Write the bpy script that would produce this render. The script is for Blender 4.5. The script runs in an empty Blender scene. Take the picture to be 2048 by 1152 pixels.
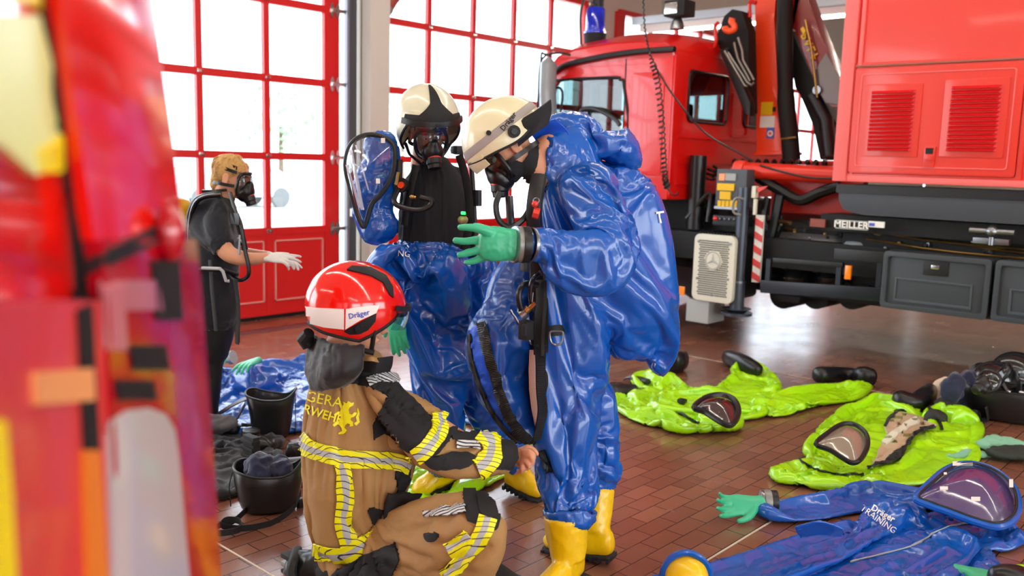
import bpy, bmesh, math, random
import numpy as np
from mathutils import Vector, Matrix, noise
from mathutils.bvhtree import BVHTree
from mathutils.geometry import tessellate_polygon
random.seed(7)
SC = bpy.context.scene
COL = SC.collection
# ------------------------------------------------------------------ camera
FPX, PITCH, ROLL, YAW, CAMH = 1780.0, math.atan(254/1780), math.atan(.0274), math.radians(42.1), 1.6
_fh = Vector((math.cos(YAW), math.sin(YAW), 0)); _rt = Vector((math.sin(YAW), -math.cos(YAW), 0)); _up = Vector((0, 0, 1))
_fw = _fh*math.cos(PITCH) - _up*math.sin(PITCH); _u0 = _fh*math.sin(PITCH) + _up*math.cos(PITCH)
_r = _rt*math.cos(ROLL) + _u0*math.sin(ROLL); _u = -_rt*math.sin(ROLL) + _u0*math.cos(ROLL)
CAM = Vector((0, 0, CAMH))
cd = bpy.data.cameras.new('camera'); cam = bpy.data.objects.new('camera', cd); COL.objects.link(cam)
cam.matrix_world = Matrix(((_r.x, _u.x, -_fw.x, 0), (_r.y, _u.y, -_fw.y, 0), (_r.z, _u.z, -_fw.z, CAMH), (0, 0, 0, 1)))
cd.sensor_width = 36; cd.lens = FPX*36/2048; cd.clip_start = .05; cd.clip_end = 300
cd.dof.use_dof = True; cd.dof.focus_distance = 3.6; cd.dof.aperture_fstop = 2.4
SC.camera = cam
# ------------------------------------------------------------------ light
SC.view_settings.view_transform = 'Standard'; SC.view_settings.look = 'None'; SC.view_settings.gamma = 1
SC.view_settings.exposure = 2.05
W = bpy.data.worlds.new('sky'); SC.world = W; W.use_nodes = True
_bg = W.node_tree.nodes['Background']; _bg.inputs[0].default_value = (.93, .97, 1, 1); _bg.inputs[1].default_value = 1.95

# pixel of the photograph -> world point
def ray(px, py): return _fw + _r*((px-1024)/FPX) - _u*((py-576)/FPX)
def G(px, py, z=0):
    d = ray(px, py); return CAM + d*((z-CAMH)/d.z)
def onX(px, py, X): d = ray(px, py); return CAM + d*(X/d.x)
def onY(px, py, Y): d = ray(px, py); return CAM + d*(Y/d.y)
def D(px, py, dep): d = ray(px, py); return CAM + d*(dep/d.dot(_fh))
def proj(p):
    v = Vector(p)-CAM; z = v.dot(_fw); return 1024+FPX*v.dot(_r)/z, 576-FPX*v.dot(_u)/z
def V(*a): return Vector(a)

# ------------------------------------------------------------------ materials
def lin(h):
    if not isinstance(h, str): return tuple(h)
    h = h.lstrip('#'); o = []
    for i in (0, 2, 4):
        c = int(h[i:i+2], 16)/255; o.append(c/12.92 if c <= .04045 else ((c+.055)/1.055)**2.4)
    return tuple(o)
MATS = {}
def mat(name, col='808080', rough=.5, metal=0, coat=0, bump=0, bscale=20, bkind='noise', emit=0, alpha=1, var=0, vscale=8, trans=0, spec=.5, sheen=0):
    if name in MATS: return MATS[name]
    m = bpy.data.materials.new(name); m.use_nodes = True; nt = m.node_tree; b = nt.nodes['Principled BSDF']
    c = lin(col)
    b.inputs['Base Color'].default_value = (*c, 1); b.inputs['Roughness'].default_value = rough; b.inputs['Metallic'].default_value = metal
    b.inputs['Coat Weight'].default_value = coat; b.inputs['Coat Roughness'].default_value = .08
    b.inputs['Specular IOR Level'].default_value = spec; b.inputs['Transmission Weight'].default_value = trans
    if sheen: b.inputs['Sheen Weight'].default_value = sheen
    if emit: b.inputs['Emission Color'].default_value = (*c, 1); b.inputs['Emission Strength'].default_value = emit
    tc = nt.nodes.new('ShaderNodeTexCoord')
    if bump:
        n = nt.nodes.new('ShaderNodeTexNoise'); n.inputs['Scale'].default_value = bscale; n.inputs['Detail'].default_value = 4
        if bkind == 'fold': n.noise_type = 'RIDGED_MULTIFRACTAL'; n.inputs['Detail'].default_value = 2; n.inputs['Distortion'].default_value = .6
        nt.links.new(tc.outputs['Object'], n.inputs['Vector'])
        bp = nt.nodes.new('ShaderNodeBump'); bp.inputs['Strength'].default_value = bump; bp.inputs['Distance'].default_value = .01
        nt.links.new(n.outputs[0], bp.inputs['Height']); nt.links.new(bp.outputs[0], b.inputs['Normal'])
    if var:
        n2 = nt.nodes.new('ShaderNodeTexNoise'); n2.inputs['Scale'].default_value = vscale; n2.inputs['Detail'].default_value = 5
        nt.links.new(tc.outputs['Object'], n2.inputs['Vector'])
        mx = nt.nodes.new('ShaderNodeMix'); mx.data_type = 'RGBA'; mx.inputs[6].default_value = (*[x*(1-var) for x in c], 1); mx.inputs[7].default_value = (*[min(1, x*(1+var)) for x in c], 1)
        nt.links.new(n2.outputs[0], mx.inputs[0]); nt.links.new(mx.outputs[2], b.inputs['Base Color'])
    MATS[name] = m; return m
def glass(name, col='ffffff', rough=.02, refl=.12, tint=.9):
    if name in MATS: return MATS[name]
    m = bpy.data.materials.new(name); m.use_nodes = True; nt = m.node_tree; nt.nodes.clear()
    o = nt.nodes.new('ShaderNodeOutputMaterial'); t = nt.nodes.new('ShaderNodeBsdfTransparent'); g = nt.nodes.new('ShaderNodeBsdfGlossy')
    c = lin(col); t.inputs[0].default_value = (*[x*tint for x in c], 1); g.inputs['Roughness'].default_value = rough
    f = nt.nodes.new('ShaderNodeFresnel'); f.inputs[0].default_value = 1.5
    a = nt.nodes.new('ShaderNodeMath'); a.operation = 'MULTIPLY_ADD'; a.inputs[1].default_value = 1.0; a.inputs[2].default_value = refl*.5
    ge = nt.nodes.new('ShaderNodeNewGeometry'); iv = nt.nodes.new('ShaderNodeMath'); iv.operation = 'SUBTRACT'; iv.inputs[0].default_value = 1; nt.links.new(ge.outputs['Backfacing'], iv.inputs[1])
    nt.links.new(f.outputs[0], a.inputs[0])
    a2 = nt.nodes.new('ShaderNodeMath'); a2.operation = 'MULTIPLY'; nt.links.new(a.outputs[0], a2.inputs[0]); nt.links.new(iv.outputs[0], a2.inputs[1]); a = a2
    mx = nt.nodes.new('ShaderNodeMixShader'); nt.links.new(a.outputs[0], mx.inputs[0]); nt.links.new(t.outputs[0], mx.inputs[1]); nt.links.new(g.outputs[0], mx.inputs[2])
    nt.links.new(mx.outputs[0], o.inputs[0]); MATS[name] = m; return m

M = dict(
    red=mat('red_paint', 'e0160c', .28, coat=.6), truckred=mat('truck_red_paint', 'dd0f0a', .3, coat=.5), boxred=mat('body_red_paint', 'e03426', .4, coat=.3),
    doorred=mat('door_red_lacquer', 'd41616', .4), pipered=mat('pipe_brown_red', '9c3a30', .45), orange=mat('crane_orange', 'ff4208', .35, coat=.3),
    black=mat('black_plastic', '151619', .4), rubber=mat('black_rubber', '101114', .33), matblack=mat('matt_black', '0e0f11', .7), dark=mat('dark_grey_metal', '26292d', .45, metal=.3),
    grey=mat('grey_plastic', '4a5056', .42), lgrey=mat('light_grey', 'a8aaa8', .5), chrome=mat('chrome', 'd8dadc', .15, metal=1), steel=mat('steel', '8d9196', .3, metal=1),
    brass=mat('brass', 'b08c50', .3, metal=1), white=mat('white_paint', 'f0eee8', .5), beige=mat('wall_beige', 'c9bfae', .8), cream=mat('cream_enamel', 'd8d4c2', .4),
    yellow=mat('yellow_label', 'f5c400', .5), amber=mat('amber_lens', 'ff8a00', .25, coat=.5), blueglass=mat('blue_lens', '0a2ad8', .12, coat=.8, trans=.3),
    glass=glass('window_glass', 'f4fbff', .02, .1, .97), cabglass=glass('cab_glass', 'd8e4e4', .02, .12, .8))

# ------------------------------------------------------------------ mesh builder
def base_of(o):
    while o.parent: o = o.parent
    return o.location.copy()
class MB:
    def __init__(s): s.v = []; s.f = []; s.mi = []; s.uv = {}
    def add(s, vs, fs, mi=0):
        o = len(s.v); s.v += [Vector(x) for x in vs]; s.f += [[i+o for i in f] for f in fs]; s.mi += [mi]*len(fs); return s
    def box(s, a, b, mi=0, M4=None):
        x0, y0, z0 = (min(a[i], b[i]) for i in range(3)); x1, y1, z1 = (max(a[i], b[i]) for i in range(3))
        vs = [Vector((x, y, z)) for z in (z0, z1) for y in (y0, y1) for x in (x0, x1)]
        if M4: vs = [M4 @ v for v in vs]
        return s.add(vs, [(0, 2, 3, 1), (4, 5, 7, 6), (0, 1, 5, 4), (2, 6, 7, 3), (0, 4, 6, 2), (1, 3, 7, 5)], mi)
    def bar(s, p0, p1, w, h, up=(0, 0, 1), mi=0):
        p0 = Vector(p0); p1 = Vector(p1); t = (p1-p0).normalized(); up = Vector(up)
        a = t.cross(up)
        if a.length < 1e-3: a = t.cross(Vector((1, 0, 0)))
        a.normalize(); b = a.cross(t); vs = []
        for p in (p0, p1):
            for (i, j) in ((-1, -1), (1, -1), (1, 1), (-1, 1)): vs.append(p + a*(w/2*i) + b*(h/2*j))
        return s.add(vs, [(0, 1, 2, 3), (7, 6, 5, 4), (0, 4, 5, 1), (1, 5, 6, 2), (2, 6, 7, 3), (3, 7, 4, 0)], mi)
    def rings(s, R, cap=True, mi=0, closed=False):
        n = len(R[0]); vs = [p for r in R for p in r]; fs = []; L = len(R)
        for i in range(L if closed else L-1):
            for j in range(n): a = i*n+j; b = i*n+(j+1) % n; c = ((i+1) % L)*n+(j+1) % n; d = ((i+1) % L)*n+j; fs.append((a, d, c, b))
        if cap and not closed: fs.append(tuple(range(n))); fs.append(tuple(range((L-1)*n, L*n))[::-1])
        return s.add(vs, fs, mi)
    def tube(s, pts, r, n=10, mi=0, flat=1, up=None, closed=False):
        pts = [Vector(p) for p in pts]; R = []; L = len(pts); prev = None
        rs = r if isinstance(r, (list, tuple)) else [r]*L
        for i, p in enumerate(pts):
            if closed: t = pts[(i+1) % L]-pts[i-1]
            else: t = pts[min(i+1, L-1)]-pts[max(i-1, 0)]
            t.normalize()
            if up is not None: b = Vector(up); a = t.cross(b)
            else:
                b = prev if prev is not None else (Vector((0, 0, 1)) if abs(t.z) < .9 else Vector((1, 0, 0))); a = t.cross(b)
            if a.length < 1e-6: a = t.cross(Vector((.3, .9, .1)))
            a.normalize(); b = a.cross(t); prev = b
            R.append([p + a*(rs[i]*math.cos(q)) + b*(rs[i]*flat*math.sin(q)) for q in [2*math.pi*k/n for k in range(n)]])
        return s.rings(R, True, mi, closed)
    def cyl(s, p0, p1, r, r1=None, n=20, mi=0): return s.tube([p0, p1], [r, r if r1 is None else r1], n, mi)
    def lathe(s, p, axis, prof, n=28, mi=0):
        p = Vector(p); t = Vector(axis).normalized(); a = t.orthogonal().normalized(); b = t.cross(a)
        return s.rings([[p + t*h + (a*math.cos(q) + b*math.sin(q))*max(r, 1e-4) for q in [2*math.pi*k/n for k in range(n)]] for (h, r) in prof], True, mi)
    def ball(s, c, rx, ry=None, rz=None, M3=None, n=16, mi=0):
        ry = ry or rx; rz = rz or rx; c = Vector(c); R = []
        for i in range(n//2+1):
            ph = -math.pi/2+math.pi*i/(n//2); cp = max(math.cos(ph), 1e-3)
            ring = [Vector((rx*cp*math.cos(q), ry*cp*math.sin(q), rz*math.sin(ph))) for q in [2*math.pi*k/n for k in range(n)]]
            R.append([c + (M3 @ v if M3 else v) for v in ring])
        return s.rings(R, True, mi)
    def plate(s, outer, holes, fn, d, mi=0):
        loops = [outer]+list(holes); flat = [p for l in loops for p in l]
        tr = tessellate_polygon([[Vector((p[0], p[1], 0)) for p in l] for l in loops]); n = len(flat); d = Vector(d)
        vs = [fn(*p) for p in flat]; vs = [Vector(v) for v in vs]; vs += [v+d for v in vs]
        fs = [tuple(t) for t in tr] + [tuple(n+i for i in t[::-1]) for t in tr]; o = 0
        for l in loops:
            for i in range(len(l)): j = (i+1) % len(l); fs.append((o+i, o+j, n+o+j, n+o+i))
            o += len(l)
        return s.add(vs, fs, mi)
    def sheet(s, g, th, mi=0):
        nr = len(g); nc = len(g[0]); fl = [Vector(p) for r in g for p in r]; nor = []
        for i in range(nr):
            for j in range(nc):
                a = g[min(i+1, nr-1)][j]-g[max(i-1, 0)][j]; b = g[i][min(j+1, nc-1)]-g[i][max(j-1, 0)]; q = a.cross(b)
                nor.append(q.normalized() if q.length > 1e-9 else Vector((0, 0, 1)))
        N = nr*nc; vs = [p+n*(th/2) for p, n in zip(fl, nor)] + [p-n*(th/2) for p, n in zip(fl, nor)]; fs = []
        for i in range(nr-1):
            for j in range(nc-1): a = i*nc+j; fs += [(a, a+1, a+nc+1, a+nc), (N+a, N+a+nc, N+a+nc+1, N+a+1)]
        for j in range(nc-1): fs += [(j, N+j, N+j+1, j+1), ((nr-1)*nc+j, (nr-1)*nc+j+1, N+(nr-1)*nc+j+1, N+(nr-1)*nc+j)]
        for i in range(nr-1): fs += [(i*nc, (i+1)*nc, N+(i+1)*nc, N+i*nc), (i*nc+nc-1, N+i*nc+nc-1, N+(i+1)*nc+nc-1, (i+1)*nc+nc-1)]
        o = len(s.v); u0 = len(s.f); s.add(vs, fs, mi)
        for k in range(N): i, j = divmod(k, nc); s.uv[o+k] = s.uv[o+N+k] = (i/(nr-1), j/(nc-1))
        return s
    def build(s, name, m, parent=None, smooth=35, bevel=0, loc=None, kind=None):
        me = bpy.data.meshes.new(name)
        b0 = base_of(parent) if parent is not None else (Vector(loc) if loc is not None else Vector((0, 0, 0)))
        me.from_pydata([tuple(v-b0) for v in s.v], [], s.f); ms = m if isinstance(m, (list, tuple)) else [m]
        for x in ms: me.materials.append(M[x] if isinstance(x, str) else x)
        if len(ms) > 1: me.polygons.foreach_set('material_index', s.mi)
        if s.uv:
            ul = me.uv_layers.new(name='UVMap')
            for l in me.loops: ul.data[l.index].uv = s.uv.get(l.vertex_index, (0, 0))
        bm = bmesh.new(); bm.from_mesh(me)
        bmesh.ops.recalc_face_normals(bm, faces=bm.faces)
        if bevel:
            es = [e for e in bm.edges if len(e.link_faces) == 2 and e.calc_face_angle(0) > .6]
            bmesh.ops.bevel(bm, geom=es, offset=bevel, segments=2, affect='EDGES', profile=.7, clamp_overlap=True)
        bm.to_mesh(me); bm.free()
        if smooth: me.polygons.foreach_set('use_smooth', [True]*len(me.polygons)); me.set_sharp_from_angle(angle=math.radians(smooth))
        o = bpy.data.objects.new(name, me); COL.objects.link(o)
        if parent is not None: o.parent = parent
        else: o.location = b0
        if kind: o['kind'] = kind
        return o
def tag(o, label, cat, group=None, kind=None):
    o['label'] = label; o['category'] = cat
    if group: o['group'] = group
    if kind: o['kind'] = kind
    return o
def thing(name, label, cat, loc, group=None):
    o = bpy.data.objects.new(name, None); COL.objects.link(o); o.location = loc; o.empty_display_size = .1
    return tag(o, label, cat, group)
def crom(P, n):
    """Catmull-Rom resample of a point list, n steps per span"""
    P = [Vector(p) for p in P]; out = []; L = len(P)
    for i in range(L-1):
        p0 = P[i-1] if i > 0 else P[0]*2-P[1]; p1 = P[i]; p2 = P[i+1]; p3 = P[i+2] if i+2 < L else P[-1]*2-P[-2]
        for k in range(n):
            t = k/n; out.append(.5*((2*p1) + (p2-p0)*t + (2*p0-5*p1+4*p2-p3)*t*t + (3*p1-p0-3*p2+p3)*t**3))
    out.append(P[-1].copy()); return out
def cromc(P, n):
    P = [Vector(p) for p in P]; L = len(P); out = []
    for i in range(L):
        p0, p1, p2, p3 = P[i-1], P[i], P[(i+1) % L], P[(i+2) % L]
        for k in range(n):
            t = k/n; out.append(.5*((2*p1) + (p2-p0)*t + (2*p0-5*p1+4*p2-p3)*t*t + (3*p1-p0-3*p2+p3)*t**3))
    return out
def grid(rows, n=6, m=6):
    rr = [crom(r, m) for r in rows]; cols = [crom([r[j] for r in rr], n) for j in range(len(rr[0]))]
    return [[cols[j][i] for j in range(len(cols))] for i in range(len(cols[0]))]
def text(name, s, M4, size, m, parent, ext=.002, shear=0, bold=False):
    """lettering as a mesh, laid with the matrix M4 (x right, y up)"""
    c = bpy.data.curves.new(name, 'FONT'); c.body = s; c.size = size; c.extrude = ext; c.align_x = 'CENTER'; c.align_y = 'CENTER'; c.shear = shear; c.resolution_u = 3
    if bold: c.offset = size*.02
    t = bpy.data.objects.new('t', c); COL.objects.link(t); dg = bpy.context.evaluated_depsgraph_get()
    me = bpy.data.meshes.new_from_object(t.evaluated_get(dg)); bpy.data.objects.remove(t)
    me.transform(M4)
    if parent is not None: me.transform(Matrix.Translation(-base_of(parent)))
    me.materials.clear(); me.materials.append(m if not isinstance(m, str) else M[m])
    o = bpy.data.objects.new(name, me); COL.objects.link(o); o.parent = parent; return o
def frame(o, x, y):
    """matrix with x and y axes, z = x cross y"""
    x = Vector(x).normalized(); z = x.cross(Vector(y)).normalized(); y = z.cross(x)
    return Matrix(((x.x, y.x, z.x, o[0]), (x.y, y.y, z.y, o[1]), (x.z, y.z, z.z, o[2]), (0, 0, 0, 1)))
def lab(o, s): o['label'] = s; return o

# ------------------------------------------------------------------ the hall
YW = 7.6
def floor_mat():
    m = bpy.data.materials.new('floor_tiles'); m.use_nodes = True; nt = m.node_tree; b = nt.nodes['Principled BSDF']
    tc = nt.nodes.new('ShaderNodeTexCoord'); br = nt.nodes.new('ShaderNodeTexBrick'); br.inputs['Scale'].default_value = 1
    br.inputs['Brick Width'].default_value = TILE_L; br.inputs['Row Height'].default_value = TILE_W; br.inputs['Mortar Size'].default_value = .0028; br.inputs['Mortar Smooth'].default_value = .1
    br.offset = .5; br.inputs['Bias'].default_value = 0
    br.inputs['Color1'].default_value = (*lin('8e5e48'), 1); br.inputs['Color2'].default_value = (*lin('784a39'), 1); br.inputs['Mortar'].default_value = (*lin('3a2018'), 1)
    nt.links.new(tc.outputs['Object'], br.inputs['Vector'])
    n = nt.nodes.new('ShaderNodeTexNoise'); n.inputs['Scale'].default_value = 1.3; n.inputs['Detail'].default_value = 8; nt.links.new(tc.outputs['Object'], n.inputs['Vector'])
    hs = nt.nodes.new('ShaderNodeHueSaturation'); mr = nt.nodes.new('ShaderNodeMapRange'); mr.inputs[3].default_value = .72; mr.inputs[4].default_value = 1.3
    nt.links.new(n.outputs[0], mr.inputs[0]); nt.links.new(mr.outputs[0], hs.inputs['Value']); nt.links.new(br.outputs[0], hs.inputs['Color']); nt.links.new(hs.outputs[0], b.inputs['Base Color'])
    n3 = nt.nodes.new('ShaderNodeTexNoise'); n3.inputs['Scale'].default_value = 3; n3.inputs['Detail'].default_value = 6; nt.links.new(tc.outputs['Object'], n3.inputs['Vector'])
    r = nt.nodes.new('ShaderNodeMapRange'); r.inputs[3].default_value = .14; r.inputs[4].default_value = .34; nt.links.new(n3.outputs[0], r.inputs[0]); nt.links.new(r.outputs[0], b.inputs['Roughness'])
    n2 = nt.nodes.new('ShaderNodeTexNoise'); n2.inputs['Scale'].default_value = 60; nt.links.new(tc.outputs['Object'], n2.inputs['Vector'])
    bp = nt.nodes.new('ShaderNodeBump'); bp.inputs['Strength'].default_value = .12; bp.inputs['Distance'].default_value = .004; nt.links.new(n2.outputs[0], bp.inputs['Height'])
    bp2 = nt.nodes.new('ShaderNodeBump'); bp2.inputs['Strength'].default_value = .5; bp2.inputs['Distance'].default_value = .002; bp2.invert = True
    nt.links.new(br.outputs['Fac'], bp2.inputs['Height']); nt.links.new(bp.outputs[0], bp2.inputs['Normal']); nt.links.new(bp2.outputs[0], b.inputs['Normal'])
    b.inputs['Specular IOR Level'].default_value = .75
    return m
TILE_L, TILE_W = .198, .0951
MB().box((-9, -9, -.2), (24, YW+.1, 0)).build('floor', floor_mat(), smooth=0, kind='structure')
f = MB(); jx = G(485, 1116).x; jy = G(1488, 1076).y; jx2 = G(1690, 771).x
f.box((jx-.004, -9, 0), (jx+.004, YW-.6, .0012)); f.box((-9, jy-.005, 0), (24, jy+.005, .0012)); f.box((jx2-.005, -9, 0), (jx2+.005, 6, .0012))
f.build('trim_1', mat('joint_mortar', 'c8b8a4', .8), smooth=0, kind='structure')
f = MB(); f.box((-9, YW-.62, 0), (24, YW-.56, .004)); f.box((-9, YW-.52, 0), (24, YW-.46, .004)); f.build('trim_2', 'steel', smooth=0, kind='structure')
MB().box((-60, YW+.1, -.25), (90, 90, -.05)).build('ground', mat('pavement', 'c9c9c5', .8, var=.1), smooth=0, kind='structure')
# door wall: lintel, pillars
DZ = 3.72
w = MB(); w.box((-9, YW+.02, DZ), (24, YW+.34, 5.2))
for x0, x1 in ((-.9, -.35), (5.86, 6.14), (9.94, 10.5), (14.3, 14.9), (18.7, 24)): w.box((x0, YW+.02, 0), (x1, YW+.34, DZ))
w.box((-9, YW+.02, 0), (-5, YW+.34, DZ)); w.build('wall_front', mat('wall_plaster', 'd9d4ca', .85, bump=.1, bscale=60), smooth=0, kind='structure')
MB().box((5.87, YW-.28, 0), (6.12, YW+.02, 5.2)).build('trim_3', mat('pillar_paint', 'cfcac0', .7), smooth=0, kind='structure')
MB().box((-9.2, -9, 0), (-9, YW, 5.2)).build('wall_left', 'beige', smooth=0, kind='structure')
b = MB()
b.plate([(-9, 0), (24, 0), (24, 5.2), (-9, 5.2)], [[(x, .86), (x+4.6, .86), (x+4.6, 3.75), (x, 3.75)] for x in (-7.5, -2, 3.5)], lambda x, z: (x, -9.1, z), (0, -.2, 0)); b.build('wall_back', 'beige', smooth=0, kind='structure')  # unseen wall, added with few openings to cut the hall's ambient light
MB().box((24, -9, 0), (24.2, YW, 5.2)).build('wall_right', 'beige', smooth=0, kind='structure')
MB().box((-9, -9, 5.2), (24, YW+.3, 5.4)).build('ceiling', mat('ceiling_paint', 'cdc7bb', .9), smooth=0, kind='structure')
b = MB()
for x in (1.2, 5.99, 10.2, 14.6, 19): b.box((x-.14, -9, 4.75), (x+.14, YW, 5.2))
b.build('trim_4', 'beige', smooth=0, kind='structure')
PW = .70
def door(n, xr, zs, ncol, pw, frame_r=.12, hang=True):
    """sectional door; xr = right edge of glazed field, columns run to the left"""
    root = MB(); x0 = xr-ncol*pw; zt = zs[-1]
    root.box((xr+.03, YW-.05, 0), (xr+.03+frame_r, YW, zt)); root.box((x0-.15, YW-.05, 0), (x0-.03, YW, zt))
    for z in zs: root.box((x0-.1, YW-.055, z-.035), (xr+.06, YW, z+.035))
    for k in range(ncol+1): root.box((x0+k*pw-.03, YW-.05, 0), (x0+k*pw+.03, YW, zt))
    root.box((x0-.1, YW-.045, .03), (xr+.06, YW-.01, zs[0])); root.box((x0-.1, YW-.06, .0), (xr+.1, YW, .05))
    o = root.build('door_%d' % n, 'doorred', smooth=0, kind='structure', loc=(xr, YW, 0))
    g = MB(); g.box((x0, YW-.03, zs[0]), (xr, YW-.024, zt)); g.build('pane', 'glass', o, smooth=0)
    p = MB()
    for k in range(ncol):
        a, b_ = x0+k*pw+.06, x0+(k+1)*pw-.06
        for z0, z1 in ((.17, zs[0]-.09),):
            for s_ in ((a, z0, b_, z0+.012), (a, z1-.012, b_, z1), (a, z0, a+.012, z1), (b_-.012, z0, b_, z1)): p.box((s_[0], YW-.062, s_[1]), (s_[2], YW-.045, s_[3]))
    p.build('panel_moulding', mat('moulding_pink', 'e8a09a', .5), o, smooth=0)
    se = MB(); se.box((x0-.1, YW-.052, .0), (xr+.1, YW-.062, .035)); se.build('rubber_seal', 'rubber', o, smooth=0)
    for z in zs:
        h = MB(); cx = xr+.09
        for q in (-.034, .034):
            h.plate([(cx+q+.024*math.cos(t)*1, z+.075*math.sin(t)) for t in [2*math.pi*k/14 for k in range(14)]], [], lambda a, c: (a, YW-.056, c), (0, -.008, 0))
        h.box((cx-.045, YW-.085, z-.018), (cx+.12, YW-.064, z+.004)); h.cyl((cx-.04, YW-.075, z+.01), (cx+.13, YW-.075, z+.01), .009, n=8)
        h.build('hinge', 'chrome', o)
        for k in range(1, ncol):
            q = MB(); q.box((x0+k*pw-.03, YW-.07, z-.012), (x0+k*pw+.03, YW-.055, z+.02)); q.build('hinge', 'chrome', o, bevel=.004)
    return o
ZS = [.86, 1.585, 2.32, 3.04, 3.70]
door(1, 5.50, ZS, 8, PW*.985); door(2, 9.68, ZS, 5, PW); door(3, 14.05, ZS, 5, PW); door(4, 18.45, ZS, 5, PW)
for n, x in ((5, 5.76), (6, 6.17), (7, 9.9)):
    t = MB(); t.box((x-.02, YW-.13, 0), (x+.05, YW-.01, 3.9)); t.box((x-.05, YW-.14, 0), (x-.03, YW-.1, 3.9)); t.build('trim_%d' % n, mat('guide_rail', '5b6068', .35, metal=.6), smooth=0, kind='structure')
# downpipe beside door 2
pp = [onY(775, 340, YW-.2).xy, 0]; px_ = onY(763, 300, YW-.2).x
root = MB(); pts = [V(px_, YW-.2, .12), V(px_, YW-.2, 2.98)] + [V(px_+.0+.03, YW-.2, 3.06), V(px_+.2, YW-.2, 3.3), V(px_+.23, YW-.2, 3.42), V(px_+.23, YW-.2, 5.2)]
root.tube(pts, .055, 16); dp = tag(root.build('downpipe', 'pipered', loc=(px_, YW-.2, 0)), 'brown-red downpipe with a bend between the two glazed doors', 'pipe')
for a, b_ in ((V(px_, YW-.2, 2.93), V(0, 0, 1)), (V(px_, YW-.2, 2.62), V(0, 0, .7)), (V(px_+.06, YW-.2, 3.11), V(.65, 0, .75)), (V(px_+.17, YW-.2, 3.26), V(.65, 0, .75)), (V(px_, YW-.2, .9), V(0, 0, .7))):
    q = MB(); b_.normalize(); q.cyl(a-b_*.025, a+b_*.025, .063); q.build('pipe_collar', 'steel', dp)
q = MB()
for z in (1.2, 2.62): q.box((px_-.15, YW-.215, z-.01), (px_, YW-.185, z+.01))
q.build('bracket', 'steel', dp)
c = MB(); cx = onY(722, 300, YW-.29).x; c.tube([(cx, YW-.29, .1), (cx, YW-.29, 5.0)], .008, 8); tag(c.build('conduit', mat('conduit_brown', '5a4a3a', .5), loc=(cx, YW-.29, .1)), 'thin dark conduit running up the pale pillar', 'conduit')
c = MB(); q = onY(710, 425, YW-.29); c.box((q.x-.05, YW-.3, q.z-.04), (q.x+.05, YW-.27, q.z+.04)); tag(c.build('light_switch', 'white', bevel=.005, loc=q), 'white switch box low on the pale pillar', 'switch')
# lamp rails hung under the ceiling, parallel to the trucks
def rail(x, z, y0, y1, label):
    t = thing('light_rail', label, 'lamp', (x, y0, z), None)
    q = MB(); q.box((x-.12, y0, z), (x+.12, y1, z+.03)); q.box((x-.12, y0, z+.03), (x-.1, y1, z+.1)); q.box((x+.1, y0, z+.03), (x+.12, y1, z+.1)); q.build('cable_tray', mat('galvanised', 'b9c0c4', .4, metal=.7), t, smooth=0)
    q = MB(); q.box((x-.07, y0+.1, z-.09), (x+.07, y1-.1, z)); q.build('lamp_housing', 'white', t, bevel=.01)
    for y in np.arange(y0+.2, y1-.5, 1.5):
        q = MB(); q.box((x-.045, y, z-.115), (x+.045, min(y+1.3, y1-.15), z-.092)); q.build('lamp_tube', mat('tube_light', 'fff4e4', .5, emit=9), t, bevel=.004)
    for y in (y0+.4, (y0+y1)/2, y1-.4):
        q = MB(); q.cyl((x, y, z+.02), (x, y, 5.2), .008, n=8); q.build('hanger', 'steel', t)
rail(10.35, 3.46, 2, 7.2, 'galvanised cable tray with lamp hanging behind the red cab roof')
rail(18.0, 3.9, 1, 7.2, 'distant cable tray with lamp seen right of the crane')
for i, (x, l) in enumerate(((1.5, 'nearest ceiling lamp row above the people'), (-3, 'ceiling lamp row at the left of the hall'), (5.4, 'ceiling lamp row between door one and the truck'))):
    rail(x, 4.55, -7, 6.5, l)
# trees and hedge outside
def blobtree(p, r, h, label):
    t = thing('tree', label, 'tree', (p[0], p[1], -.05)); q = MB(); q.tube([(p[0], p[1], -.05), (p[0], p[1], h*.6)], [.15, .09], 8); q.build('trunk', mat('bark', '6a5a4a', .9), t)
    me = MB(); rnd = random.Random(int(p[0]*10))
    for k in range(260):
        a = rnd.random()*6.28; e = math.asin(rnd.uniform(-1, 1)); rr = r*(.5+.55*rnd.random()); c = V(p[0]+rr*math.cos(a)*math.cos(e), p[1]+rr*math.sin(a)*math.cos(e), h*.72+rr*.8*math.sin(e))
        for _ in range(3):
            d = V(rnd.uniform(-1, 1), rnd.uniform(-1, 1), rnd.uniform(-1, 1)).normalized(); s_ = d.orthogonal().normalized(); L = .35
            c2 = c + V(rnd.uniform(-.3, .3), rnd.uniform(-.3, .3), rnd.uniform(-.3, .3)); me.add([c2-d*L*.5, c2+s_*L*.25, c2+d*L*.5, c2-s_*L*.25], [(0, 1, 2, 3)])
    me.build('foliage', mat('leaves', '8fae86', .7), t, smooth=0)
for i, (x, y, r, h, l) in enumerate(((6, 30, 2.2, 5, 'leafy tree outside the left door, left of the woman'), (14, 34, 2.6, 6, 'leafy tree outside behind the woman wearing gloves'), (21, 32, 2, 4.6, 'leafy tree outside seen through the right door'), (31, 36, 3, 6, 'leafy tree outside beyond the red cab'))): blobtree((x, y), r, h, l)
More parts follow.
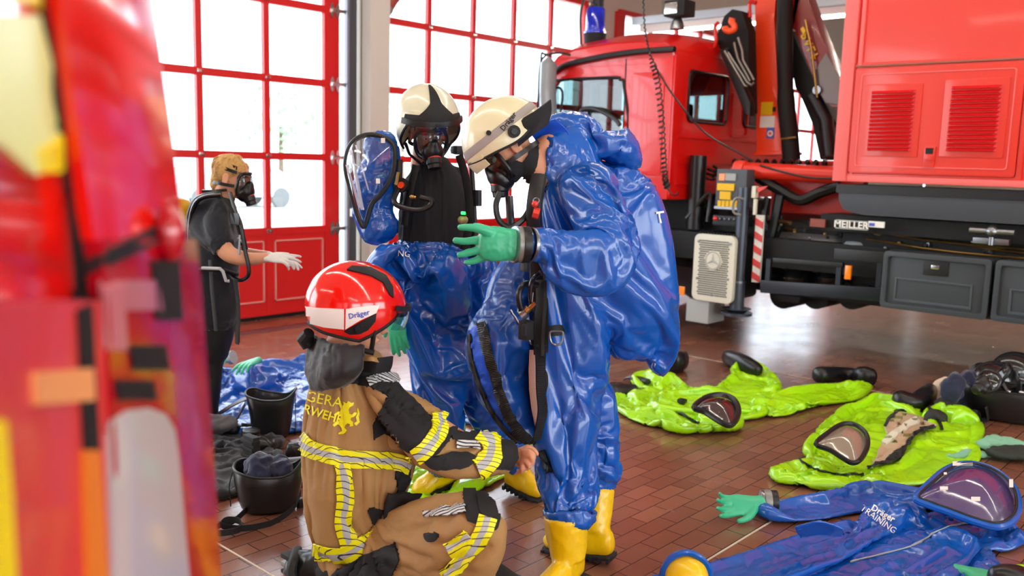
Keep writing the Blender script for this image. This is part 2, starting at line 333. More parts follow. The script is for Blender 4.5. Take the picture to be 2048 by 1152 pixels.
def car(x, y, colr, label):
    t = thing('parked_car', label, 'car', (x, y, -.05)); q = MB()
    prof = [(-2.1, .3), (-2.15, .7), (-1.9, .95), (-1.3, 1.0), (-.7, 1.45), (.7, 1.47), (1.4, 1.05), (2.0, .95), (2.15, .6), (2.1, .3)]
    q.plate([(a, c) for a, c in prof], [], lambda a, c: (x+a, y-.85, c), (0, 1.7, 0)); q.build('car_body', mat('car_'+colr, colr, .3, coat=.5), t, bevel=.05)
    q = MB(); q.plate([(-1.1, 1.03), (-.62, 1.38), (.62, 1.4), (1.15, 1.06)], [], lambda a, c: (x+a, y-.87, c), (0, 1.74, 0)); q.build('car_window', mat('car_glass', '8a949c', .1), t)
    for a in (-1.35, 1.35):
        for b_ in (-.86, .7): q = MB(); q.cyl((x+a, y+b_, .27), (x+a, y+b_+.16, .27), .32); q.build('wheel', mat('car_tyre', '6a6a6a', .8), t)  # wheels and windows coloured paler to imitate the bright haze outside
car(9, 24, 'b8c4d0', 'pale blue car parked outside behind the woman'); car(14.5, 25, 'dcdcdc', 'white car parked outside'); car(4.2, 25, 'c0b8b0', 'beige car parked outside at far left')
# ------------------------------------------------------------------ the red crane truck
TX0 = 7.2
truck = thing('crane_truck', 'big red fire truck with crane behind its cab, parked on the right', 'truck', (8.4, 4.0, 0))
def YZ(px, py, X=TX0): p = onX(px, py, X); return p.y, p.z
def XZ(px, py, Y): p = onY(px, py, Y); return p.x, p.z
def xbox(mb, x0, y0, x1, y1, X, d, mi=0):
    """box whose visible face spans the given rectangle on the plane x = X"""
    ya = YZ(x0, (y0+y1)/2, X)[0]; yb = YZ(x1, (y0+y1)/2, X)[0]; zt = YZ((x0+x1)/2, y0, X)[1]; zb = YZ((x0+x1)/2, y1, X)[1]
    mb.box((X, ya, zb), (X+d, yb, zt), mi); return (ya, yb, zb, zt)
CW = 2.35   # cab width
# cab outline (y, z) seen from the side, rear to front over the roof
YR, ZB = 4.58, 1.28
prof = [(YR, ZB), (YR, 2.0), (YR, 2.62), (YR+.06, 2.70), (YR+.3, 2.745), (5.3, 2.75), (5.75, 2.72), (5.95, 2.66), (6.06, 2.54), (6.14, 2.30), (6.22, 1.95), (6.27, 1.7), (6.28, 1.1), (6.24, .75), (5.75, .7), (5.75, 1.02), (5.62, 1.2), (5.35, 1.3), (5.0, ZB)]
win = [(5.12, 1.78), (5.12, 2.34), (5.17, 2.405), (5.25, 2.43), (5.93, 2.43), (5.985, 2.38), (6.06, 2.1), (6.12, 1.74)]
c = MB()
c.plate(prof, [win], lambda a, b: (TX0, a, b), (.05, 0, 0)); cab = c.build('cab', 'truckred', truck, bevel=.012)
c = MB(); c.plate(prof, [win], lambda a, b: (TX0+CW-.05, a, b), (.05, 0, 0)); c.build('cab_far_side', 'truckred', truck, bevel=.012)
# roof and front skin, crowned across
r = MB()
def skin(pr, crown, X0=TX0, X1=TX0+CW, th=.03):
    g = []
    for (y, z, n) in pr:
        row = []
        for j in range(17):
            u = j/16; e = 1-abs(2*u-1)**6; row.append(V(X0+(X1-X0)*u, y+n[0]*crown*e, z+n[1]*crown*e))
        g.append(row)
    return g
r.sheet(skin([(YR+.0, 2.60, (-.1, .5)), (YR+.03, 2.67, (-.2, 1)), (YR+.1, 2.71, (0, 1.2)), (YR+.4, 2.745, (0, 1.3)), (5.3, 2.75, (0, 1.3)), (5.75, 2.72, (0, 1.2)), (5.95, 2.66, (.3, .9)), (6.05, 2.56, (.8, .3)), (6.09, 2.47, (.9, .1))], .1), .03)
r.sheet(skin([(6.2, 1.75, (1, 0)), (6.27, 1.6, (1, 0)), (6.28, 1.1, (1, 0)), (6.24, .75, (1, 0))], .06), .03)
lab(r.build('roof', 'truckred', truck, smooth=60), 'glossy red crowned roof and front')
g = MB(); g.sheet(skin([(6.09, 2.47, (1, 0)), (6.16, 2.1, (1, 0)), (6.22, 1.75, (1, 0))], .07), .006); g.build('windscreen', 'cabglass', truck)
g = MB(); g.plate(win, [], lambda a, b: (TX0+.022, a, b), (.005, 0, 0)); g.build('side_window', 'cabglass', truck, smooth=0); g = MB(); g.plate(win, [], lambda a, b: (TX0+CW-.03, a, b), (.005, 0, 0)); g.build('side_window', 'cabglass', truck, smooth=0)
q = MB(); q.tube(cromc([V(TX0-.004, a, b) for a, b in win], 4), .014, 8, closed=True); q.build('window_seal', 'rubber', cab)
# gutter strip
q = MB(); q.tube(crom([V(TX0-.02, YR-.02, 2.655), V(TX0-.025, YR+.4, 2.655), V(TX0-.025, 5.4, 2.63), V(TX0-.02, 5.85, 2.57), V(TX0-.01, 6.03, 2.47), V(TX0, 6.11, 2.36), V(TX0+.01, 6.16, 2.1), V(TX0+.02, 6.21, 1.8)], 5), .028, 10); q.build('rain_gutter', 'black', truck)
# door seam, mouldings
q = MB(); a = YZ(1249, 200)[0]; q.box((TX0-.003, a-.006, 1.45), (TX0+.01, a+.006, 2.60)); q.box((TX0-.003, a, 1.45), (TX0+.01, 6.2, 1.46)); q.build('door_seam', 'matblack', truck, smooth=0)
q = MB(); o_ = [(YR+.08, 1.5), (YR+.08, 2.38), (YR+.14, 2.46), (a-.1, 2.46), (a-.07, 2.42), (a-.05, 1.6), (a-.1, 1.5)]; q.plate(o_, [], lambda p, z: (TX0-.012, p, z), (.02, 0, 0)); q.build('side_panel', 'truckred', truck, bevel=.008)
q = MB(); q.box((TX0-.02, a+.06, 1.72), (TX0, a+.22, 1.76)); q.build('door_handle', 'black', truck, bevel=.006)
# interior
q = MB(); q.box((TX0+.06, YR+.1, 1.3), (TX0+CW-.06, 6.1, 1.36)); q.box((TX0+.1, 5.85, 1.5), (TX0+CW-.1, 6.15, 1.72)); q.build('dashboard', 'dark', truck, bevel=.02)
for X in (TX0+.3, TX0+1.5):
    q = MB(); q.box((X, 4.85, 1.36), (X+.5, 5.35, 1.62)); q.box((X+.02, 4.8, 1.6), (X+.48, 4.95, 2.22)); q.box((X+.12, 4.82, 2.22), (X+.38, 4.92, 2.42)); q.build('seat', 'dark', truck, bevel=.05)
q = MB(); q.tube(cromc([V(TX0+.55+.22*math.cos(t), 5.68+.1*math.sin(t), 1.86+.19*math.sin(t)) for t in [k*math.pi/4 for k in range(8)]], 4), .016, 8, closed=True); q.cyl((TX0+.55, 5.68, 1.86), (TX0+.55, 5.9, 1.66), .03); q.build('steering_wheel', 'black', truck)
# rear wall with window
(rx0, rz1) = XZ(1377, 112, YR); (rx1, rz0) = XZ(1451, 193, YR)
def rrect(x0, z0, x1, z1, r, n=4):
    o = []
    for cx, cz, a0 in ((x1-r, z1-r, 0), (x0+r, z1-r, 90), (x0+r, z0+r, 180), (x1-r, z0+r, 270)):
        for k in range(n+1): t = math.radians(a0+90*k/n); o.append((cx+r*math.cos(t), cz+r*math.sin(t)))
    return o
rw = rrect(rx0, 2.02, rx1, 2.49, .06); rw2 = rrect(TX0+CW-(rx1-TX0), 2.02, TX0+CW-(rx0-TX0), 2.49, .06)
q = MB(); q.plate(rrect(TX0+.01, ZB, TX0+CW-.01, 2.66, .05), [rw, rw2], lambda a, b: (a, YR-.02, b), (0, .05, 0)); lab(q.build('rear_wall', 'truckred', truck, bevel=.008), 'dark red rear wall of the cab with two windows')
q = MB(); q.plate(rw, [], lambda a, b: (a, YR, b), (0, .005, 0)); q.plate(rw2, [], lambda a, b: (a, YR, b), (0, .005, 0)); q.build('rear_window', 'cabglass', truck, smooth=0)
q = MB(); q.tube([V(a, YR-.025, b) for a, b in rw], .014, 8, closed=True); q.tube([V(a, YR-.025, b) for a, b in rw2], .014, 8, closed=True); q.build('window_seal', 'rubber', truck)
q = MB()
for z in (1.86, 1.62, 1.42): q.box((TX0+.1, YR-.035, z), (TX0+CW-.1, YR-.02, z+.02))
q.plate(rrect(TX0+1.1, 1.9, TX0+1.45, 2.35, .03), [rrect(TX0+1.13, 1.93, TX0+1.42, 2.32, .02)], lambda a, b: (a, YR-.035, b), (0, .02, 0)); q.build('rear_rib', 'truckred', truck, smooth=0)
# mirror with arms
q = MB(); mp = [D(1098, y, (onX(1098, 180, TX0-.18)-CAM).dot(_fh)) for y in (115, 250)]
q.tube(crom([mp[0], (mp[0]+mp[1])/2+V(-.02, .0, 0), mp[1]], 5), [.02]+[.07]*9+[.05], 12, flat=1.5); mir = lab(q.build('mirror', mat('mirror_grey', '8f9499', .35, coat=.4), truck), 'grey mirror housing')
for pts in ([(1092, 110), (1080, 130), (1076, 200), (1070, 265)], [(1100, 112), (1088, 108), (1082, 118), (1080, 250)], [(1098, 108), (1120, 106), (1140, 110)], [(1112, 175), (1122, 178), (1125, 195), (1118, 240)]):
    q = MB(); q.tube(crom([onX(a, b, TX0-.12) for a, b in pts], 4), .012, 8); q.build('mirror_arm', 'black', mir)
q = MB(); q.plate([YZ(1100, 150, TX0-.1), YZ(1108, 150, TX0-.1), YZ(1106, 200, TX0-.1), YZ(1098, 235, TX0-.1)], [], lambda a, b: (TX0-.1, a, b), (.02, 0, 0)); q.build('marker', 'orange', mir)
q = MB(); q.tube(crom([onX(a, b, TX0-.05) for a, b in ((1160, 232), (1166, 219), (1190, 218), (1225, 235), (1240, 250))], 5), .022, 10); q.build('grab_rail', 'black', truck)
# beacon
bx = onX(1190, 64, TX0+.35); t = MB(); z0 = bx.z-.02
t.lathe((bx.x, bx.y, z0-.03), (0, 0, 1), [(0, .115), (.05, .115), (.06, .1), (.07, .1), (.275, .096), (.29, .085), (.29, .0)]); be = lab(t.build('beacon', 'blueglass', truck, smooth=50), 'blue rotating beacon lens')
t = MB(); t.lathe((bx.x, bx.y, z0-.09), (0, 0, 1), [(0, .11), (.09, .12), (.1, .1)]); t.build('beacon_base', 'matblack', be)
t = MB(); t.lathe((bx.x, bx.y, z0+.05), (0, 0, 1), [(0, .05), (.1, .07), (.14, .03)]); t.build('reflector', 'chrome', be)
t = MB(); t.tube(crom([V(bx.x-.16, bx.y+.05, z0-.12), V(bx.x-.17, bx.y+.06, z0+.2), V(bx.x-.14, bx.y, z0+.42), V(bx.x, bx.y, z0+.47)], 5), .012, 8); t.build('aerial', 'black', truck)
# work lamp on the roof
wl = onX(1356, 24, TX0+.3); t = MB(); t.box((wl.x-.1, wl.y-.13, wl.z-.05), (wl.x+.1, wl.y+.1, wl.z+.1)); wlo = t.build('work_lamp', 'matblack', truck, bevel=.02)
t = MB(); t.box((wl.x-.115, wl.y-.06, wl.z-.03), (wl.x-.1, wl.y+.08, wl.z+.07)); t.build('lens', 'chrome', wlo, bevel=.01); t = MB(); t.lathe((wl.x, wl.y, wl.z-.16), (0, 0, 1), [(0, .07), (.05, .06), (.12, .03)]); t.build('lamp_foot', 'steel', wlo)
# wheels (front axle) and fender
def wheel(x, y, r=.5, w=.28):
    t = MB(); t.lathe((x, y, r), (1, 0, 0), [(0, r*.55), (.01, r*.9), (.04, r*.98), (.06, r), (w-.06, r), (w-.03, r*.98), (w, r*.9), (w, r*.5)], 40); o = t.build('wheel', 'rubber', truck, smooth=40)
    t = MB(); t.lathe((x+.03, y, r), (1, 0, 0), [(0, r*.56), (.0, r*.5), (.08, r*.42), (.08, r*.2), (-.02, r*.18), (-.03, .01)], 32); t.build('rim', 'lgrey', o)
for x in (TX0+.06, TX0+CW-.36): wheel(x, 5.3); wheel(x, -1.2)
fn = MB(); cy, cz, R1 = 5.3, .5, .6; g = [[V(TX0-.02+.3*u, cy-R1*math.cos(t)*(1+.02*(1-u)), cz+R1*math.sin(t)) for u in (0, .3, 1)] for t in [math.radians(-12+k*7) for k in range(28)]]
fn.sheet(g, .03); lab(fn.build('fender', mat('fender_dark', '34363a', .45), truck, smooth=50), 'dark front mudguard')
t = MB(); t.tube([V(TX0-.03, cy-(R1+.01)*math.cos(t_), cz+(R1+.01)*math.sin(t_)) for t_ in [math.radians(-10+k*7) for k in range(26)]], .022, 8); lab(t.build('fender_trim', 'white', truck), 'white edge strip of the mudguard')
t = MB(); a = xbox(t, 1372, 600, 1417, 645, TX0-.02, .3); t.build('mud_flap', 'lgrey', truck, bevel=.01)
t = MB(); xbox(t, 1358, 573, 1368, 590, TX0-.06, .02); t.build('side_marker', 'amber', truck, bevel=.004)
# under-cab machinery
t = MB(); t.box((TX0+.25, -2.2, .72), (TX0+.45, 6.0, .98)); t.box((TX0+CW-.45, -2.2, .72), (TX0+CW-.25, 6.0, .98)); t.box((TX0+.5, 4.2, .6), (TX0+CW-.5, 6.1, 1.28)); t.box((TX0+.45, 2.9, .95), (TX0+CW-.4, 4.5, 1.12)); t.box((TX0+.3, -2.2, .95), (TX0+CW-.3, 3, 1.2)); t.build('chassis', 'matblack', truck, bevel=.01)
for k in range(5):
    t = MB(); t.cyl((TX0+.32, 4.45-.02*k, 1.0+.0), (TX0+.32, 4.45, 1.7), .08) if k == 0 else t.tube(crom([V(TX0+.15+.1*k, 4.5, 1.1), V(TX0+.2+.1*k, 4.35-.05*k, 1.35), V(TX0+.3, 4.3, 1.0+.08*k)], 5), .022, 8); t.build('hose' if k else 'air_intake', 'rubber', truck)
# coil springs under the crane
def coil(p0, p1, r, turns, rt, sag=0, n=12):
    p0 = Vector(p0); p1 = Vector(p1); t = (p1-p0); a = t.normalized().orthogonal().normalized(); b = t.normalized().cross(a); N = int(turns*n); out = []
    for i in range(N+1): u = i/N; q = 2*math.pi*turns*u; out.append(p0+t*u+a*r*math.cos(q)+b*r*math.sin(q)-V(0, 0, sag*4*u*(1-u)))
    return out
t = MB(); t.tube(coil(onX(1460, 335, 7.9), onX(1655, 338, 7.9), .075, 12, .014), .016, 6); t.build('coiled_hose', 'rubber', truck)
t = MB(); t.tube(coil(onX(1418, 360, 7.7), onX(1428, 335, 7.7), .05, 3, .014), .014, 6); t.build('coiled_hose', 'rubber', truck)
# orange cylinder
a, b_ = onX(1478, 340, 7.55), onX(1545, 341, 7.9); a2 = V(7.55, a.y, a.z)
t = MB(); t.cyl(a2, (7.62, a.y-.9, a.z-.02), .075, n=24); cy_ = lab(t.build('ram', mat('ram_red', 'e02a14', .35, coat=.3), truck), 'red hydraulic ram')
t = MB(); t.lathe(a2+V(0, .03, 0), (0, -1, 0), [(0, .03), (0, .085), (.04, .09), (.1, .085), (.1, .07)]); t.build('ram_cap', mat('cap_coral', 'f04838', .4), cy_); t = MB(); t.cyl(a2+V(-.0, .08, 0), a2, .022); t.build('pin', 'steel', cy_)
t = MB(); t.box((7.75, 2.95, 1.2), (7.85, 3.75, 1.55)); t.box((7.85, 3.75, 1.0), (9.3, 3.85, 1.55)); t.box((8.0, 2.95, 1.6), (9.2, 3.7, 1.68)); lab(t.build('crane_base', mat('base_red', 'c8200f', .4), truck, bevel=.01), 'dull red crane base frame')
t = MB(); t.tube(crom([onX(x, y, 7.6) for x, y in ((1500, 345), (1560, 380), (1600, 400), (1640, 385), (1680, 372))], 5), .05, 8); t.tube(crom([onX(x, y, 7.55) for x, y in ((1560, 390), (1550, 440), (1540, 480), (1530, 510))], 5), .045, 10); t.tube(crom([onX(x, y, 7.6) for x, y in ((1535, 395), (1528, 440), (1550, 470), (1562, 430))], 5), .03, 10); t.build('hose_bundle', 'rubber', truck)
# crane column
def slab(pts, X, d, m, name, par, bev=.01, mb=None):
    t = MB(); t.plate([YZ(a, b, X) for a, b in pts], [], lambda y, z: (X, y, z), (d, 0, 0)); return t.build(name, m, par, bevel=bev)
CX = 8.3
crane = lab(slab([(1513, 306), (1565, 304), (1556, 180), (1548, 38), (1553, -20), (1508, -20), (1510, 38), (1511, 180)], CX, .36, 'orange', 'crane', truck, .014), 'bright orange crane column')
slab([(1507, 311), (1568, 309), (1568, 302), (1507, 304)], CX-.03, .42, 'orange', 'flange', crane)
slab([(1556, -20), (1556, 30), (1588, 60), (1600, 0), (1600, -20)], CX+.05, .25, 'base_red_m' if 'base_red_m' in M else MATS['base_red'], 'crane_head', crane)
t = MB(); t.tube(crom([onX(x, y, CX-.02) for x, y in ((1570, -20), (1570, 80), (1572, 200), (1580, 280), (1585, 345))], 5), [.075]*10+[.085]*11, 12); t.build('hose_sleeve', 'matblack', crane)
t = MB(); t.tube([onX(x, y, CX-.1) for x, y in ((1562, 279), (1592, 275))], .012, 8); t.build('clamp', 'brass', crane)
for x0, y0, x1, y1, m, nm in ((1522, 204, 1545, 230, 'yellow', 'yellow warning label'), (1545, 214, 1551, 223, 'dark', None), (1520, 232, 1549, 255, 'white', 'white notice label'), (1533, 255, 1548, 277, mat('label_blue', '4a5cc0', .5), 'blue round-sign label')):
    t = MB(); xbox(t, x0, y0, x1, y1, CX-.006, .01); o = t.build('label', m, crane, smooth=0)
    if nm: lab(o, nm)
p = onX(1540.5, 267, CX-.01); t = MB(); t.cyl(p, p+V(-.004, 0, 0), .03); t.build('emblem', 'white', crane); t = MB(); t.cyl(p+V(-.003, 0, 0), p+V(-.007, 0, 0), .016); t.build('emblem', 'boxred', crane)
# left folded boom, black
bl = slab([(1430, 85), (1434, 70), (1448, 32), (1464, 18), (1484, 22), (1496, 60), (1500, 225), (1492, 230), (1450, 110)], 8.0, .16, 'matblack', 'folded_boom', truck, .01)
slab([(1438, 100), (1452, 95), (1500, 205), (1500, 232), (1490, 228)], 7.9, .1, 'black', 'boom_arm', bl)
for pts in ([(1449, 102), (1490, 172), (1495, 172)], [(1456, 105), (1495, 165), (1503, 170), (1508, 165)], [(1468, 85), (1475, 115), (1478, 122), (1500, 162)], [(1476, 75), (1484, 100), (1486, 120), (1508, 160)]):
    t = MB(); t.tube([onX(a, b, 7.87) for a, b in pts], .012, 8); t.build('hydraulic_pipe', mat('pipe_grey', '8c8a84', .35, metal=.6), bl)
hk = [(1465, 36), (1463, 44), (1468, 50), (1468, 58), (1460, 62), (1451, 59), (1450, 53)]
t = MB(); t.tube(crom([onX(a, b, 7.85) for a, b in hk], 5), .03, 10); lab(t.build('hook', mat('hook_orange', 'ff5a1e', .4), bl), 'orange load hook')
t = MB(); t.tube(crom([onX(a, b, 8.1) for a, b in ((1500, 35), (1499, 10), (1503, 3), (1512, 6))], 5), .02, 8); t.build('lifting_eye', 'red', bl)
t = MB(); t.tube(crom([onX(a, b, 7.9) for a, b in ((1437, 45), (1430, 55), (1432, 80), (1428, 95))], 5), .02, 8); t.build('cable', 'red', bl)
# right boom, slanted
br_ = lab(slab([(1582, 40), (1590, -20), (1610, -20), (1640, 65), (1676, 150), (1690, 190), (1690, 215), (1665, 215), (1640, 190), (1600, 90)], 8.35, .2, mat('boom_maroon', '8a1f1c', .35, coat=.4), 'main_boom', truck, .008), 'dark red slanting main boom with yellow letters')
slab([(1630, 140), (1652, 105), (1676, 150), (1690, 190), (1690, 212), (1650, 205), (1632, 175)], 8.33, .05, mat('boom_grey', '7a7270', .4, metal=.4), 'boom_plate', br_)
slab([(1583, 60), (1595, 90), (1640, 190), (1672, 245), (1664, 310), (1640, 320), (1625, 250), (1600, 190), (1590, 175), (1580, 120)], 8.45, .3, 'matblack', 'jib_ram', br_)
t = MB(); t.tube([onX(a, b, 8.4) for a, b in ((1625, 190), (1652, 240), (1660, 312))], .07, 12); t.build('ram', 'black', br_)
t = MB(); p = onX(1633, 180, 8.3); t.cyl(p, p+V(.06, 0, 0), .04); t.build('pivot', 'steel', br_)
t = MB(); t.tube([onX(a, b, 8.3) for a, b in ((1610, 40), (1622, 95), (1630, 160), (1634, 195))], .012, 8); t.build('hydraulic_pipe', 'brass', br_)
slab([(1600, 58), (1606, 52), (1612, 62), (1606, 70)], 8.3, .02, 'yellow', 'logo_diamond', br_)
for k, ch in enumerate('PALF'):
    p = onX(1611+k*6.3, 71+k*14, 8.325); d = (onX(1632, 118, 8.325)-onX(1612, 72, 8.325)).normalized(); text('letter', ch, frame(p, d, V(0, 0, 0)+d.cross(V(1, 0, 0))*-1), .105, 'yellow', br_, .004, bold=True)
# control panel
t = MB(); a = xbox(t, 1432, 338, 1492, 418, 7.35, .16); cp = t.build('control_box', mat('panel_grey', '50565c', .5, metal=.2), truck, bevel=.01)
for x0, y0, x1, y1, m in ((1438, 347, 1449, 361, 'amber'), (1450, 347, 1471, 361, 'lgrey'), (1434, 367, 1468, 381, 'yellow'), (1439, 383, 1461, 399, 'yellow')):
    t = MB(); xbox(t, x0, y0, x1, y1, 7.335, .02); t.build('label', m, cp, smooth=0)
for k in range(7): t = MB(); xbox(t, 1435+k*8, 401, 1441.5+k*8, 414, 7.335, .02); t.build('label', 'yellow', cp, smooth=0)
t = MB(); xbox(t, 1428, 414, 1492, 419, 7.3, .2); t.build('sill', 'steel', cp)
for k in range(6):
    p = onX(1431+k*9.5, 437+k*.5, 7.3); t = MB(); t.ball(p, .022 if k == 0 else .014); t.build('valve_knob', 'red' if k == 0 else 'steel', truck); 
t = MB(); xbox(t, 1425, 432, 1485, 452, 7.34, .2); t.build('valve_block', 'dark', truck, bevel=.01)
# muffler with perforated cover
pm = [YZ(1390, 470), YZ(1476, 470), YZ(1474, 605), YZ(1388, 596)]
y1_, z1_ = YZ(1393, 535)[0], YZ(1434, 469)[1]; y0_, z0_ = YZ(1474, 535)[0], YZ(1434, 603)[1]
t = MB(); t.plate(rrect(y0_, z0_, y1_, z1_, .055, 5), [], lambda y, z: (TX0-.06, y, z), (.05, 0, 0)); mf = lab(t.build('muffler_cover', 'cream', truck, bevel=.012), 'cream perforated silencer cover with a round emblem')
t = MB(); t.plate(rrect(y0_+.01, z0_+.02, y1_-.01, z1_-.02, .05, 5), [], lambda y, z: (TX0-.0, y, z), (.42, 0, 0)); t.build('muffler_body', 'dark', mf, bevel=.01)
t = MB(); cyM, czM = (y0_+y1_)/2, YZ(1433, 520)[1]; W_, H_ = y1_-y0_, z1_-z0_
for i in range(15):
    for j in range(26):
        y = y0_+.06+(W_-.12)*(i+.5*(j % 2))/14.5; z = z0_+.06+(H_-.12)*j/25
        if (y-cyM)**2+(z-czM)**2 < .0075: continue
        t.box((TX0-.063, y-.0075, z-.005), (TX0-.058, y+.0075, z+.005))
t.build('perforation', 'matblack', mf, smooth=0)
t = MB(); t.plate([(cyM+.082*math.cos(q), czM+.09*math.sin(q)) for q in np.arange(0, 6.28, .2)], [], lambda y, z: (TX0-.07, y, z), (.02, 0, 0)); t.build('emblem_disc', 'cream', mf, bevel=.003)
t = MB()
for k in range(3):
    q = math.radians(90+120*k); e = V(0, math.cos(q), math.sin(q)); n = V(0, -e.z, e.y); o_ = V(TX0-.072, cyM, czM)
    t.add([o_-V(.014, 0, 0), o_+n*.012+e*.006, o_+e*.072, o_-n*.012+e*.006], [(0, 1, 2), (0, 2, 3)])
t.tube([V(TX0-.072, cyM+.072*math.cos(q), czM+.078*math.sin(q)) for q in np.arange(0, 6.28, .25)], .005, 6, closed=True); t.build('star_emblem', 'lgrey', mf, smooth=0)
for y, z in ((y0_+.045, z1_-.07), (y1_-.045, z1_-.07), (y0_+.05, z0_+.22), (y1_-.05, z0_+.2), (cyM, z0_+.06)): t = MB(); t.cyl((TX0-.07, y, z), (TX0-.06, y, z), .011); t.build('screw', 'steel', mf)
for k in range(14): t = MB(); y = y0_+.02+(W_-.04)*k/13; t.box((TX0, y, z1_-.02), (TX0+.3, y+.008, z1_+.015)); t.build('cooling_fin', 'dark', mf, smooth=0)
# outrigger
o1 = onX(1494, 375, 7.3); t = MB(); t.cyl((7.25, o1.y, .55), (7.25, o1.y, o1.z+.0), .052, n=24); og = lab(t.build('outrigger', mat('outrigger_metal', '4a515c', .3, metal=.5), truck), 'dark steel support leg')
t = MB(); t.cyl((7.25, o1.y, .33), (7.25, o1.y, .58), .063, n=24); t.cyl((7.25, o1.y, .30), (7.25, o1.y, .34), .06, .13, n=24); t.cyl((7.25, o1.y, .28), (7.25, o1.y, .305), .14, n=28); t.build('foot_plate', MATS['outrigger_metal'], og)
t = MB(); t.cyl((7.25, o1.y, .575), (7.25, o1.y, .59), .066, n=24); t.build('collar', 'steel', og)
t = MB(); xbox(t, 1503, 372, 1511, 396, 7.2, .06); xbox(t, 1506, 398, 1512, 430, 7.2, .03); t.build('valve', 'cream', og, bevel=.006)
t = MB(); t.plate([YZ(1514, 375, 7.2), YZ(1535, 372, 7.2), YZ(1528, 378, 7.2), YZ(1516, 385, 7.2)], [], lambda y, z: (7.2, y, z), (.02, 0, 0)); t.build('handle', 'boxred', og)
t = MB(); t.tube(crom([onX(a, b, 7.15) for a, b in ((1488, 398), (1475, 396), (1467, 405), (1468, 425), (1482, 430))], 5), .012, 8); t.build('pipe_loop', MATS['pipe_grey'], og)
sy0, sz0 = YZ(1515, 566, 7.3); sy1 = YZ(1504, 500, 7.3)[0]; sz1 = YZ(1510, 430, 7.3)[1]
t = MB(); t.box((7.33, sy0, sz0), (7.36, sy1, sz1)); st = t.build('warning_strip', 'white', og, smooth=0); n = 5
for k in range(n):
    h = (sz1-sz0)/n; t = MB(); z = sz0+k*h; t.plate([(sy0, z), (sy1, z+h*.3), (sy1, z+h*.8), (sy0, z+h*.5)], [], lambda y, z: (7.325, y, z), (.01, 0, 0)); t.build('red_stripe', 'red', st, smooth=0)
# fuel tank, air tanks, bumper rail
t = MB(); a, b_ = YZ(1545, 500, 7.5), YZ(1690, 510, 7.5); t.cyl((7.75, a[0], a[1]), (7.75, b_[0], a[1]-.0), .19, n=32); ft = lab(t.build('tank', mat('tank_grey', '6b6d70', .35, metal=.5), truck, bevel=.02), 'grey cylindrical tank')
t = MB(); xbox(t, 1598, 494, 1616, 520, 7.54, .03); t.build('strap', 'dark', ft); t = MB(); p = onX(1604, 520, 7.5); t.cyl(p-V(0, 0, .06), p+V(0, 0, .03), .025); t.build('drain_valve', 'chrome', ft)
for x in (1572, 1640):
    p = onX(x, 557, 7.45); t = MB(); t.ball((7.85, p.y, p.z), .36, .15, .13); t.build('air_tank', mat('tank_black', '1c1e20', .12, coat=.6), truck)
for x0, y0, x1, y1, d, m in ((1520, 560, 1766, 588, .05, 'dark'), (1533, 520, 1541, 562, .05, 'dark'), (1672, 530, 1684, 566, .05, 'dark'), (1668, 498, 1768, 518, .04, 'black'), (1755, 520, 1766, 580, .05, 'black'), (1540, 516, 1690, 524, .04, 'black')):
    pass
def rail_(pts, h, name, m, X=7.22, d=.05):
    (x0, y0), (x1, y1) = pts; a = onX(x0, y0, X); b_ = onX(x1, y1, X); t = MB(); t.bar(V(X+d/2, a.y, a.z), V(X+d/2, b_.y, b_.z), d, h, (0, 0, 1)); return t.build(name, m, truck, bevel=.006)
lab(rail_(((1520, 573), (1766, 590)), .11, 'side_guard', mat('guard_blue_black', '20242c', .3, metal=.3)), 'dark side guard rail'); rail_(((1545, 520), (1685, 530)), .04, 'side_guard', 'black'); rail_(((1668, 507), (1768, 515)), .09, 'side_guard', 'black')
for x, ya, yb in ((1537, 518, 572), (1678, 528, 580), (1760, 518, 588)): a, b_ = onX(x, ya, 7.24), onX(x, yb, 7.24); t = MB(); t.box((7.24, a.y-.02, b_.z), (7.28, a.y+.02, a.z)); t.build('guard_post', MATS['guard_blue_black'], truck, smooth=0)
t = MB(); xbox(t, 1689, 531, 1701, 559, 7.2, .03); lab(t.build('side_marker', 'amber', truck, bevel=.005), 'orange side marker lamp')
t = MB(); p = onX(1706, 498, 7.5); t.lathe(V(7.55, p.y, p.z-.06), (0, 0, 1), [(0, .095), (.1, .095), (.12, .08), (.13, .01)]); t.build('filter_cap', mat('cap_silver', 'b8bcc2', .35, metal=.3), truck)
t = MB(); rnd = random.Random(3)
for k in range(26):
    t = MB(); a = onX(rnd.uniform(1545, 1765), rnd.uniform(525, 575), 7.7); d = V(rnd.uniform(-.1, .2), rnd.uniform(-.15, .15), rnd.uniform(-.1, .1)); t.tube([a, a+d*.5+V(0, 0, .03), a+d], .014, 6); t.build('pipe', 'dark', truck)
for k in range(60):
    t = MB(); a = onX(rnd.uniform(1560, 2040), rnd.uniform(440, 505), rnd.uniform(7.4, 7.6)); t.ball(a, .015, n=10) if k % 2 else t.cyl(a, a+V(.1, rnd.uniform(-.2, .2), 0), .018, n=8); t.build('fitting', ('dark', 'steel', 'brass')[k % 3], truck)
t = MB()
for y, z in ((1.2, 1.06), (1.2, .99), (.6, 1.02)): t.tube(crom([V(7.45, -2, z+.02), V(7.45, y-.6, z), V(7.45, y+.9, z), V(7.5, y+1.6, z+.05)], 4), .01, 8)
t.build('brake_pipe', 'brass', truck)
t = MB(); xbox(t, 1520, 575, 1780, 600, 7.7, 1.2); xbox(t, 1540, 590, 1600, 605, 7.6, .3); t.box((7.75, 1.0, .45), (9.2, 4.2, .72)); t.build('underbody', 'matblack', truck, bevel=.03)
for x in (1575, 1640, 1712): p = onX(x, 588, 7.9); t = MB(); t.cyl((7.8, p.y, p.z), (9, p.y, p.z), .13); t.build('underbody_drum', 'matblack', truck)
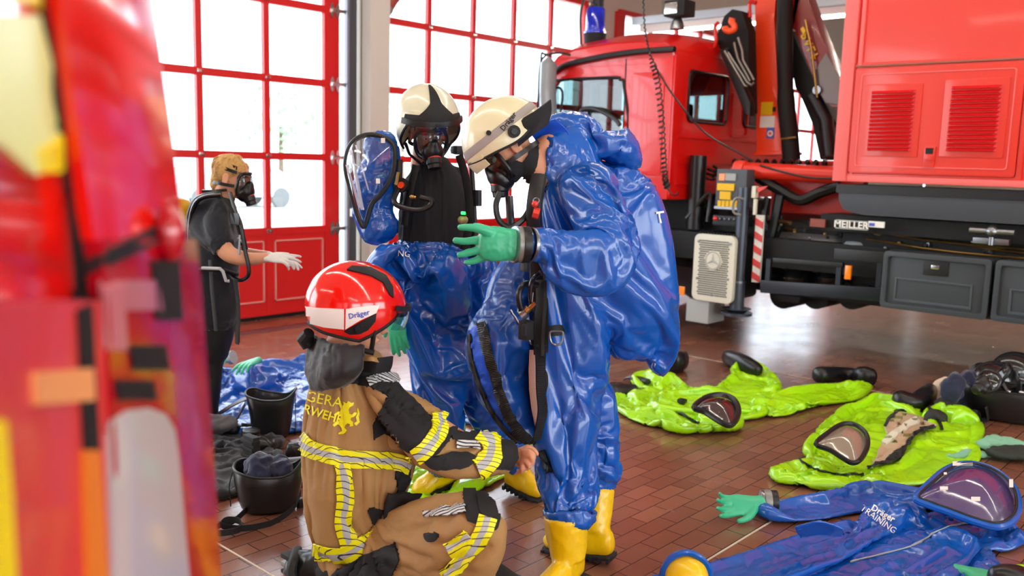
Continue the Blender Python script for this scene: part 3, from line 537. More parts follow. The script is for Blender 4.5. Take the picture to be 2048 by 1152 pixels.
# maker's plate
t = MB(); xbox(t, 1671, 441, 1734, 459, 7.2, .03); mpz = t.build('maker_plate', 'lgrey', truck, smooth=0); t = MB(); xbox(t, 1674, 444, 1730, 456, 7.194, .01); t.build('plate_field', 'matblack', mpz, smooth=0)
text('lettering', 'MEILLER', frame(onX(1702, 450, 7.19), V(0, -1, 0), V(0, 0, 1)), .078, 'white', mpz, .002, bold=True)
t = MB(); xbox(t, 1736, 443, 1768, 455, 7.195, .02); mo = t.build('notice_plate', 'white', truck, smooth=0); t = MB(); xbox(t, 1738, 446, 1749, 452, 7.19, .01); t.build('blue_mark', MATS['label_blue'], mo, smooth=0)
t = MB(); xbox(t, 1620, 438, 1650, 454, 7.3, .03); t.build('reflector', mat('reflector_rust', '8a3a28', .4), truck)
t = MB(); xbox(t, 1945, 477, 2018, 489, 7.2, .05); t.build('valve_plate', 'steel', truck, bevel=.004); t = MB(); p = onX(1984, 463, 7.2); t.cyl(p+V(0, -.15, 0), p+V(0, .15, 0), .025); t.cyl(p, p-V(0, 0, .1), .018); t.ball(p, .045); t.build('valve', 'steel', truck)
t = MB(); xbox(t, 1640, 440, 2060, 475, 7.35, .4); t.build('frame_rail', 'matblack', truck, smooth=0)
# body box
by1, bz0 = YZ(1667, 362); BT = 3.75; by0 = -2.6
t = MB(); t.box((TX0, by0, bz0), (TX0+2.45, by1, BT)); bd = lab(t.build('body', 'boxred', truck, bevel=.03), 'tall red equipment body')
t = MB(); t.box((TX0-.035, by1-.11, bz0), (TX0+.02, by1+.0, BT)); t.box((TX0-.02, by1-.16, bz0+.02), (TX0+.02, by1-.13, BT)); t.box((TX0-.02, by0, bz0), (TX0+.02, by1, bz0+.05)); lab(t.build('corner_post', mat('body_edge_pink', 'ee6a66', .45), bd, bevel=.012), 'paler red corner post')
# hatch
h0y, h1y = YZ(1707, 240)[0], YZ(2042, 240)[0]; h1z = YZ(1712, 137)[1]; h0z = YZ(1697, 345)[1]
hat = MB(); hat.plate(rrect(h1y, h0z, h0y, h1z, .02), [], lambda y, z: (TX0-.03, y, z), (.05, 0, 0)); ht = hat.build('hatch', 'boxred', bd, bevel=.014)
t = MB(); t.plate(rrect(h1y-.04, h0z-.04, h0y+.04, h1z+.04, .02), [rrect(h1y-.008, h0z-.008, h0y+.008, h1z+.008, .02)], lambda y, z: (TX0-.015, y, z), (.03, 0, 0)); t.build('hatch_frame', 'boxred', bd, bevel=.006)
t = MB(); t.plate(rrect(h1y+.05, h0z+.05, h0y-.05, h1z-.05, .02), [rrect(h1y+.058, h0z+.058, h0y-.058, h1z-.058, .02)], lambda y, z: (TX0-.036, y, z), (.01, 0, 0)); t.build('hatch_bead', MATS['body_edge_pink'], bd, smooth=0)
t = MB(); t.cyl((TX0-.035, h1y, h1z+.01), (TX0-.035, h0y, h1z+.01), .008, n=8); t.build('hinge_line', mat('hinge_rust', '9a6050', .5), bd)
for x0, x1, ya, yb in ((1742, 1831, 180, 302), (1900, 2002, 170, 303)):
    a, b_ = YZ(x0, 240)[0], YZ(x1, 240)[0]; zt, zb = YZ((x0+x1)/2, ya)[1], YZ((x0+x1)/2, yb)[1]
    t = MB(); t.plate(rrect(b_-.045, zb-.045, a+.045, zt+.045, .01), [], lambda y, z: (TX0-.038, y, z), (.012, 0, 0)); lp = t.build('louvre', 'boxred', bd, bevel=.004)
    t = MB(); n = 15; h = (zt-zb)/n
    for k in range(n):
        z = zb+k*h
        t.add([V(TX0-.036, b_, z), V(TX0-.036, a, z), V(TX0-.036, a, z+h*.85), V(TX0-.036, b_, z+h*.85), V(TX0-.066, b_+.02, z+h*.1), V(TX0-.066, a-.02, z+h*.1)], [(0, 1, 5, 4), (4, 5, 2, 3), (0, 4, 3), (1, 2, 5)])
    lab(t.build('slats', mat('louvre_red', 'd2141c', .4), bd, smooth=0), 'deep red louvre slats')
t = MB(); a = xbox(t, 1847, 293, 1869, 334, TX0-.045, .02); t.build('latch', 'boxred', bd, bevel=.004); t = MB(); xbox(t, 1851, 296, 1866, 308, TX0-.048, .01); t.build('latch_recess', 'matblack', bd, smooth=0); t = MB(); xbox(t, 1851, 311, 1866, 321, TX0-.06, .02); t.build('latch_pull', 'boxred', bd, bevel=.004)
# dark skirt under the body
sk = [YZ(1673, 368), YZ(1674, 400), YZ(1682, 418), YZ(1700, 426), YZ(1722, 430), (YZ(2040, 438)[0], YZ(1722, 430)[1]), (by0, YZ(1722, 430)[1]), (by0, YZ(1673, 368)[1])]
t = MB(); t.plate(sk, [], lambda y, z: (TX0+.03, y, z), (.4, 0, 0)); lab(t.build('skirt', mat('skirt_charcoal', '3a3d44', .5), truck, bevel=.012), 'charcoal skirt below the body'); t = MB(); t.box((TX0+.015, by0, YZ(1673, 385)[1]), (TX0+.03, by1-.02, YZ(1673, 368)[1]+.0)); t.build('skirt_band', 'black', truck, smooth=0)
# tool boxes
def toolbox(x0, x1, yt, yb, w=None):
    a = YZ(x0, (yt+yb)/2)[0]; b_ = YZ(x1, (yt+yb)/2)[0] if w is None else a-w; zt = YZ(x0, yt)[1]; zb = YZ(x0, yb)[1]
    t = MB(); t.plate(rrect(b_, zb, a, zt, .03), [rrect(b_+.035, zb+.04, a-.035, zt-.04, .02)], lambda y, z: (TX0-.05, y, z), (.08, 0, 0)); o = t.build('tool_box', mat('box_dark', '3b4046', .45), truck, bevel=.01)
    t = MB(); t.box((TX0-.02, b_+.01, zb+.01), (TX0+.5, a-.01, zt-.01)); t.build('box_body', MATS['box_dark'], o, bevel=.01)
    W2 = a-b_; t = MB(); t.plate([(b_+W2*.15, zb+.06), (a-W2*.12, zb+.06), (a-W2*.12, zb+(zt-zb)*.55), (b_+W2*.15, zb+(zt-zb)*.55)], [(b_+W2*.17, zb+.08), (a-W2*.14, zb+.08), (a-W2*.14, zb+(zt-zb)*.52), (b_+W2*.17, zb+(zt-zb)*.52)] and [[(b_+W2*.17, zb+.08), (a-W2*.14, zb+.08), (a-W2*.14, zb+(zt-zb)*.52), (b_+W2*.17, zb+(zt-zb)*.52)]], lambda y, z: (TX0-.03, y, z), (.02, 0, 0)); t.build('box_relief', 'grey', o, bevel=.004)
    cy2 = (a+b_)/2; t = MB(); t.plate([(cy2-.09, zt-.16), (cy2+.09, zt-.16), (cy2+.09, zt-.05), (cy2-.09, zt-.05)], [], lambda y, z: (TX0-.03, y, z), (.02, 0, 0)); t.build('latch_recess', 'black', o, bevel=.004)
    t = MB(); t.box((TX0-.045, cy2-.03, zt-.11), (TX0-.03, cy2+.03, zt-.08)); t.build('latch', 'chrome', o, bevel=.004)
    return o
toolbox(1768, 1984, 500, 613); toolbox(1990, 2100, 518, 640, .85)
# cables from the ceiling to the truck
reel = thing('cable_reel', 'red cable reel under the ceiling with black coiled cable hanging down', 'cable reel', onX(1290, -10, 6.9))
p = onX(1290, -14, 6.9); t = MB(); t.lathe(p+V(0, 0, -.03), (0, 0, 1), [(0, .08), (.02, .13), (.06, .13), (.1, .05)]); t.build('reel', 'boxred', reel)
t = MB(); t.cyl(p+V(0, 0, .05), (p.x, p.y, 5.2), .01); t.build('hanger', 'steel', reel)
cc = MB(); ax = crom([onX(a, b, 6.9) for a, b in ((1286, -5), (1290, 60), (1300, 110), (1314, 160), (1322, 230), (1326, 300), (1330, 355), (1335, 375))], 30)
pts = []
for i, q in enumerate(ax):
    rr = .006 if i < 60 else .028*min(1, (i-60)/20+.3); an = i*1.35; pts.append(q+V(0, rr*math.cos(an), 0)+V(rr*math.sin(an)*.7, 0, rr*math.sin(an)*.7))
pts += crom([onX(a, b, 6.9) for a, b in ((1337, 380), (1345, 390), (1353, 390), (1357, 384))], 4); cc.tube(pts, .007, 6); cc.build('coiled_cable', 'rubber', reel)
t = MB(); t.tube(crom([onX(a, b, X) for a, b, X in ((1308, 130, 6.92), (1350, 195, 7.0), (1410, 265, 7.3), (1485, 310, 7.55), (1520, 335, 7.6))], 8), .009, 6); t.build('charging_cable', 'rubber', truck)
t = MB(); t.tube(crom([onX(a, b, 7.5) for a, b in ((1520, 330), (1570, 345), (1620, 355), (1668, 357))], 6), .01, 6); t.build('cable', 'rubber', truck)
# ------------------------------------------------------------------ cloth and bodies
_rs = np.random.RandomState(5); _pm = np.concatenate([_rs.permutation(256)]*2); _gr = _rs.normal(size=(256, 3)); _gr /= np.linalg.norm(_gr, axis=1)[:, None]
def perlin(P):
    i = np.floor(P).astype(int); f = P-i; i &= 255; u = f*f*f*(f*(f*6-15)+10); acc = np.zeros(len(P))
    for dx in (0, 1):
        for dy in (0, 1):
            for dz in (0, 1):
                h = _pm[_pm[_pm[(i[:, 0]+dx) & 255]+((i[:, 1]+dy) & 255)]+((i[:, 2]+dz) & 255)]
                g = _gr[h]; d = f-np.array([dx, dy, dz]); w = (u[:, 0] if dx else 1-u[:, 0])*(u[:, 1] if dy else 1-u[:, 1])*(u[:, 2] if dz else 1-u[:, 2])
                acc += w*(g*d).sum(1)
    return acc
def crumple(P, f, seed=0, stretch=None):
    """sharp creases between flat facets"""
    Q = P*f+seed*13.7
    if stretch is not None: a = np.array(stretch, float); a /= np.linalg.norm(a); Q = Q-np.outer(Q@a, a)*.62
    wv = np.stack([perlin(Q*.6+31), perlin(Q*.6+57), perlin(Q*.6+83)], 1); Q = Q+wv*.9
    n1 = np.abs(perlin(Q)); n2 = np.abs(perlin(Q*1.9+7))
    return (1-np.minimum(1, n1*2.6))**1.6 + .45*(1-np.minimum(1, n2*2.6))**1.6 - .35
def mscale(p): return (p-CAM).dot(_fw)/FPX
def _res(pts, n):
    A = np.array(pts, float); out = []; L = len(A)
    for i in range(L-1):
        p0 = A[i-1] if i else 2*A[0]-A[1]; p1 = A[i]; p2 = A[i+1]; p3 = A[i+2] if i+2 < L else 2*A[-1]-A[-2]
        for k in range(n): t = k/n; out.append(.5*((2*p1)+(p2-p0)*t+(2*p0-5*p1+4*p2-p3)*t*t+(3*p1-p0-3*p2+p3)*t**3))
    out.append(A[-1]); return np.array(out)
def rings_from(mb, C, Wd, Dp, side=None, n=20, sq=2.3, mi=0):
    """closed loft, centres C, half widths Wd (across the view) and half depths Dp"""
    L = len(C); R = []
    for i in range(L):
        t = (C[min(i+1, L-1)]-C[max(i-1, 0)]).normalized(); v = (CAM-C[i]).normalized() if side is None else Vector(side)
        s = t.cross(v)
        if s.length < .2: s = t.cross(Vector((0, 0, 1)))
        s.normalize(); d = s.cross(t).normalized()
        R.append((C[i], s, d, Wd[i], Dp[i], t))
    rr = []
    def ring(c, s, d, w, h): return [c+s*(w*math.copysign(abs(math.cos(q))**(2/sq), math.cos(q)))+d*(h*math.copysign(abs(math.sin(q))**(2/sq), math.sin(q))) for q in [2*math.pi*k/n for k in range(n)]]
    c, s, d, w, h, t = R[0]; e = min(w, h)
    for a in (1, .8, .45): rr.append(ring(c-t*e*.75*a, s, d, w*math.sqrt(1-a*a*.96), h*math.sqrt(1-a*a*.96)))
    for c, s, d, w, h, t in R: rr.append(ring(c, s, d, w, h))
    e = min(w, h)
    for a in (.45, .8, 1): rr.append(ring(c+t*e*.75*a, s, d, w*math.sqrt(1-a*a*.96), h*math.sqrt(1-a*a*.96)))
    mb.rings(rr, True, mi)
def chain(mb, pts, ratio=.8, n=4, seg=20, sq=2.2):
    """limb drawn through photograph pixels: (px, py, distance, half width px[, depth ratio])"""
    P = _res([list(p)+([ratio] if len(p) == 4 else []) for p in pts], n); C = [D(p[0], p[1], p[2]) for p in P]
    Wd = [max(p[3], 1)*mscale(c) for p, c in zip(P, C)]; rings_from(mb, C, Wd, [w*max(p[4], .1) for w, p in zip(Wd, P)], n=seg, sq=sq)
def lchain(mb, pts, n=4, seg=20, sq=2.3, lift=0):
    """limb lying on the floor: (px, py of its middle, half width m, half height m[, extra height])"""
    P = _res([list(p)+([0] if len(p) == 4 else []) for p in pts], n)
    C = [G(p[0], p[1], max(p[3], .008)+p[4]+lift) for p in P]; rings_from(mb, C, [max(p[2], .01) for p in P], [max(p[3], .008) for p in P], side=(0, 0, 1), n=seg, sq=sq)
def _eval_remesh(mb, vox):
    me = bpy.data.meshes.new('t'); me.from_pydata([tuple(v) for v in mb.v], [], mb.f)
    bm = bmesh.new(); bm.from_mesh(me); bmesh.ops.recalc_face_normals(bm, faces=bm.faces); bm.to_mesh(me); bm.free()
    o = bpy.data.objects.new('t', me); COL.objects.link(o); md = o.modifiers.new('r', 'REMESH'); md.mode = 'VOXEL'; md.voxel_size = vox
    dg = bpy.context.evaluated_depsgraph_get(); ev = o.evaluated_get(dg).to_mesh(); nv = len(ev.vertices)
    co = np.empty(nv*3); ev.vertices.foreach_get('co', co); co = co.reshape(-1, 3)
    fs = [tuple(p.vertices) for p in ev.polygons]
    bpy.data.objects.remove(o); bpy.data.meshes.remove(me); return co, fs
def _edges(fs):
    q = np.array([f if len(f) == 4 else f+(f[-1],) for f in fs]); e = np.concatenate([q[:, [0, 1]], q[:, [1, 2]], q[:, [2, 3]], q[:, [3, 0]]]); e = e[e[:, 0] != e[:, 1]]; e.sort(axis=1); return q, np.unique(e, axis=0)
def _smooth(co, e, it, k=.6):
    n = len(co); deg = np.bincount(e.ravel(), minlength=n).astype(float); deg[deg == 0] = 1
    for _ in range(it):
        s = np.zeros_like(co)
        for a in range(3): s[:, a] = np.bincount(e[:, 0], co[e[:, 1], a], n)+np.bincount(e[:, 1], co[e[:, 0], a], n)
        co = co+(s/deg[:, None]-co)*k
    return co
def _normals(co, q):
    fn = np.cross(co[q[:, 2]]-co[q[:, 0]], co[q[:, 3]]-co[q[:, 1]]); N = np.zeros_like(co)
    for j in range(4):
        for a in range(3): N[:, a] += np.bincount(q[:, j], fn[:, a], len(co))
    l = np.linalg.norm(N, axis=1); l[l == 0] = 1; return N/l[:, None]
class Surf:
    pass
def hit(bvh, px, py):
    d = ray(px, py).normalized(); h = bvh.ray_cast(CAM, d); return h
def simulate(co, fs, body=None, pins=None, frames=18, grow=.12, press=.6, bend=.6, grav=1, tens=25, dist=.006, floor=False, selfc=False):
    """let the fabric buckle and drape over what is inside it; returns the settled shape"""
    me = bpy.data.meshes.new('t'); me.from_pydata(co.tolist(), [], fs); o = bpy.data.objects.new('t', me); COL.objects.link(o); tmp = [o]
    if pins is not None:
        vg = o.vertex_groups.new(name='p'); W_ = np.clip(pins, 0, 1)
        Q_ = np.round(W_*25)/25
        for w in np.unique(Q_):
            if w > 0: vg.add(np.nonzero(Q_ == w)[0].tolist(), float(w), 'REPLACE')
    md = o.modifiers.new('c', 'CLOTH'); st = md.settings; st.quality = 4; st.mass = .25; st.tension_stiffness = tens; st.compression_stiffness = tens; st.shear_stiffness = tens*.4; st.bending_stiffness = bend; st.air_damping = 3
    st.tension_damping = 8; st.compression_damping = 8; st.shear_damping = 8; st.bending_damping = .8
    st.shrink_min = -grow; st.effector_weights.gravity = grav
    if pins is not None: st.vertex_group_mass = 'p'; st.pin_stiffness = 1
    if press: st.use_pressure = True; st.uniform_pressure_force = press
    cs = md.collision_settings; cs.use_collision = True; cs.distance_min = dist; cs.collision_quality = 2; cs.use_self_collision = selfc; cs.self_distance_min = .004
    cols = []
    if body is not None: cols += [b for b in (body if isinstance(body, list) else [body])]
    if floor:
        fm = bpy.data.meshes.new('t'); c = co.mean(0); fm.from_pydata([(c[0]-4, c[1]-4, 0), (c[0]+4, c[1]-4, 0), (c[0]+4, c[1]+4, 0), (c[0]-4, c[1]+4, 0)], [], [(0, 1, 2, 3)]); fo = bpy.data.objects.new('t', fm); COL.objects.link(fo); tmp.append(fo); cols.append(fo)
    for b in cols: k = b.modifiers.new('k', 'COLLISION'); b.collision.thickness_outer = .006; b.collision.cloth_friction = 8
    SC.frame_set(1); md.point_cache.frame_start = 1; md.point_cache.frame_end = frames+2
    for f_ in range(1, frames+1): SC.frame_set(f_)
    dg = bpy.context.evaluated_depsgraph_get(); ev = o.evaluated_get(dg).to_mesh(); out = np.empty(len(co)*3); ev.vertices.foreach_get('co', out); out = out.reshape(-1, 3)
    for b in cols:
        if b not in tmp: b.modifiers.remove(b.modifiers['k'])
    for x in tmp: m_ = x.data; bpy.data.objects.remove(x); bpy.data.meshes.remove(m_)
    SC.frame_set(1)
    if not np.isfinite(out).all() or np.abs(out-co).max() > 1.5: print('SIM FAILED'); return co
    return out
def cloth(name, mb, m, parent=None, vox=.012, it=4, cr=(), folds=(), loc=None, floor=False, flatten=None, after=2, ang=60, sim=None, sub=0):
    co, fs = _eval_remesh(mb, vox); q, e = _edges(fs); co = _smooth(co, e, it)
    if sim: sim = dict(sim); pf = sim.pop('pinf', None); co = simulate(co, fs, pins=pf(co) if pf else None, **sim)
    if cr:
        N = _normals(co, q); dsp = np.zeros(len(co))
        for k, c in enumerate(cr): dsp += c[1]*crumple(co, c[0], k+(c[3] if len(c) > 3 else 0), c[2] if len(c) > 2 else None)
        co = co+N*dsp[:, None]
    if folds:
        N = _normals(co, q); bv = BVHTree.FromPolygons([Vector(v) for v in co], fs); dsp = np.zeros(len(co))
        for fd in folds:
            pl, wpx, amp = fd; pts = []
            pc = crom([Vector((x, y, 0)) for x, y in pl], 5)
            for p in pc:
                h = hit(bv, p.x, p.y)
                if h[0] is not None and (not pts or (h[0]-pts[-1]).length < .25): pts.append(h[0])
            if len(pts) < 2: continue
            w = wpx*mscale(pts[0]); best = np.full(len(co), 9.); par = np.zeros(len(co)); n_ = len(pts)-1
            for i in range(n_):
                a = np.array(pts[i]); b = np.array(pts[i+1]); ab = b-a; t = np.clip(((co-a)@ab)/max(ab@ab, 1e-9), 0, 1); d = np.linalg.norm(co-a-t[:, None]*ab, axis=1)
                mk = d < best; best[mk] = d[mk]; par[mk] = ((i+t)/n_)[mk]
            dsp += amp*np.exp(-(best/w)**1.25)*np.clip(np.minimum(par, 1-par)*5+.15, 0, 1)
        co = co+N*dsp[:, None]
    if after: co = _smooth(co, e, after, .35)
    if floor: co[:, 2] = np.where(co[:, 2] < .012, .004+np.clip(co[:, 2], 0, 1)*.6, co[:, 2])
    if flatten: co = flatten(co)
    o = mesh_from(name, co, fs, m, parent, loc, ang); s = Surf(); s.o = o; s.co = co; s.fs = fs; s.bvh = BVHTree.FromPolygons([Vector(v) for v in co], fs); return s
def pins(lst, hold=.04):
    """soft anchors (px, py, distance, radius m[, weight])"""
    def f(co):
        w = np.full(len(co), hold)
        for a in lst:
            c = np.array(D(*a[:3])); d = np.linalg.norm(co-c, axis=1); w = np.maximum(w, np.clip(1.6-d/a[3], 0, 1)*(a[4] if len(a) > 4 else 1))
        return w
    return f
def surf_of(o):
    s = Surf(); b = base_of(o) if o.parent else o.location; s.o = o; cs = [v.co+b for v in o.data.vertices]; s.bvh = BVHTree.FromPolygons(cs, [tuple(p.vertices) for p in o.data.polygons]); return s
def mesh_from(name, co, fs, m, parent=None, loc=None, ang=60):
    b0 = base_of(parent) if parent is not None else Vector(loc if loc is not None else (0, 0, 0)); me = bpy.data.meshes.new(name)
    me.from_pydata((co-np.array(b0)).tolist(), [], fs); me.materials.append(M[m] if isinstance(m, str) else m)
    me.polygons.foreach_set('use_smooth', [True]*len(me.polygons)); o = bpy.data.objects.new(name, me); COL.objects.link(o)
    if parent is not None: o.parent = parent
    else: o.location = b0
    return o
def _cast(surfs, px, py, off):
    best = None; sv = surfs if isinstance(surfs, (list, tuple)) else [surfs]
    for s in sv:
        h = hit(s.bvh, px, py)
        if h[0] is not None and (best is None or h[3] < best[3]): best = h
    if best is None: return None
    n = best[1]; d = (CAM-best[0]).normalized()
    if n.dot(d) < 0: n = -n
    return best[0]+n*off, n
from mathutils.geometry import delaunay_2d_cdt
def patch(surf, poly, name, m, parent, off=.006, step=6, smooth=True, th=.004, under=None):
    """a fabric piece sewn on a garment: outline in pixels, laid onto the surface"""
    P = [Vector(p) for p in poly]; pts = []
    if smooth: c = cromc([Vector((p[0], p[1], 0)) for p in P], 4); P = [Vector((a.x, a.y)) for a in c]
    for i in range(len(P)):
        a, b = P[i], P[(i+1) % len(P)]; k = max(1, int((b-a).length/step))
        for j in range(k): pts.append(a+(b-a)*(j/k))
    if under is not None:
        me = under.o.data; ms = M[m] if isinstance(m, str) else m
        if not hasattr(under, 'prj'):
            fc = np.empty(len(me.polygons)*3); me.polygons.foreach_get('center', fc); fc = fc.reshape(-1, 3)+np.array(base_of(under.o)); fn = np.empty(len(me.polygons)*3); me.polygons.foreach_get('normal', fn); fn = fn.reshape(-1, 3)
            w_ = fc-np.array(CAM); z_ = w_@np.array(_fw); under.prj = np.stack([1024+FPX*(w_@np.array(_r))/z_, 576-FPX*(w_@np.array(_u))/z_], 1); under.fac = (fn*w_).sum(1) < .02*np.linalg.norm(w_, axis=1)
        if ms.name not in me.materials: me.materials.append(ms)
        k_ = me.materials.find(ms.name); x_, y_ = under.prj[:, 0], under.prj[:, 1]; ins = np.zeros(len(x_), bool)
        for i in range(len(pts)):
            (xa, ya), (xb, yb) = pts[i-1][:2], pts[i][:2]
            if ya != yb: ins ^= ((ya > y_) != (yb > y_)) & (x_ < (xb-xa)*(y_-ya)/(yb-ya)+xa)
        for i in np.nonzero(ins & under.fac)[0].tolist(): me.polygons[i].material_index = k_
    nb = len(pts); xs = [p[0] for p in pts]; ys = [p[1] for p in pts]; inner = []
    for x in np.arange(min(xs)+step*.5, max(xs), step):
        for y in np.arange(min(ys)+step*.5, max(ys), step): inner.append(Vector((x, y)))
    vs, es, fs, *_ = delaunay_2d_cdt([Vector((p[0], p[1])) for p in pts]+inner, [(i, (i+1) % nb) for i in range(nb)], [list(range(nb))], 2, .01)
    fs = [f for f in fs if len(f) > 2]; H = [_cast(surf, v.x, v.y, 0) for v in vs]; ok = [i for i, h in enumerate(H) if h]
    if not ok: print('PATCH MISS', name); return None
    mp = {j: i for i, j in enumerate(ok)}; n = len(ok)
    F = [f for f in fs if all(i in mp for i in f)]
    F = [f for f in F if max((H[f[i]][0]-H[f[i-1]][0]).length for i in range(len(f))) < .12]
    top = [H[i][0]+H[i][1]*off for i in ok]; bot = [H[i][0]-H[i][1]*th for i in ok]; mb = MB(); FF = []; cnt = {}
    for f in F:
        g = [mp[i] for i in f]; FF.append(g); FF.append([n+i for i in g[::-1]])
        for i in range(len(g)): k = (g[i-1], g[i]); cnt[k] = cnt.get(k, 0)+1
    for (a, b) in cnt:
        if (b, a) not in cnt: FF.append([a, b, n+b, n+a])
    mb.add(top+bot, FF); return mb.build(name, m, parent, smooth=50)
def stripe(surf, line, hw, name, m, parent, off=.005, n=6, k=8, hw2=None, th=.006):
    """a band sewn on a garment along a pixel line, half width in px"""
    L = crom([Vector((x, y, 0)) for x, y in line], n); g = []; N = len(L)
    for i, p in enumerate(L):
        t = (L[min(i+1, N-1)]-L[max(i-1, 0)]).normalized(); s = Vector((-t.y, t.x, 0)); w = hw if hw2 is None else hw+(hw2-hw)*i/(N-1); row = []
        for j in range(k+1):
            q = p+s*(w*(2*j/k-1)); h = _cast(surf, q.x, q.y, off); row.append(h[0] if h else None)
        g.append(row)
    for row in g:
        for j in range(k+1):
            if row[j] is None:
                c = [r for r in row if r is not None]
                row[j] = min(c, key=lambda r: 0) if c else None
        for j in range(1, k+1):
            pass
    g = [r for r in g if all(x is not None for x in r)]
    if len(g) < 2: print('STRIPE MISS', name, line[0]); return None
    return MB().sheet(g, th).build(name, m, parent, smooth=50)
def decal(surf, s, px, py, dx, dy, size, m, parent, name='lettering', off=.004, shear=0, bold=True, sx=1):
    """lettering printed on a garment: centre, unit reading direction and size in pixels"""
    c = bpy.data.curves.new('t', 'FONT'); c.body = s; c.size = 1; c.align_x = 'CENTER'; c.align_y = 'CENTER'; c.resolution_u = 2; c.shear = shear
    if bold: c.offset = .02
    t = bpy.data.objects.new('t', c); COL.objects.link(t); dg = bpy.context.evaluated_depsgraph_get(); me = bpy.data.meshes.new_from_object(t.evaluated_get(dg)); bpy.data.objects.remove(t)
    bm = bmesh.new(); bm.from_mesh(me); bmesh.ops.triangulate(bm, faces=bm.faces); bmesh.ops.subdivide_edges(bm, edges=bm.edges, cuts=1, use_grid_fill=True); bm.to_mesh(me); bm.free()
    l = math.hypot(dx, dy); dx /= l; dy /= l; b0 = base_of(parent); bad = False
    miss = set(); Q = []; rd = []
    for v in me.vertices:
        x, y = v.co.x*size*sx, v.co.y*size; X_, Y_ = px+dx*x+dy*y, py+dy*x-dx*y; h = _cast(surf, X_, Y_, 0)
        if h is None: miss.add(v.index); continue
        Q.append((v, X_, Y_, (h[0]-CAM).length))
    if len(Q) > 8:   # print bridges the narrow folds
        A = np.array([[1, q[1]-px, q[2]-py, (q[1]-px)**2*.01, (q[2]-py)**2*.01, (q[1]-px)*(q[2]-py)*.01] for q in Q]); d = np.array([q[3] for q in Q]); sol = np.linalg.lstsq(A, d, rcond=None)[0]; fit = A@sol
        for (v, X_, Y_, dd), f in zip(Q, fit): v.co = CAM+ray(X_, Y_).normalized()*(min(dd, f)-off)-b0
    bm = bmesh.new(); bm.from_mesh(me); bm.verts.ensure_lookup_table(); dead = [v for v in bm.verts if v.index in miss]
    for e in bm.edges:
        if e.calc_length() > .06: dead += [e.verts[0]]
    bmesh.ops.delete(bm, geom=list(set(dead)), context='VERTS'); bm.to_mesh(me); bm.free()
    me.materials.clear(); me.materials.append(M[m] if isinstance(m, str) else m); o = bpy.data.objects.new(name, me); COL.objects.link(o); o.parent = parent; return o
def hand_solid(mb, wrist, fwd, back, thumb=1, sc=1, curls=(.25, .25, .3, .35), spread=.1, tcurl=.3, tup=.2, rad=1):
    """palm and five fingers; back = direction the back of the hand faces, thumb = +1/-1 side"""
    y = Vector(fwd).normalized(); z = Vector(back); z = (z-y*z.dot(y)).normalized(); x = y.cross(z)*thumb; w = Vector(wrist)
    def P(a, b, c): return w+(x*a+y*b+z*c)*sc
    R = []; n = 16
    for b, hw, ht, cx in ((-.03, .026, .021, 0), (.0, .027, .019, 0), (.03, .036, .018, .003), (.06, .041, .016, .001), (.085, .041, .0135, 0), (.098, .036, .010, 0)):
        R.append([P(cx+hw*math.cos(q), b, ht*math.sin(q)) for q in [2*math.pi*k/n for k in range(n)]])
    mb.rings(R)
    for k, (ox, ln, r) in enumerate(((.030, .074, .0092), (.0105, .083, .0096), (-.0105, .076, .0092), (-.030, .058, .0082))):
        a = (ox/.03)*spread; c = curls[k]; d = [math.sin(a), math.cos(a)]; pts = []; p = (ox*.95, .078, 0); th = 0; seg = [.026, ln*.45, ln*.32, ln*.26]
        pts.append(P(*p))
        for j, sgl in enumerate(seg):
            if j: th += c*(1.0 if j < 3 else .8)
            p = (p[0]+d[0]*sgl*math.cos(th), p[1]+d[1]*sgl*math.cos(th), p[2]-sgl*math.sin(th)); pts.append(P(*p))
        rr = [r*1.05, r*1.08, r, r*.93, r*.8]; t = (pts[-1]-pts[-2]).normalized()
        pts2 = crom(pts, 3); r2 = list(np.interp(np.linspace(0, 4, len(pts2)), range(5), rr)); pts2.append(pts2[-1]+t*r*.5*sc); r2.append(r*.4)
        mb.tube(pts2, [q*sc*rad for q in r2], 10)
    p = (.018, .015, -.004); pts = [P(*p)]; a = .75; th = .25
    for j, sgl in enumerate((.035, .034, .03)):
        p = (p[0]+sgl*math.sin(a)*math.cos(th*.5), p[1]+sgl*math.cos(a), p[2]-sgl*math.sin(th)*tup*2); pts.append(P(*p)); a -= tcurl
    pts2 = crom(pts, 3); mb.tube(pts2, [q*sc*rad for q in np.interp(np.linspace(0, 3, len(pts2)), range(4), [.017, .0145, .0115, .009])], 10); t = (pts2[-1]-pts2[-2]).normalized(); mb.ball(pts2[-1], .009*sc*rad, n=10)
def finger_px(mb, pts, r0, r1):
    """one finger through pixels (px, py, distance), radii in metres"""
    P = crom([D(*p) for p in pts], 4); mb.tube(P, list(np.linspace(r0, r1, len(P))), 10); mb.ball(P[-1], r1, n=10)
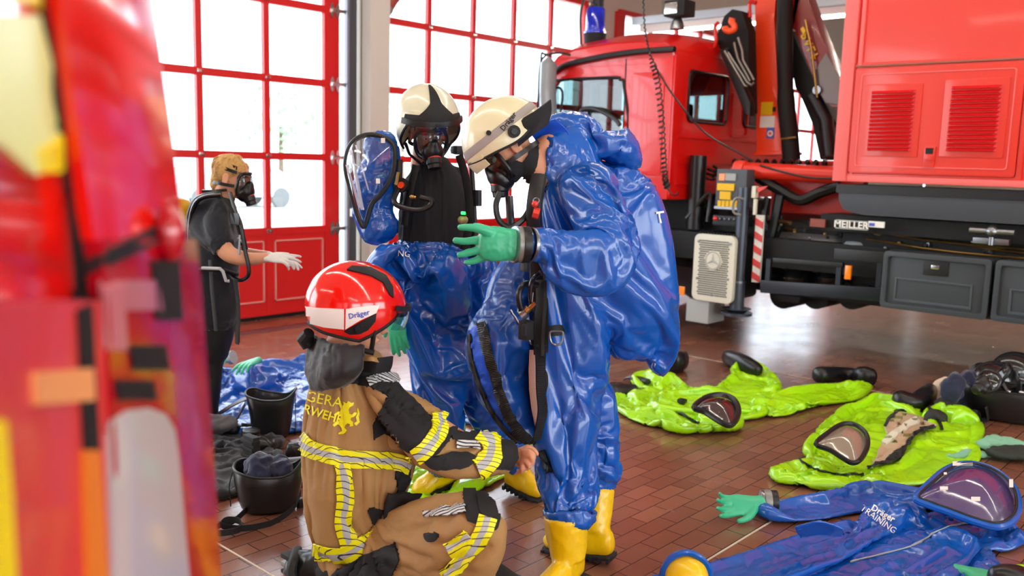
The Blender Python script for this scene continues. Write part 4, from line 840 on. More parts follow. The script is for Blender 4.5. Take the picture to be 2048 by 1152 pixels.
# heads: local frame x = person's left, y = face direction, z = up, origin at the head centre
def headframe(o, f, u): 
    f = Vector(f).normalized(); z = (Vector(u)-f*Vector(u).dot(f)).normalized(); x = z.cross(f)*-1
    x = f.cross(z)*-1
    return Matrix(((x.x, f.x, z.x, o[0]), (x.y, f.y, z.y, o[1]), (x.z, f.z, z.z, o[2]), (0, 0, 0, 1)))
def head_solid(mb, F):
    R3 = F.to_3x3(); B = lambda c, r: mb.ball(F @ Vector(c), r[0], r[1], r[2], M3=R3, n=20)
    B((0, -.012, .045), (.074, .095, .078)); B((0, .022, -.005), (.062, .07, .085)); B((0, .045, -.062), (.045, .045, .038)); B((0, .062, -.085), (.02, .02, .018))
    B((0, .088, .03), (.045, .012, .01)); B((.034, .07, -.015), (.02, .02, .018)); B((-.034, .07, -.015), (.02, .02, .018))
    mb.tube([F @ Vector(p) for p in ((0, .088, .02), (0, .104, .0), (0, .116, -.018), (0, .1, -.03))], [.008, .009, .0135, .008], 10)
    B((0, .09, -.052), (.022, .012, .007)); B((0, .088, -.064), (.019, .012, .007))
    for s in (-1, 1):
        mb.tube(cromc([F @ Vector((s*.077, -.005+.016*math.cos(q), -.002+.03*math.sin(q))) for q in [k*math.pi/4 for k in range(8)]], 2), .0055, 8, closed=True); B((s*.073, -.003, -.004), (.006, .014, .024))
    mb.tube([F @ Vector(p) for p in ((0, -.02, -.03), (0, -.03, -.1), (0, -.045, -.17))], [.055, .056, .062], 16)
SKIN = mat('skin', 'd89a78', .5, bump=.05, bscale=120, var=.08, vscale=15)
EYEW = mat('eye_white', 'e8e4de', .2); IRIS = mat('iris', '3a2a1e', .2); BROW = mat('eyebrow', '4a3424', .9)
def eyes(F, par, col='3a2a1e'):
    for s in (-1, 1):
        t = MB(); t.ball(F @ Vector((s*.031, .078, .012)), .0125, n=12); e = t.build('eye', EYEW, par); t = MB(); t.ball(F @ Vector((s*.031, .0868, .0105)), .0052, n=10); t.build('iris', IRIS, e)
        t = MB(); t.tube([F @ Vector((s*x, y, z)) for x, y, z in ((.014, .094, .028), (.032, .09, .034), (.05, .078, .028))], [.004, .005, .003], 6); t.build('eyebrow', BROW, par)
        t = MB(); t.tube([F @ Vector((s*x, y, z)) for x, y, z in ((.018, .087, .014), (.031, .0925, .0195), (.044, .084, .014))], .0032, 6); t.build('eyelid', SKIN, par)
def lpatch(F, rad, azs, els, off=0, th=.004, n=24, m=12, cen=(0, 0, 0), pw=2):
    """grid patch of an ellipsoid in a local frame; azs/els (deg) may be functions of the other running 0..1"""
    g = []
    for i in range(n+1):
        u = i/n; row = []
        for j in range(m+1):
            v = j/m; az = azs(u, v) if callable(azs) else azs[0]+(azs[1]-azs[0])*u; el = els(u, v) if callable(els) else els[0]+(els[1]-els[0])*v
            a, e = math.radians(az), math.radians(el); d = Vector((math.sin(a)*math.cos(e), math.cos(a)*math.cos(e), math.sin(e))); row.append(F @ (Vector(cen)+Vector((d.x*(rad[0]+off), d.y*(rad[1]+off), d.z*(rad[2]+off)))))
        g.append(row)
    return MB().sheet(g, th)
def epoint(F, rad, az, el, off=0, cen=(0, 0, 0)):
    a, e = math.radians(az), math.radians(el); d = Vector((math.sin(a)*math.cos(e), math.cos(a)*math.cos(e), math.sin(e))); return F @ (Vector(cen)+Vector((d.x*(rad[0]+off), d.y*(rad[1]+off), d.z*(rad[2]+off))))
# materials of the clothing
BLUE = mat('suit_blue', '0858b8', .24, coat=.3, bump=.15, bscale=9, bkind='fold', spec=.6)
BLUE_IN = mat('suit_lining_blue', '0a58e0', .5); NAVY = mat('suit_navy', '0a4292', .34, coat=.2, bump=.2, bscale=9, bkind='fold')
LIME = mat('suit_lime', 'a4e400', .26, coat=.3, bump=.15, bscale=10, bkind='fold', spec=.6); LIME2 = mat('suit_lime_dark', '86c400', .35)
GREEN = mat('glove_green', '35b98a', .42, coat=.15, bump=.1, bscale=40); BOOTY = mat('boot_yellow', 'f2c400', .33, coat=.3, bump=.1, bscale=30); SOLE = mat('sole_black', '1a1b1c', .7)
SHIRT = mat('shirt_black', '15171c', .85, bump=.3, bscale=14, sheen=.1); VISOR = glass('visor', 'eef4ff', .05, .16, .9); LENS = glass('mask_lens', 'e8eef0', .02, .1, .85)
HOODV = glass('hood_visor', 'f4f8ff', .12, .22, .85); TAN = mat('turnout_tan', 'a8814f', .75, bump=.35, bscale=18, var=.08); TBLACK = mat('turnout_black', '17181b', .8, bump=.3, bscale=16)
BEIGEH = mat('helmet_cream', 'd9d3ae', .3, coat=.4); REDH = mat('helmet_red', 'e81408', .15, coat=.8); SILV = mat('tape_silver', 'b4b8bc', .45); YEL = mat('print_yellow', 'f0e800', .5)
def reflex(name, c1, lines=True):
    m = bpy.data.materials.new(name); m.use_nodes = True; nt = m.node_tree; b = nt.nodes['Principled BSDF']; b.inputs['Roughness'].default_value = .45
    uv = nt.nodes.new('ShaderNodeUVMap'); sp = nt.nodes.new('ShaderNodeSeparateXYZ'); nt.links.new(uv.outputs[0], sp.inputs[0])
    cr = nt.nodes.new('ShaderNodeValToRGB'); cr.color_ramp.interpolation = 'CONSTANT'; el = cr.color_ramp.elements; el[0].position = 0; el[0].color = (*lin(c1), 1); el[1].position = .33; el[1].color = (*lin('b6babc'), 1); e3 = el.new(.67); e3.color = (*lin(c1), 1)
    nt.links.new(sp.outputs[1], cr.inputs[0]); wv = nt.nodes.new('ShaderNodeTexCoord'); w = nt.nodes.new('ShaderNodeTexWave'); w.wave_type = 'BANDS'; w.bands_direction = 'DIAGONAL'; w.inputs['Scale'].default_value = 26
    nt.links.new(wv.outputs['Object'], w.inputs['Vector']); gt = nt.nodes.new('ShaderNodeMath'); gt.operation = 'LESS_THAN'; gt.inputs[1].default_value = .05; nt.links.new(w.outputs['Fac'], gt.inputs[0])
    mx = nt.nodes.new('ShaderNodeMix'); mx.data_type = 'RGBA'; mx.inputs[7].default_value = (.03, .03, .02, 1); nt.links.new(gt.outputs[0], mx.inputs[0]); nt.links.new(cr.outputs[0], mx.inputs[6]); nt.links.new(mx.outputs[2], b.inputs['Base Color']); MATS[name] = m; return m
RFY = reflex('reflex_yellow', 'f2f000')
def hatch_mat(name, c1, c2, sc=30, thr=.35):
    m = bpy.data.materials.new(name); m.use_nodes = True; nt = m.node_tree; b = nt.nodes['Principled BSDF']; b.inputs['Roughness'].default_value = .5
    wv = nt.nodes.new('ShaderNodeTexCoord'); w = nt.nodes.new('ShaderNodeTexWave'); w.bands_direction = 'DIAGONAL'; w.inputs['Scale'].default_value = sc; nt.links.new(wv.outputs['Object'], w.inputs['Vector'])
    gt = nt.nodes.new('ShaderNodeMath'); gt.operation = 'LESS_THAN'; gt.inputs[1].default_value = thr; nt.links.new(w.outputs['Fac'], gt.inputs[0]); mx = nt.nodes.new('ShaderNodeMix'); mx.data_type = 'RGBA'; mx.inputs[6].default_value = (*lin(c1), 1); mx.inputs[7].default_value = (*lin(c2), 1)
    nt.links.new(gt.outputs[0], mx.inputs[0]); nt.links.new(mx.outputs[2], b.inputs['Base Color']); MATS[name] = m; return m
RFS = hatch_mat('reflex_silver', 'd4d8da', '22252a')
def zipmat():
    m = bpy.data.materials.new('zipper'); m.use_nodes = True; nt = m.node_tree; b = nt.nodes['Principled BSDF']; b.inputs['Roughness'].default_value = .3
    uv = nt.nodes.new('ShaderNodeUVMap'); sp = nt.nodes.new('ShaderNodeSeparateXYZ'); nt.links.new(uv.outputs[0], sp.inputs[0]); mu = nt.nodes.new('ShaderNodeMath'); mu.operation = 'MULTIPLY'; mu.inputs[1].default_value = 600; nt.links.new(sp.outputs[0], mu.inputs[0])
    s = nt.nodes.new('ShaderNodeMath'); s.operation = 'SINE'; nt.links.new(mu.outputs[0], s.inputs[0]); mr = nt.nodes.new('ShaderNodeMapRange'); mr.inputs[3].default_value = .006; mr.inputs[4].default_value = .05; nt.links.new(s.outputs[0], mr.inputs[0]); nt.links.new(mr.outputs[0], b.inputs['Base Color']); bp = nt.nodes.new('ShaderNodeBump'); bp.inputs['Distance'].default_value = .003; nt.links.new(s.outputs[0], bp.inputs['Height']); nt.links.new(bp.outputs[0], b.inputs['Normal'])
    MATS['zipper'] = m; return m
ZIP = zipmat()
def boot(par, top, ankle, toe, rs=.065, m=None, sole=True, name='boot', heel_back=None, lift=0):
    """rubber boot: shaft from top to ankle, foot to the toe (world points; ankle/toe near the floor)"""
    top, ankle, toe = Vector(top), Vector(ankle), Vector(toe); t = MB(); f = (toe-ankle); f.z = 0; L = f.length; f.normalize()
    pts = [top, top.lerp(ankle, .5), ankle+V(0, 0, .03)]; t.tube(crom(pts, 4), list(np.interp(np.linspace(0, 1, 9), [0, .5, 1], [rs*1.08, rs*.95, rs*.8])), 18)
    fd = (toe-ankle).normalized(); u = V(0, 0, 1); C = [ankle-fd*.05, ankle+fd*.03, ankle.lerp(toe, .45)+V(0, 0, 0), ankle.lerp(toe, .8)-V(0, 0, .012), toe-fd*.01-V(0, 0, .02)]
    rings_from(t, crom(C, 3), list(np.interp(np.linspace(0, 4, 13), range(5), [.038, .043, .046, .052, .04])), list(np.interp(np.linspace(0, 4, 13), range(5), [.055, .058, .048, .042, .032])), side=(0, 0, 1))
    s = cloth(name, t, m or BOOTY, par, vox=.007, it=5, cr=((14, .003),))
    if sole:
        t = MB(); C = [ankle-fd*.07-V(0, 0, .055), ankle+fd*.03-V(0, 0, .058), ankle.lerp(toe, .5)-V(0, 0, .05), ankle.lerp(toe, .85)-V(0, 0, .054), toe+fd*.005-V(0, 0, .054)]
        rings_from(t, crom(C, 3), list(np.interp(np.linspace(0, 4, 13), range(5), [.036, .042, .044, .052, .04])), [.014]*13, side=(0, 0, 1), sq=3.5); t.build('sole', SOLE, s.o)
        t = MB()
        for k in range(9): c = C[0].lerp(C[-1], k/8); sd = fd.cross(u).normalized(); t.bar(c-sd*.046-V(0, 0, .006), c+sd*.046-V(0, 0, .006), .012, .02)
        t.build('tread', SOLE, s.o, smooth=0)
    return s
# ------------------------------------------------------------------ man in the blue suit, right
m1 = thing('person', 'person in a baggy blue protective suit, cream helmet and mask, holding out a green glove', 'person', (2.65, 2.0, 0))
hc = D(1012, 288, 3.32)
t = MB()
F1 = headframe(D(1022, 300, 3.33), _rt*-.80+_fh*-.22+V(0, 0, -.66), V(0, 0, 1)+_rt*-.55)
head_solid(t, F1)
chain(t, [(1085, 300, 3.36, 38), (1130, 350, 3.38, 60), (1150, 450, 3.4, 60), (1150, 600, 3.4, 62), (1148, 760, 3.4, 60)]); chain(t, [(1140, 780, 3.32, 40), (1132, 900, 3.28, 34), (1134, 1080, 3.22, 28)]); chain(t, [(1185, 780, 3.5, 35), (1198, 900, 3.5, 30), (1195, 1060, 3.5, 22)])
chain(t, [(1180, 380, 3.2, 35), (1215, 480, 3.05, 30), (1130, 495, 3.0, 26), (1050, 490, 2.98, 22)])
b1 = cloth('body', t, SKIN, m1, vox=.0065, it=2); eyes(F1, b1.o)
# suit
t = MB()
chain(t, [(1152, 305, 3.38, 42), (1152, 360, 3.4, 78), (1160, 450, 3.42, 84), (1158, 560, 3.42, 76), (1155, 650, 3.4, 76), (1148, 740, 3.38, 76), (1142, 800, 3.35, 72)], .75)
chain(t, [(1165, 275, 3.5, 42), (1195, 300, 3.5, 72), (1234, 350, 3.52, 88), (1256, 430, 3.54, 98), (1268, 520, 3.55, 98), (1282, 600, 3.56, 94), (1296, 645, 3.56, 82), (1292, 680, 3.56, 54), (1287, 706, 3.56, 16)], .62, sq=2.6)
chain(t, [(1140, 770, 3.33, 76), (1128, 850, 3.28, 68), (1130, 915, 3.25, 70), (1138, 960, 3.23, 64), (1142, 1032, 3.2, 53)], .85)
chain(t, [(1180, 780, 3.48, 50), (1188, 860, 3.5, 40), (1190, 920, 3.5, 40), (1192, 965, 3.5, 36)], .9)
chain(t, [(1185, 352, 3.24, 62), (1222, 420, 3.14, 60), (1215, 488, 3.05, 54), (1150, 500, 3.0, 46), (1095, 492, 2.98, 38), (1058, 489, 2.97, 34)], .9)
chain(t, [(1104, 335, 3.32, 24), (1118, 305, 3.36, 36), (1150, 292, 3.42, 44)], 1.0)
ap = MB(); chain(ap, [(1215, 360, 3.5, 50), (1245, 430, 3.53, 78), (1262, 520, 3.54, 80), (1275, 600, 3.55, 76), (1285, 650, 3.55, 60)], .6); apo = ap.build('air_pack', 'black', m1)
s1 = cloth('suit', t, BLUE, m1, vox=.0112, it=6, sim=dict(body=[b1.o, apo], pinf=pins([(1120, 290, 3.38, .1), (1055, 490, 2.97, .07), (1140, 1045, 3.2, .09), (1192, 985, 3.5, .07), (1290, 690, 3.56, .12, .2)], .05), frames=26, grow=.18, press=.7, bend=6, tens=55), after=1)
lab(s1.o, 'shiny blue rubberised suit, open at the front')
# hood of the suit, folded back over the neck
t = MB(); chain(t, [(1098, 262, 3.5, 14), (1120, 250, 3.5, 26), (1160, 262, 3.5, 38), (1210, 275, 3.5, 40), (1245, 300, 3.5, 36), (1265, 325, 3.5, 22)], 1.6)
cloth('suit_hood', t, BLUE, m1, vox=.011, it=4, sim=dict(pinf=pins([(1120, 260, 3.5, .1), (1250, 320, 3.5, .1)], .1), frames=14, grow=.2, press=.5, bend=5, tens=40), after=1)
g = grid([[D(1062, 268, 3.4), D(1080, 250, 3.38), D(1110, 238, 3.36)], [D(1075, 285, 3.42), D(1100, 262, 3.38), D(1135, 262, 3.34)], [D(1088, 300, 3.42), D(1108, 290, 3.36), D(1140, 285, 3.32)]])
MB().sheet(g, .004).build('suit_collar', BLUE_IN, m1)
# glove with cuff rings
gd = 2.955; t = MB()
chain(t, [(1034, 490, gd, 31), (1010, 489, gd, 33), (988, 488, gd, 36), (968, 489, gd, 31)], .5, seg=16)
for pts, r0, r1 in (([(985, 466, gd-.01), (960, 458, gd-.03), (938, 455, gd-.03), (921, 455, gd-.03)], .017, .0105), ([(985, 478, gd), (955, 480, gd), (930, 483, gd), (911, 481, gd+.01)], .0165, .0105), ([(982, 495, gd), (958, 500, gd), (935, 506, gd), (919, 510, gd)], .0165, .0105), ([(985, 508, gd+.01), (965, 515, gd+.01), (948, 522, gd+.01), (932, 525, gd+.01)], .0155, .0095), ([(1000, 470, gd+.03), (975, 460, gd+.06), (950, 452, gd+.09)], .017, .012)): finger_px(t, pts, r0, r1)
gl = cloth('glove', t, GREEN, m1, vox=.0035, it=4, cr=((16, .0016), (35, .0008)), folds=[([(1015, 470), (995, 465), (985, 475)], 4, -.003), ([(1000, 480), (985, 485), (970, 483)], 4, .002), ([(1000, 500), (985, 498), (970, 500)], 4, .002), ([(1022, 465), (1018, 490), (1022, 515)], 5, .002)])
for a, b, r, m, nm in ((1043, 1058, 37, 'black', 'cuff'), (1033, 1046, 36, mat('ring_grey', '8a8c88', .35, metal=.3), 'cuff_ring'), (1027, 1034, 37, 'steel', 'cuff_ring'), (1058, 1064, 35, 'steel', 'cuff_ring')):
    t = MB(); c0, c1 = D(a, 489, gd+.0), D(b, 489.5, gd+.005); t.cyl(c0, c1, r*mscale(c0), n=32); t.build(nm, m, m1, bevel=.002)
t = MB(); c0 = D(1050, 530, gd); t.box(c0-V(.012, .012, .02), c0+V(.012, .012, .012)); t.build('buckle', 'black', m1, bevel=.004)
# boots
up1 = D(1132, 1010, 3.22); ak = G(1136, 1178)+V(0, 0, .085); boot(m1, D(1131, 1030, 3.2), ak, ak+(-_rt*.55-_fh*.75).normalized()*.2-V(0, 0, .02), rs=.079)
ak = G(1190, 1122)+V(0, 0, .085); boot(m1, D(1198, 975, 3.5), ak, G(1095, 1098)+V(0, 0, .06), rs=.062)
def surface_disc(surf, px, py, r, name, m, par, off=.004): return patch(surf, [(px+r*math.cos(a), py+r*math.sin(a)) for a in np.arange(0, 6.28, .7)], name, m, par, off=off, step=max(2, r/2))
# ---- breathing mask in a head frame
def mask(par, F, hose=None, red=True, straps=True):
    rad = (.079, .088, .1); cen = (0, .022, -.012); B = lambda t, c, r: t.ball(F @ Vector(c), r[0], r[1], r[2], M3=F.to_3x3(), n=20)
    q = lambda a, e, o=0: epoint(F, rad, a, e, o, cen)
    top, bot, sd = 38, -42, 62
    L = lpatch(F, rad, (-sd, sd), lambda u, v: bot*(1-v)+top*v, off=.006, th=.002, cen=cen, n=24, m=16).build('mask_lens', LENS, par)
    t = MB(); loop = []
    for k in range(40):
        a = 2*math.pi*k/40; x = sd*math.copysign(abs(math.cos(a))**.6, math.cos(a)); z = math.copysign(abs(math.sin(a))**.6, math.sin(a)); loop.append(q(x, top*z if z > 0 else -bot*z, .004))
    t.tube(loop, .0095, 8, closed=True); mk = t.build('mask_frame', 'rubber', par)
    t = MB(); B(t, (0, .098, -.048), (.05, .042, .048)); B(t, (0, .09, -.075), (.046, .045, .036)); B(t, (0, .105, -.02), (.03, .026, .035)); cloth('mask_cup', t, M['rubber'], mk, vox=.004, it=4)
    t = MB(); a = F @ Vector((0, .115, -.078)); d = (F.to_3x3() @ Vector((0, .55, -.83))).normalized(); t.lathe(a, d, [(-.02, .034), (.02, .034), (.024, .03), (.04, .029), (.044, .02), (.044, .001)]); vv = t.build('exhale_valve', 'black', mk, bevel=.002)
    if red: t = MB(); t.lathe(a-d*.012, d, [(0, .035), (.004, .0355), (.008, .035)]); t.build('red_ring', 'boxred', mk)
    t = MB(); c = F @ Vector((0, .119, -.012)); x = F.to_3x3() @ Vector((1, 0, 0)); y = F.to_3x3() @ Vector((0, .9, .4)); t.bar(c-x*.014, c+x*.014, .012, .006, y); t.build('mask_badge', 'white', mk, bevel=.001)
    if straps:
        for s in (-1, 1):
            for e0, e1, a1 in ((20, 32, 150), (-22, -28, 160), (34, 55, 170)):
                t = MB(); P = [epoint(F, (.086, .106, .1), s*(sd-4+(a1-sd+4)*u), e0+(e1-e0)*u, .004, (0, -.004, .012)) for u in np.linspace(0, 1, 9)]; c0 = F.translation
                g = [[p+(F.to_3x3() @ Vector((0, 0, 1)))*w for w in (-.009, 0, .009)] for p in P]; t.sheet(g, .003); t.build('mask_strap', 'rubber', mk)
    return mk
mask(m1, F1)
# helmet
def dome(F, rad, low, cen=(0, -.008, .045), th=.006, name='helmet', m=None, par=None, n=56, mm=22):
    g = []
    for i in range(n+1):
        az = -180+360*i/n; lo = low(az); row = []
        for j in range(mm+1):
            el = lo+(90-lo)*(j/mm); row.append(epoint(F, rad, az, min(el, 89.9), 0, cen))
        g.append(row)
    o = MB().sheet(g, th).build(name, m, par, smooth=60); return o
HR1 = (.134, .163, .150)
h1 = dome(F1, HR1, lambda a: -3+ -9*math.exp(-((abs(a)-95)/32)**2)-6*(abs(a) > 130)+6*math.exp(-(a/30)**2), m=BEIGEH, par=m1); lab(h1, 'cream round helmet with a grey band')
t = MB(); lp = [epoint(F1, HR1, a, -3+ -9*math.exp(-((abs(a)-95)/32)**2)-6*(abs(a) > 130)+6*math.exp(-(a/30)**2), .002, (0, -.008, .045)) for a in np.arange(-180, 180, 6)]; t.tube(lp, .005, 8, closed=True); t.build('helmet_edge', 'matblack', h1)
t = lpatch(F1, HR1, (-176, 176), (9, 20), off=.004, th=.002, cen=(0, -.008, .045), n=70, m=4).build('helmet_band', mat('band_grey', '9a938f', .5), h1)
t = lpatch(F1, HR1, (-42, 42), lambda u, v: 3-17*v, off=.004, th=.004, cen=(0, -.008, .045), n=20, m=5).build('helmet_brim', BEIGEH, h1)
H1 = surf_of(h1); surface_disc(H1, 978, 266, 5, 'vent_plug', 'matblack', h1, .005); surface_disc(H1, 1027, 264, 12, 'hub', 'matblack', h1, .012); surface_disc(H1, 1027, 264, 6, 'hub_cap', 'dark', h1, .016)
decal(H1, 'Dräger', 1017, 243, .62, -.78, 15, 'matblack', h1, off=.0075)
g = grid([[D(1037, 293, 3.24), D(1030, 262, 3.22), D(1047, 236, 3.22)], [D(1062, 272, 3.25), D(1068, 248, 3.22), D(1074, 219, 3.22)], [D(1096, 248, 3.3), D(1102, 222, 3.27), D(1101, 199, 3.26)]])
MB().sheet(g, .006).build('neck_flap', SHIRT, h1)
B1 = surf_of(b1.o)
patch(B1, [(985, 345), (1008, 322), (1030, 320), (1045, 325), (1056, 310), (1062, 275), (1078, 290), (1074, 330), (1066, 352), (1052, 385), (1030, 395), (1008, 380)], 'mask_hood', SHIRT, m1, off=.008, smooth=False, under=B1)
t = MB(); t.tube(crom([D(*p) for p in ((1000, 385, 3.2), (992, 410, 3.18), (998, 440, 3.18), (1020, 455, 3.18), (1045, 440, 3.2), (1062, 410, 3.22), (1068, 370, 3.25))], 5), .011, 10); t.build('breathing_hose', 'rubber', m1)
t = MB(); t.tube(crom([D(*p) for p in ((1018, 392, 3.2), (1020, 420, 3.2), (1022, 448, 3.2))], 4), .014, 10); t.build('breathing_hose', 'rubber', m1)
# harness hanging at the open front
t = MB(); t.tube(crom([D(*p) for p in ((1078, 350, 3.22), (1070, 400, 3.18), (1068, 440, 3.18), (1074, 500, 3.2), (1075, 560, 3.22), (1072, 620, 3.24))], 4), .03, 10, flat=.5); hn = t.build('harness', 'black', m1)
t = MB(); c = D(1070, 408, 3.13); t.ball(c, .012); t.tube([D(1066, 425, 3.14), D(1078, 428, 3.14)], .02, 8); t.build('harness_clip', 'boxred', hn); t = MB(); t.tube(cromc([D(1072+6*math.cos(a), 402+6*math.sin(a), 3.13) for a in np.arange(0, 6.2, 1)], 2), .0025, 6, closed=True); t.build('ring', 'steel', hn)
t = MB(); t.tube(crom([D(*p) for p in ((1075, 570, 3.15), (1050, 568, 3.12), (1038, 585, 3.1), (1040, 610, 3.1), (1050, 635, 3.12))], 5), .011, 10); t.tube(crom([D(*p) for p in ((1082, 545, 3.15), (1065, 560, 3.1), (1060, 590, 3.1), (1066, 620, 3.12))], 5), .008, 8); t.build('air_hose', 'rubber', hn)
t = MB(); t.tube([D(1048, 628, 3.1), D(1070, 606, 3.1)], .008, 8); t.cyl(D(1052, 622, 3.1), D(1058, 616, 3.1), .013); t.build('coupling', 'brass', hn); t = MB(); t.cyl(D(1042, 632, 3.1), D(1052, 625, 3.1), .018); t.tube(cromc([D(1042+7*math.cos(a), 622+8*math.sin(a), 3.1) for a in np.arange(0, 6.2, 1)], 2), .0025, 6, closed=True); t.tube([D(1060, 580, 3.1), D(1058, 600, 3.1), D(1064, 605, 3.1), D(1066, 585, 3.1)], .002, 6); t.build('coupling_ring', 'steel', hn)
t = MB(); c = D(1052, 660, 3.14); t.box(c-V(.02, .02, .035), c+V(.02, .02, .035)); t.build('buckle', 'matblack', hn, bevel=.005); t = MB(); c = D(1050, 660, 3.1); t.box(c-V(.01, .008, .02), c+V(.01, .008, .02)); t.build('buckle_plate', 'dark', hn, bevel=.003)
t = MB(); t.tube(crom([D(*p) for p in ((1082, 560, 3.17), (1083, 600, 3.17), (1080, 640, 3.17), (1078, 680, 3.18), (1078, 710, 3.18))], 4), .026, 8, flat=.5); t.build('strap', 'matblack', hn)
# zipper on the near edge, lining strip, d-ring
stripe(s1, [(1078, 540), (1079, 620), (1078, 700), (1080, 760), (1084, 800)], 8, 'zipper', ZIP, m1, off=.012)
g = [[D(x, y, 3.2+.02*k) for k, (x) in enumerate((a, (a+b)/2, b))] for a, b, y in ((1060, 1078, 700), (1058, 1076, 740), (1059, 1078, 780), (1064, 1080, 820), (1072, 1082, 856))]
MB().sheet(g, .004).build('lining_strip', mat('lining_pink', 'cf9f8c', .6), m1)
g = grid([[D(a, y, 3.16), D(b, y, 3.18)] for a, b, y in ((1070, 1092, 690), (1072, 1090, 730), (1073, 1090, 780), (1076, 1094, 820), (1072, 1088, 850), (1066, 1080, 880))]); z = MB().sheet(g, .008).build('zipper', ZIP, m1)
t = MB(); t.tube(cromc([D(*p, 3.08) for p in ((1100, 665), (1102, 684), (1113, 690), (1124, 684), (1126, 665), (1113, 662))], 3), .004, 8, closed=True); dr = t.build('d_ring', 'steel', m1); 
patch(s1, [(1098, 655), (1112, 650), (1127, 654), (1129, 668), (1112, 672), (1098, 668)], 'ring_patch', 'matblack', m1, off=.01); patch(s1, [(1077, 600), (1096, 596), (1098, 650), (1096, 705), (1080, 708)], 'seam_patch', 'matblack', m1, off=.006, smooth=False); patch(s1, [(1084, 740), (1094, 745), (1095, 775), (1086, 795), (1080, 780)], 'seam_patch', 'matblack', m1, off=.008)
stripe(s1, [(1086, 900), (1092, 920), (1100, 945)], 6, 'zipper', ZIP, m1, off=.008)
patch(s1, [(1311, 424), (1325, 422), (1326, 426), (1318, 427), (1319, 436), (1322, 446), (1318, 446), (1315, 428), (1311, 428)], 'back_print', 'white', m1, off=.006, smooth=False, step=2)
# the far half of the open front hanging down
rows = [[(1012, 520, 3.42), (1040, 515, 3.4), (1062, 512, 3.36), (1085, 512, 3.34)], [(985, 585, 3.36), (1025, 580, 3.32), (1062, 580, 3.36), (1090, 580, 3.36)], [(948, 640, 3.36), (985, 640, 3.24), (1040, 640, 3.3), (1080, 640, 3.36)], [(936, 690, 3.38), (980, 690, 3.22), (1030, 690, 3.26), (1075, 690, 3.36)], [(948, 745, 3.38), (985, 745, 3.22), (1028, 745, 3.26), (1068, 745, 3.36)], [(965, 795, 3.38), (1000, 795, 3.22), (1035, 795, 3.24), (1066, 795, 3.32)], [(1000, 838, 3.32), (1018, 838, 3.24), (1042, 838, 3.24), (1068, 838, 3.28)], [(1042, 880, 3.27), (1050, 880, 3.24), (1060, 880, 3.24), (1070, 880, 3.25)]]
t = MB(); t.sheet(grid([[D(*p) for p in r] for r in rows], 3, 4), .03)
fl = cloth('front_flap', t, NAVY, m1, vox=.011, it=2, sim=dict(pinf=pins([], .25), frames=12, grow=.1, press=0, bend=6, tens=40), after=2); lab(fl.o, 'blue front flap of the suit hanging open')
patch(fl, [(938, 668), (946, 655), (962, 648), (972, 690), (985, 750), (1003, 800), (1022, 845), (1050, 880), (1040, 888), (1005, 852), (975, 800), (950, 740), (940, 700)], 'lining', BLUE_IN, m1, off=.004, smooth=False)
stripe(fl, [(966, 645), (978, 700), (992, 760), (1008, 805), (1028, 848), (1062, 888)], 8, 'zipper', ZIP, m1, off=.012)
stripe(fl, [(941, 668), (944, 710), (960, 765), (982, 815), (1010, 855), (1038, 882)], 3.5, 'edge_tape', 'matblack', m1, off=.008)
stripe(fl, [(1020, 620), (1045, 660), (1062, 690)], .8, 'stitching', 'white', m1, off=.004)
# his far sleeve and chest fabric behind the glove
t = MB(); chain(t, [(1060, 350, 3.6, 34), (1030, 400, 3.62, 40), (1005, 430, 3.62, 30), (985, 440, 3.62, 16)], .6); chain(t, [(1075, 400, 3.55, 24), (1065, 470, 3.5, 34), (1060, 540, 3.48, 34), (1060, 600, 3.46, 30)], .5)
cloth('sleeve', t, BLUE, m1, vox=.012, it=4, sim=dict(pinf=pins([], .08), frames=14, grow=.2, press=.4, bend=5, tens=40), after=1)
t = MB(); chain(t, [(1040, 545, 3.5, 22), (1040, 600, 3.5, 24)], .4); t.build('inner_shirt', mat('inner_grey', '8b8494', .8), m1)
# ------------------------------------------------------------------ man in the blue suit, left
m2 = thing('person', 'person in black shirt and full helmet with mask, blue suit pulled only half up', 'person', (2.95, 2.9, 0))
t = MB(); F2 = headframe(D(854, 270, 4.08), -_fh*.84+_rt*.36+V(0, 0, -.3), V(0, 0, 1)+_rt*-.08)
head_solid(t, F2)
chain(t, [(872, 330, 4.12, 26), (872, 365, 4.15, 54), (872, 420, 4.15, 58), (872, 500, 4.15, 58), (868, 600, 4.15, 58), (862, 660, 4.15, 50)]); chain(t, [(862, 670, 4.13, 34), (870, 780, 4.13, 30), (884, 935, 4.12, 24)]); chain(t, [(900, 660, 4.2, 34), (960, 760, 4.2, 28), (1035, 935, 4.1, 22)])
b2 = cloth('body', t, SKIN, m2, vox=.006, it=2); eyes(F2, b2.o)
t = MB(); chain(t, [(872, 318, 4.13, 36), (870, 340, 4.14, 54), (872, 372, 4.15, 70), (872, 430, 4.15, 74), (876, 520, 4.15, 74), (876, 600, 4.15, 70), (872, 660, 4.15, 60)], .62)
chain(t, [(818, 350, 4.15, 20), (806, 420, 4.12, 24), (812, 500, 4.1, 24)]); chain(t, [(925, 345, 4.18, 20), (938, 400, 4.2, 22), (945, 480, 4.2, 22)])
sh2 = cloth('shirt', t, SHIRT, m2, vox=.012, it=5, sim=dict(body=b2.o, pinf=pins([], .08), frames=12, grow=.06, press=.1, bend=2, tens=20), after=1)
mask(m2, F2)
HR2 = (.146, .17, .166); C2 = (0, -.012, .058)
low2 = lambda a: 15-60*min(1, max(0, (abs(a)-48)/42))+8*min(1, max(0, (abs(a)-130)/40))
h2 = dome(F2, HR2, low2, cen=C2, m=mat('helmet_cream_pale', 'd6d3b8', .28, coat=.5), par=m2, mm=26); lab(h2, 'cream jet helmet with a black centre strip')
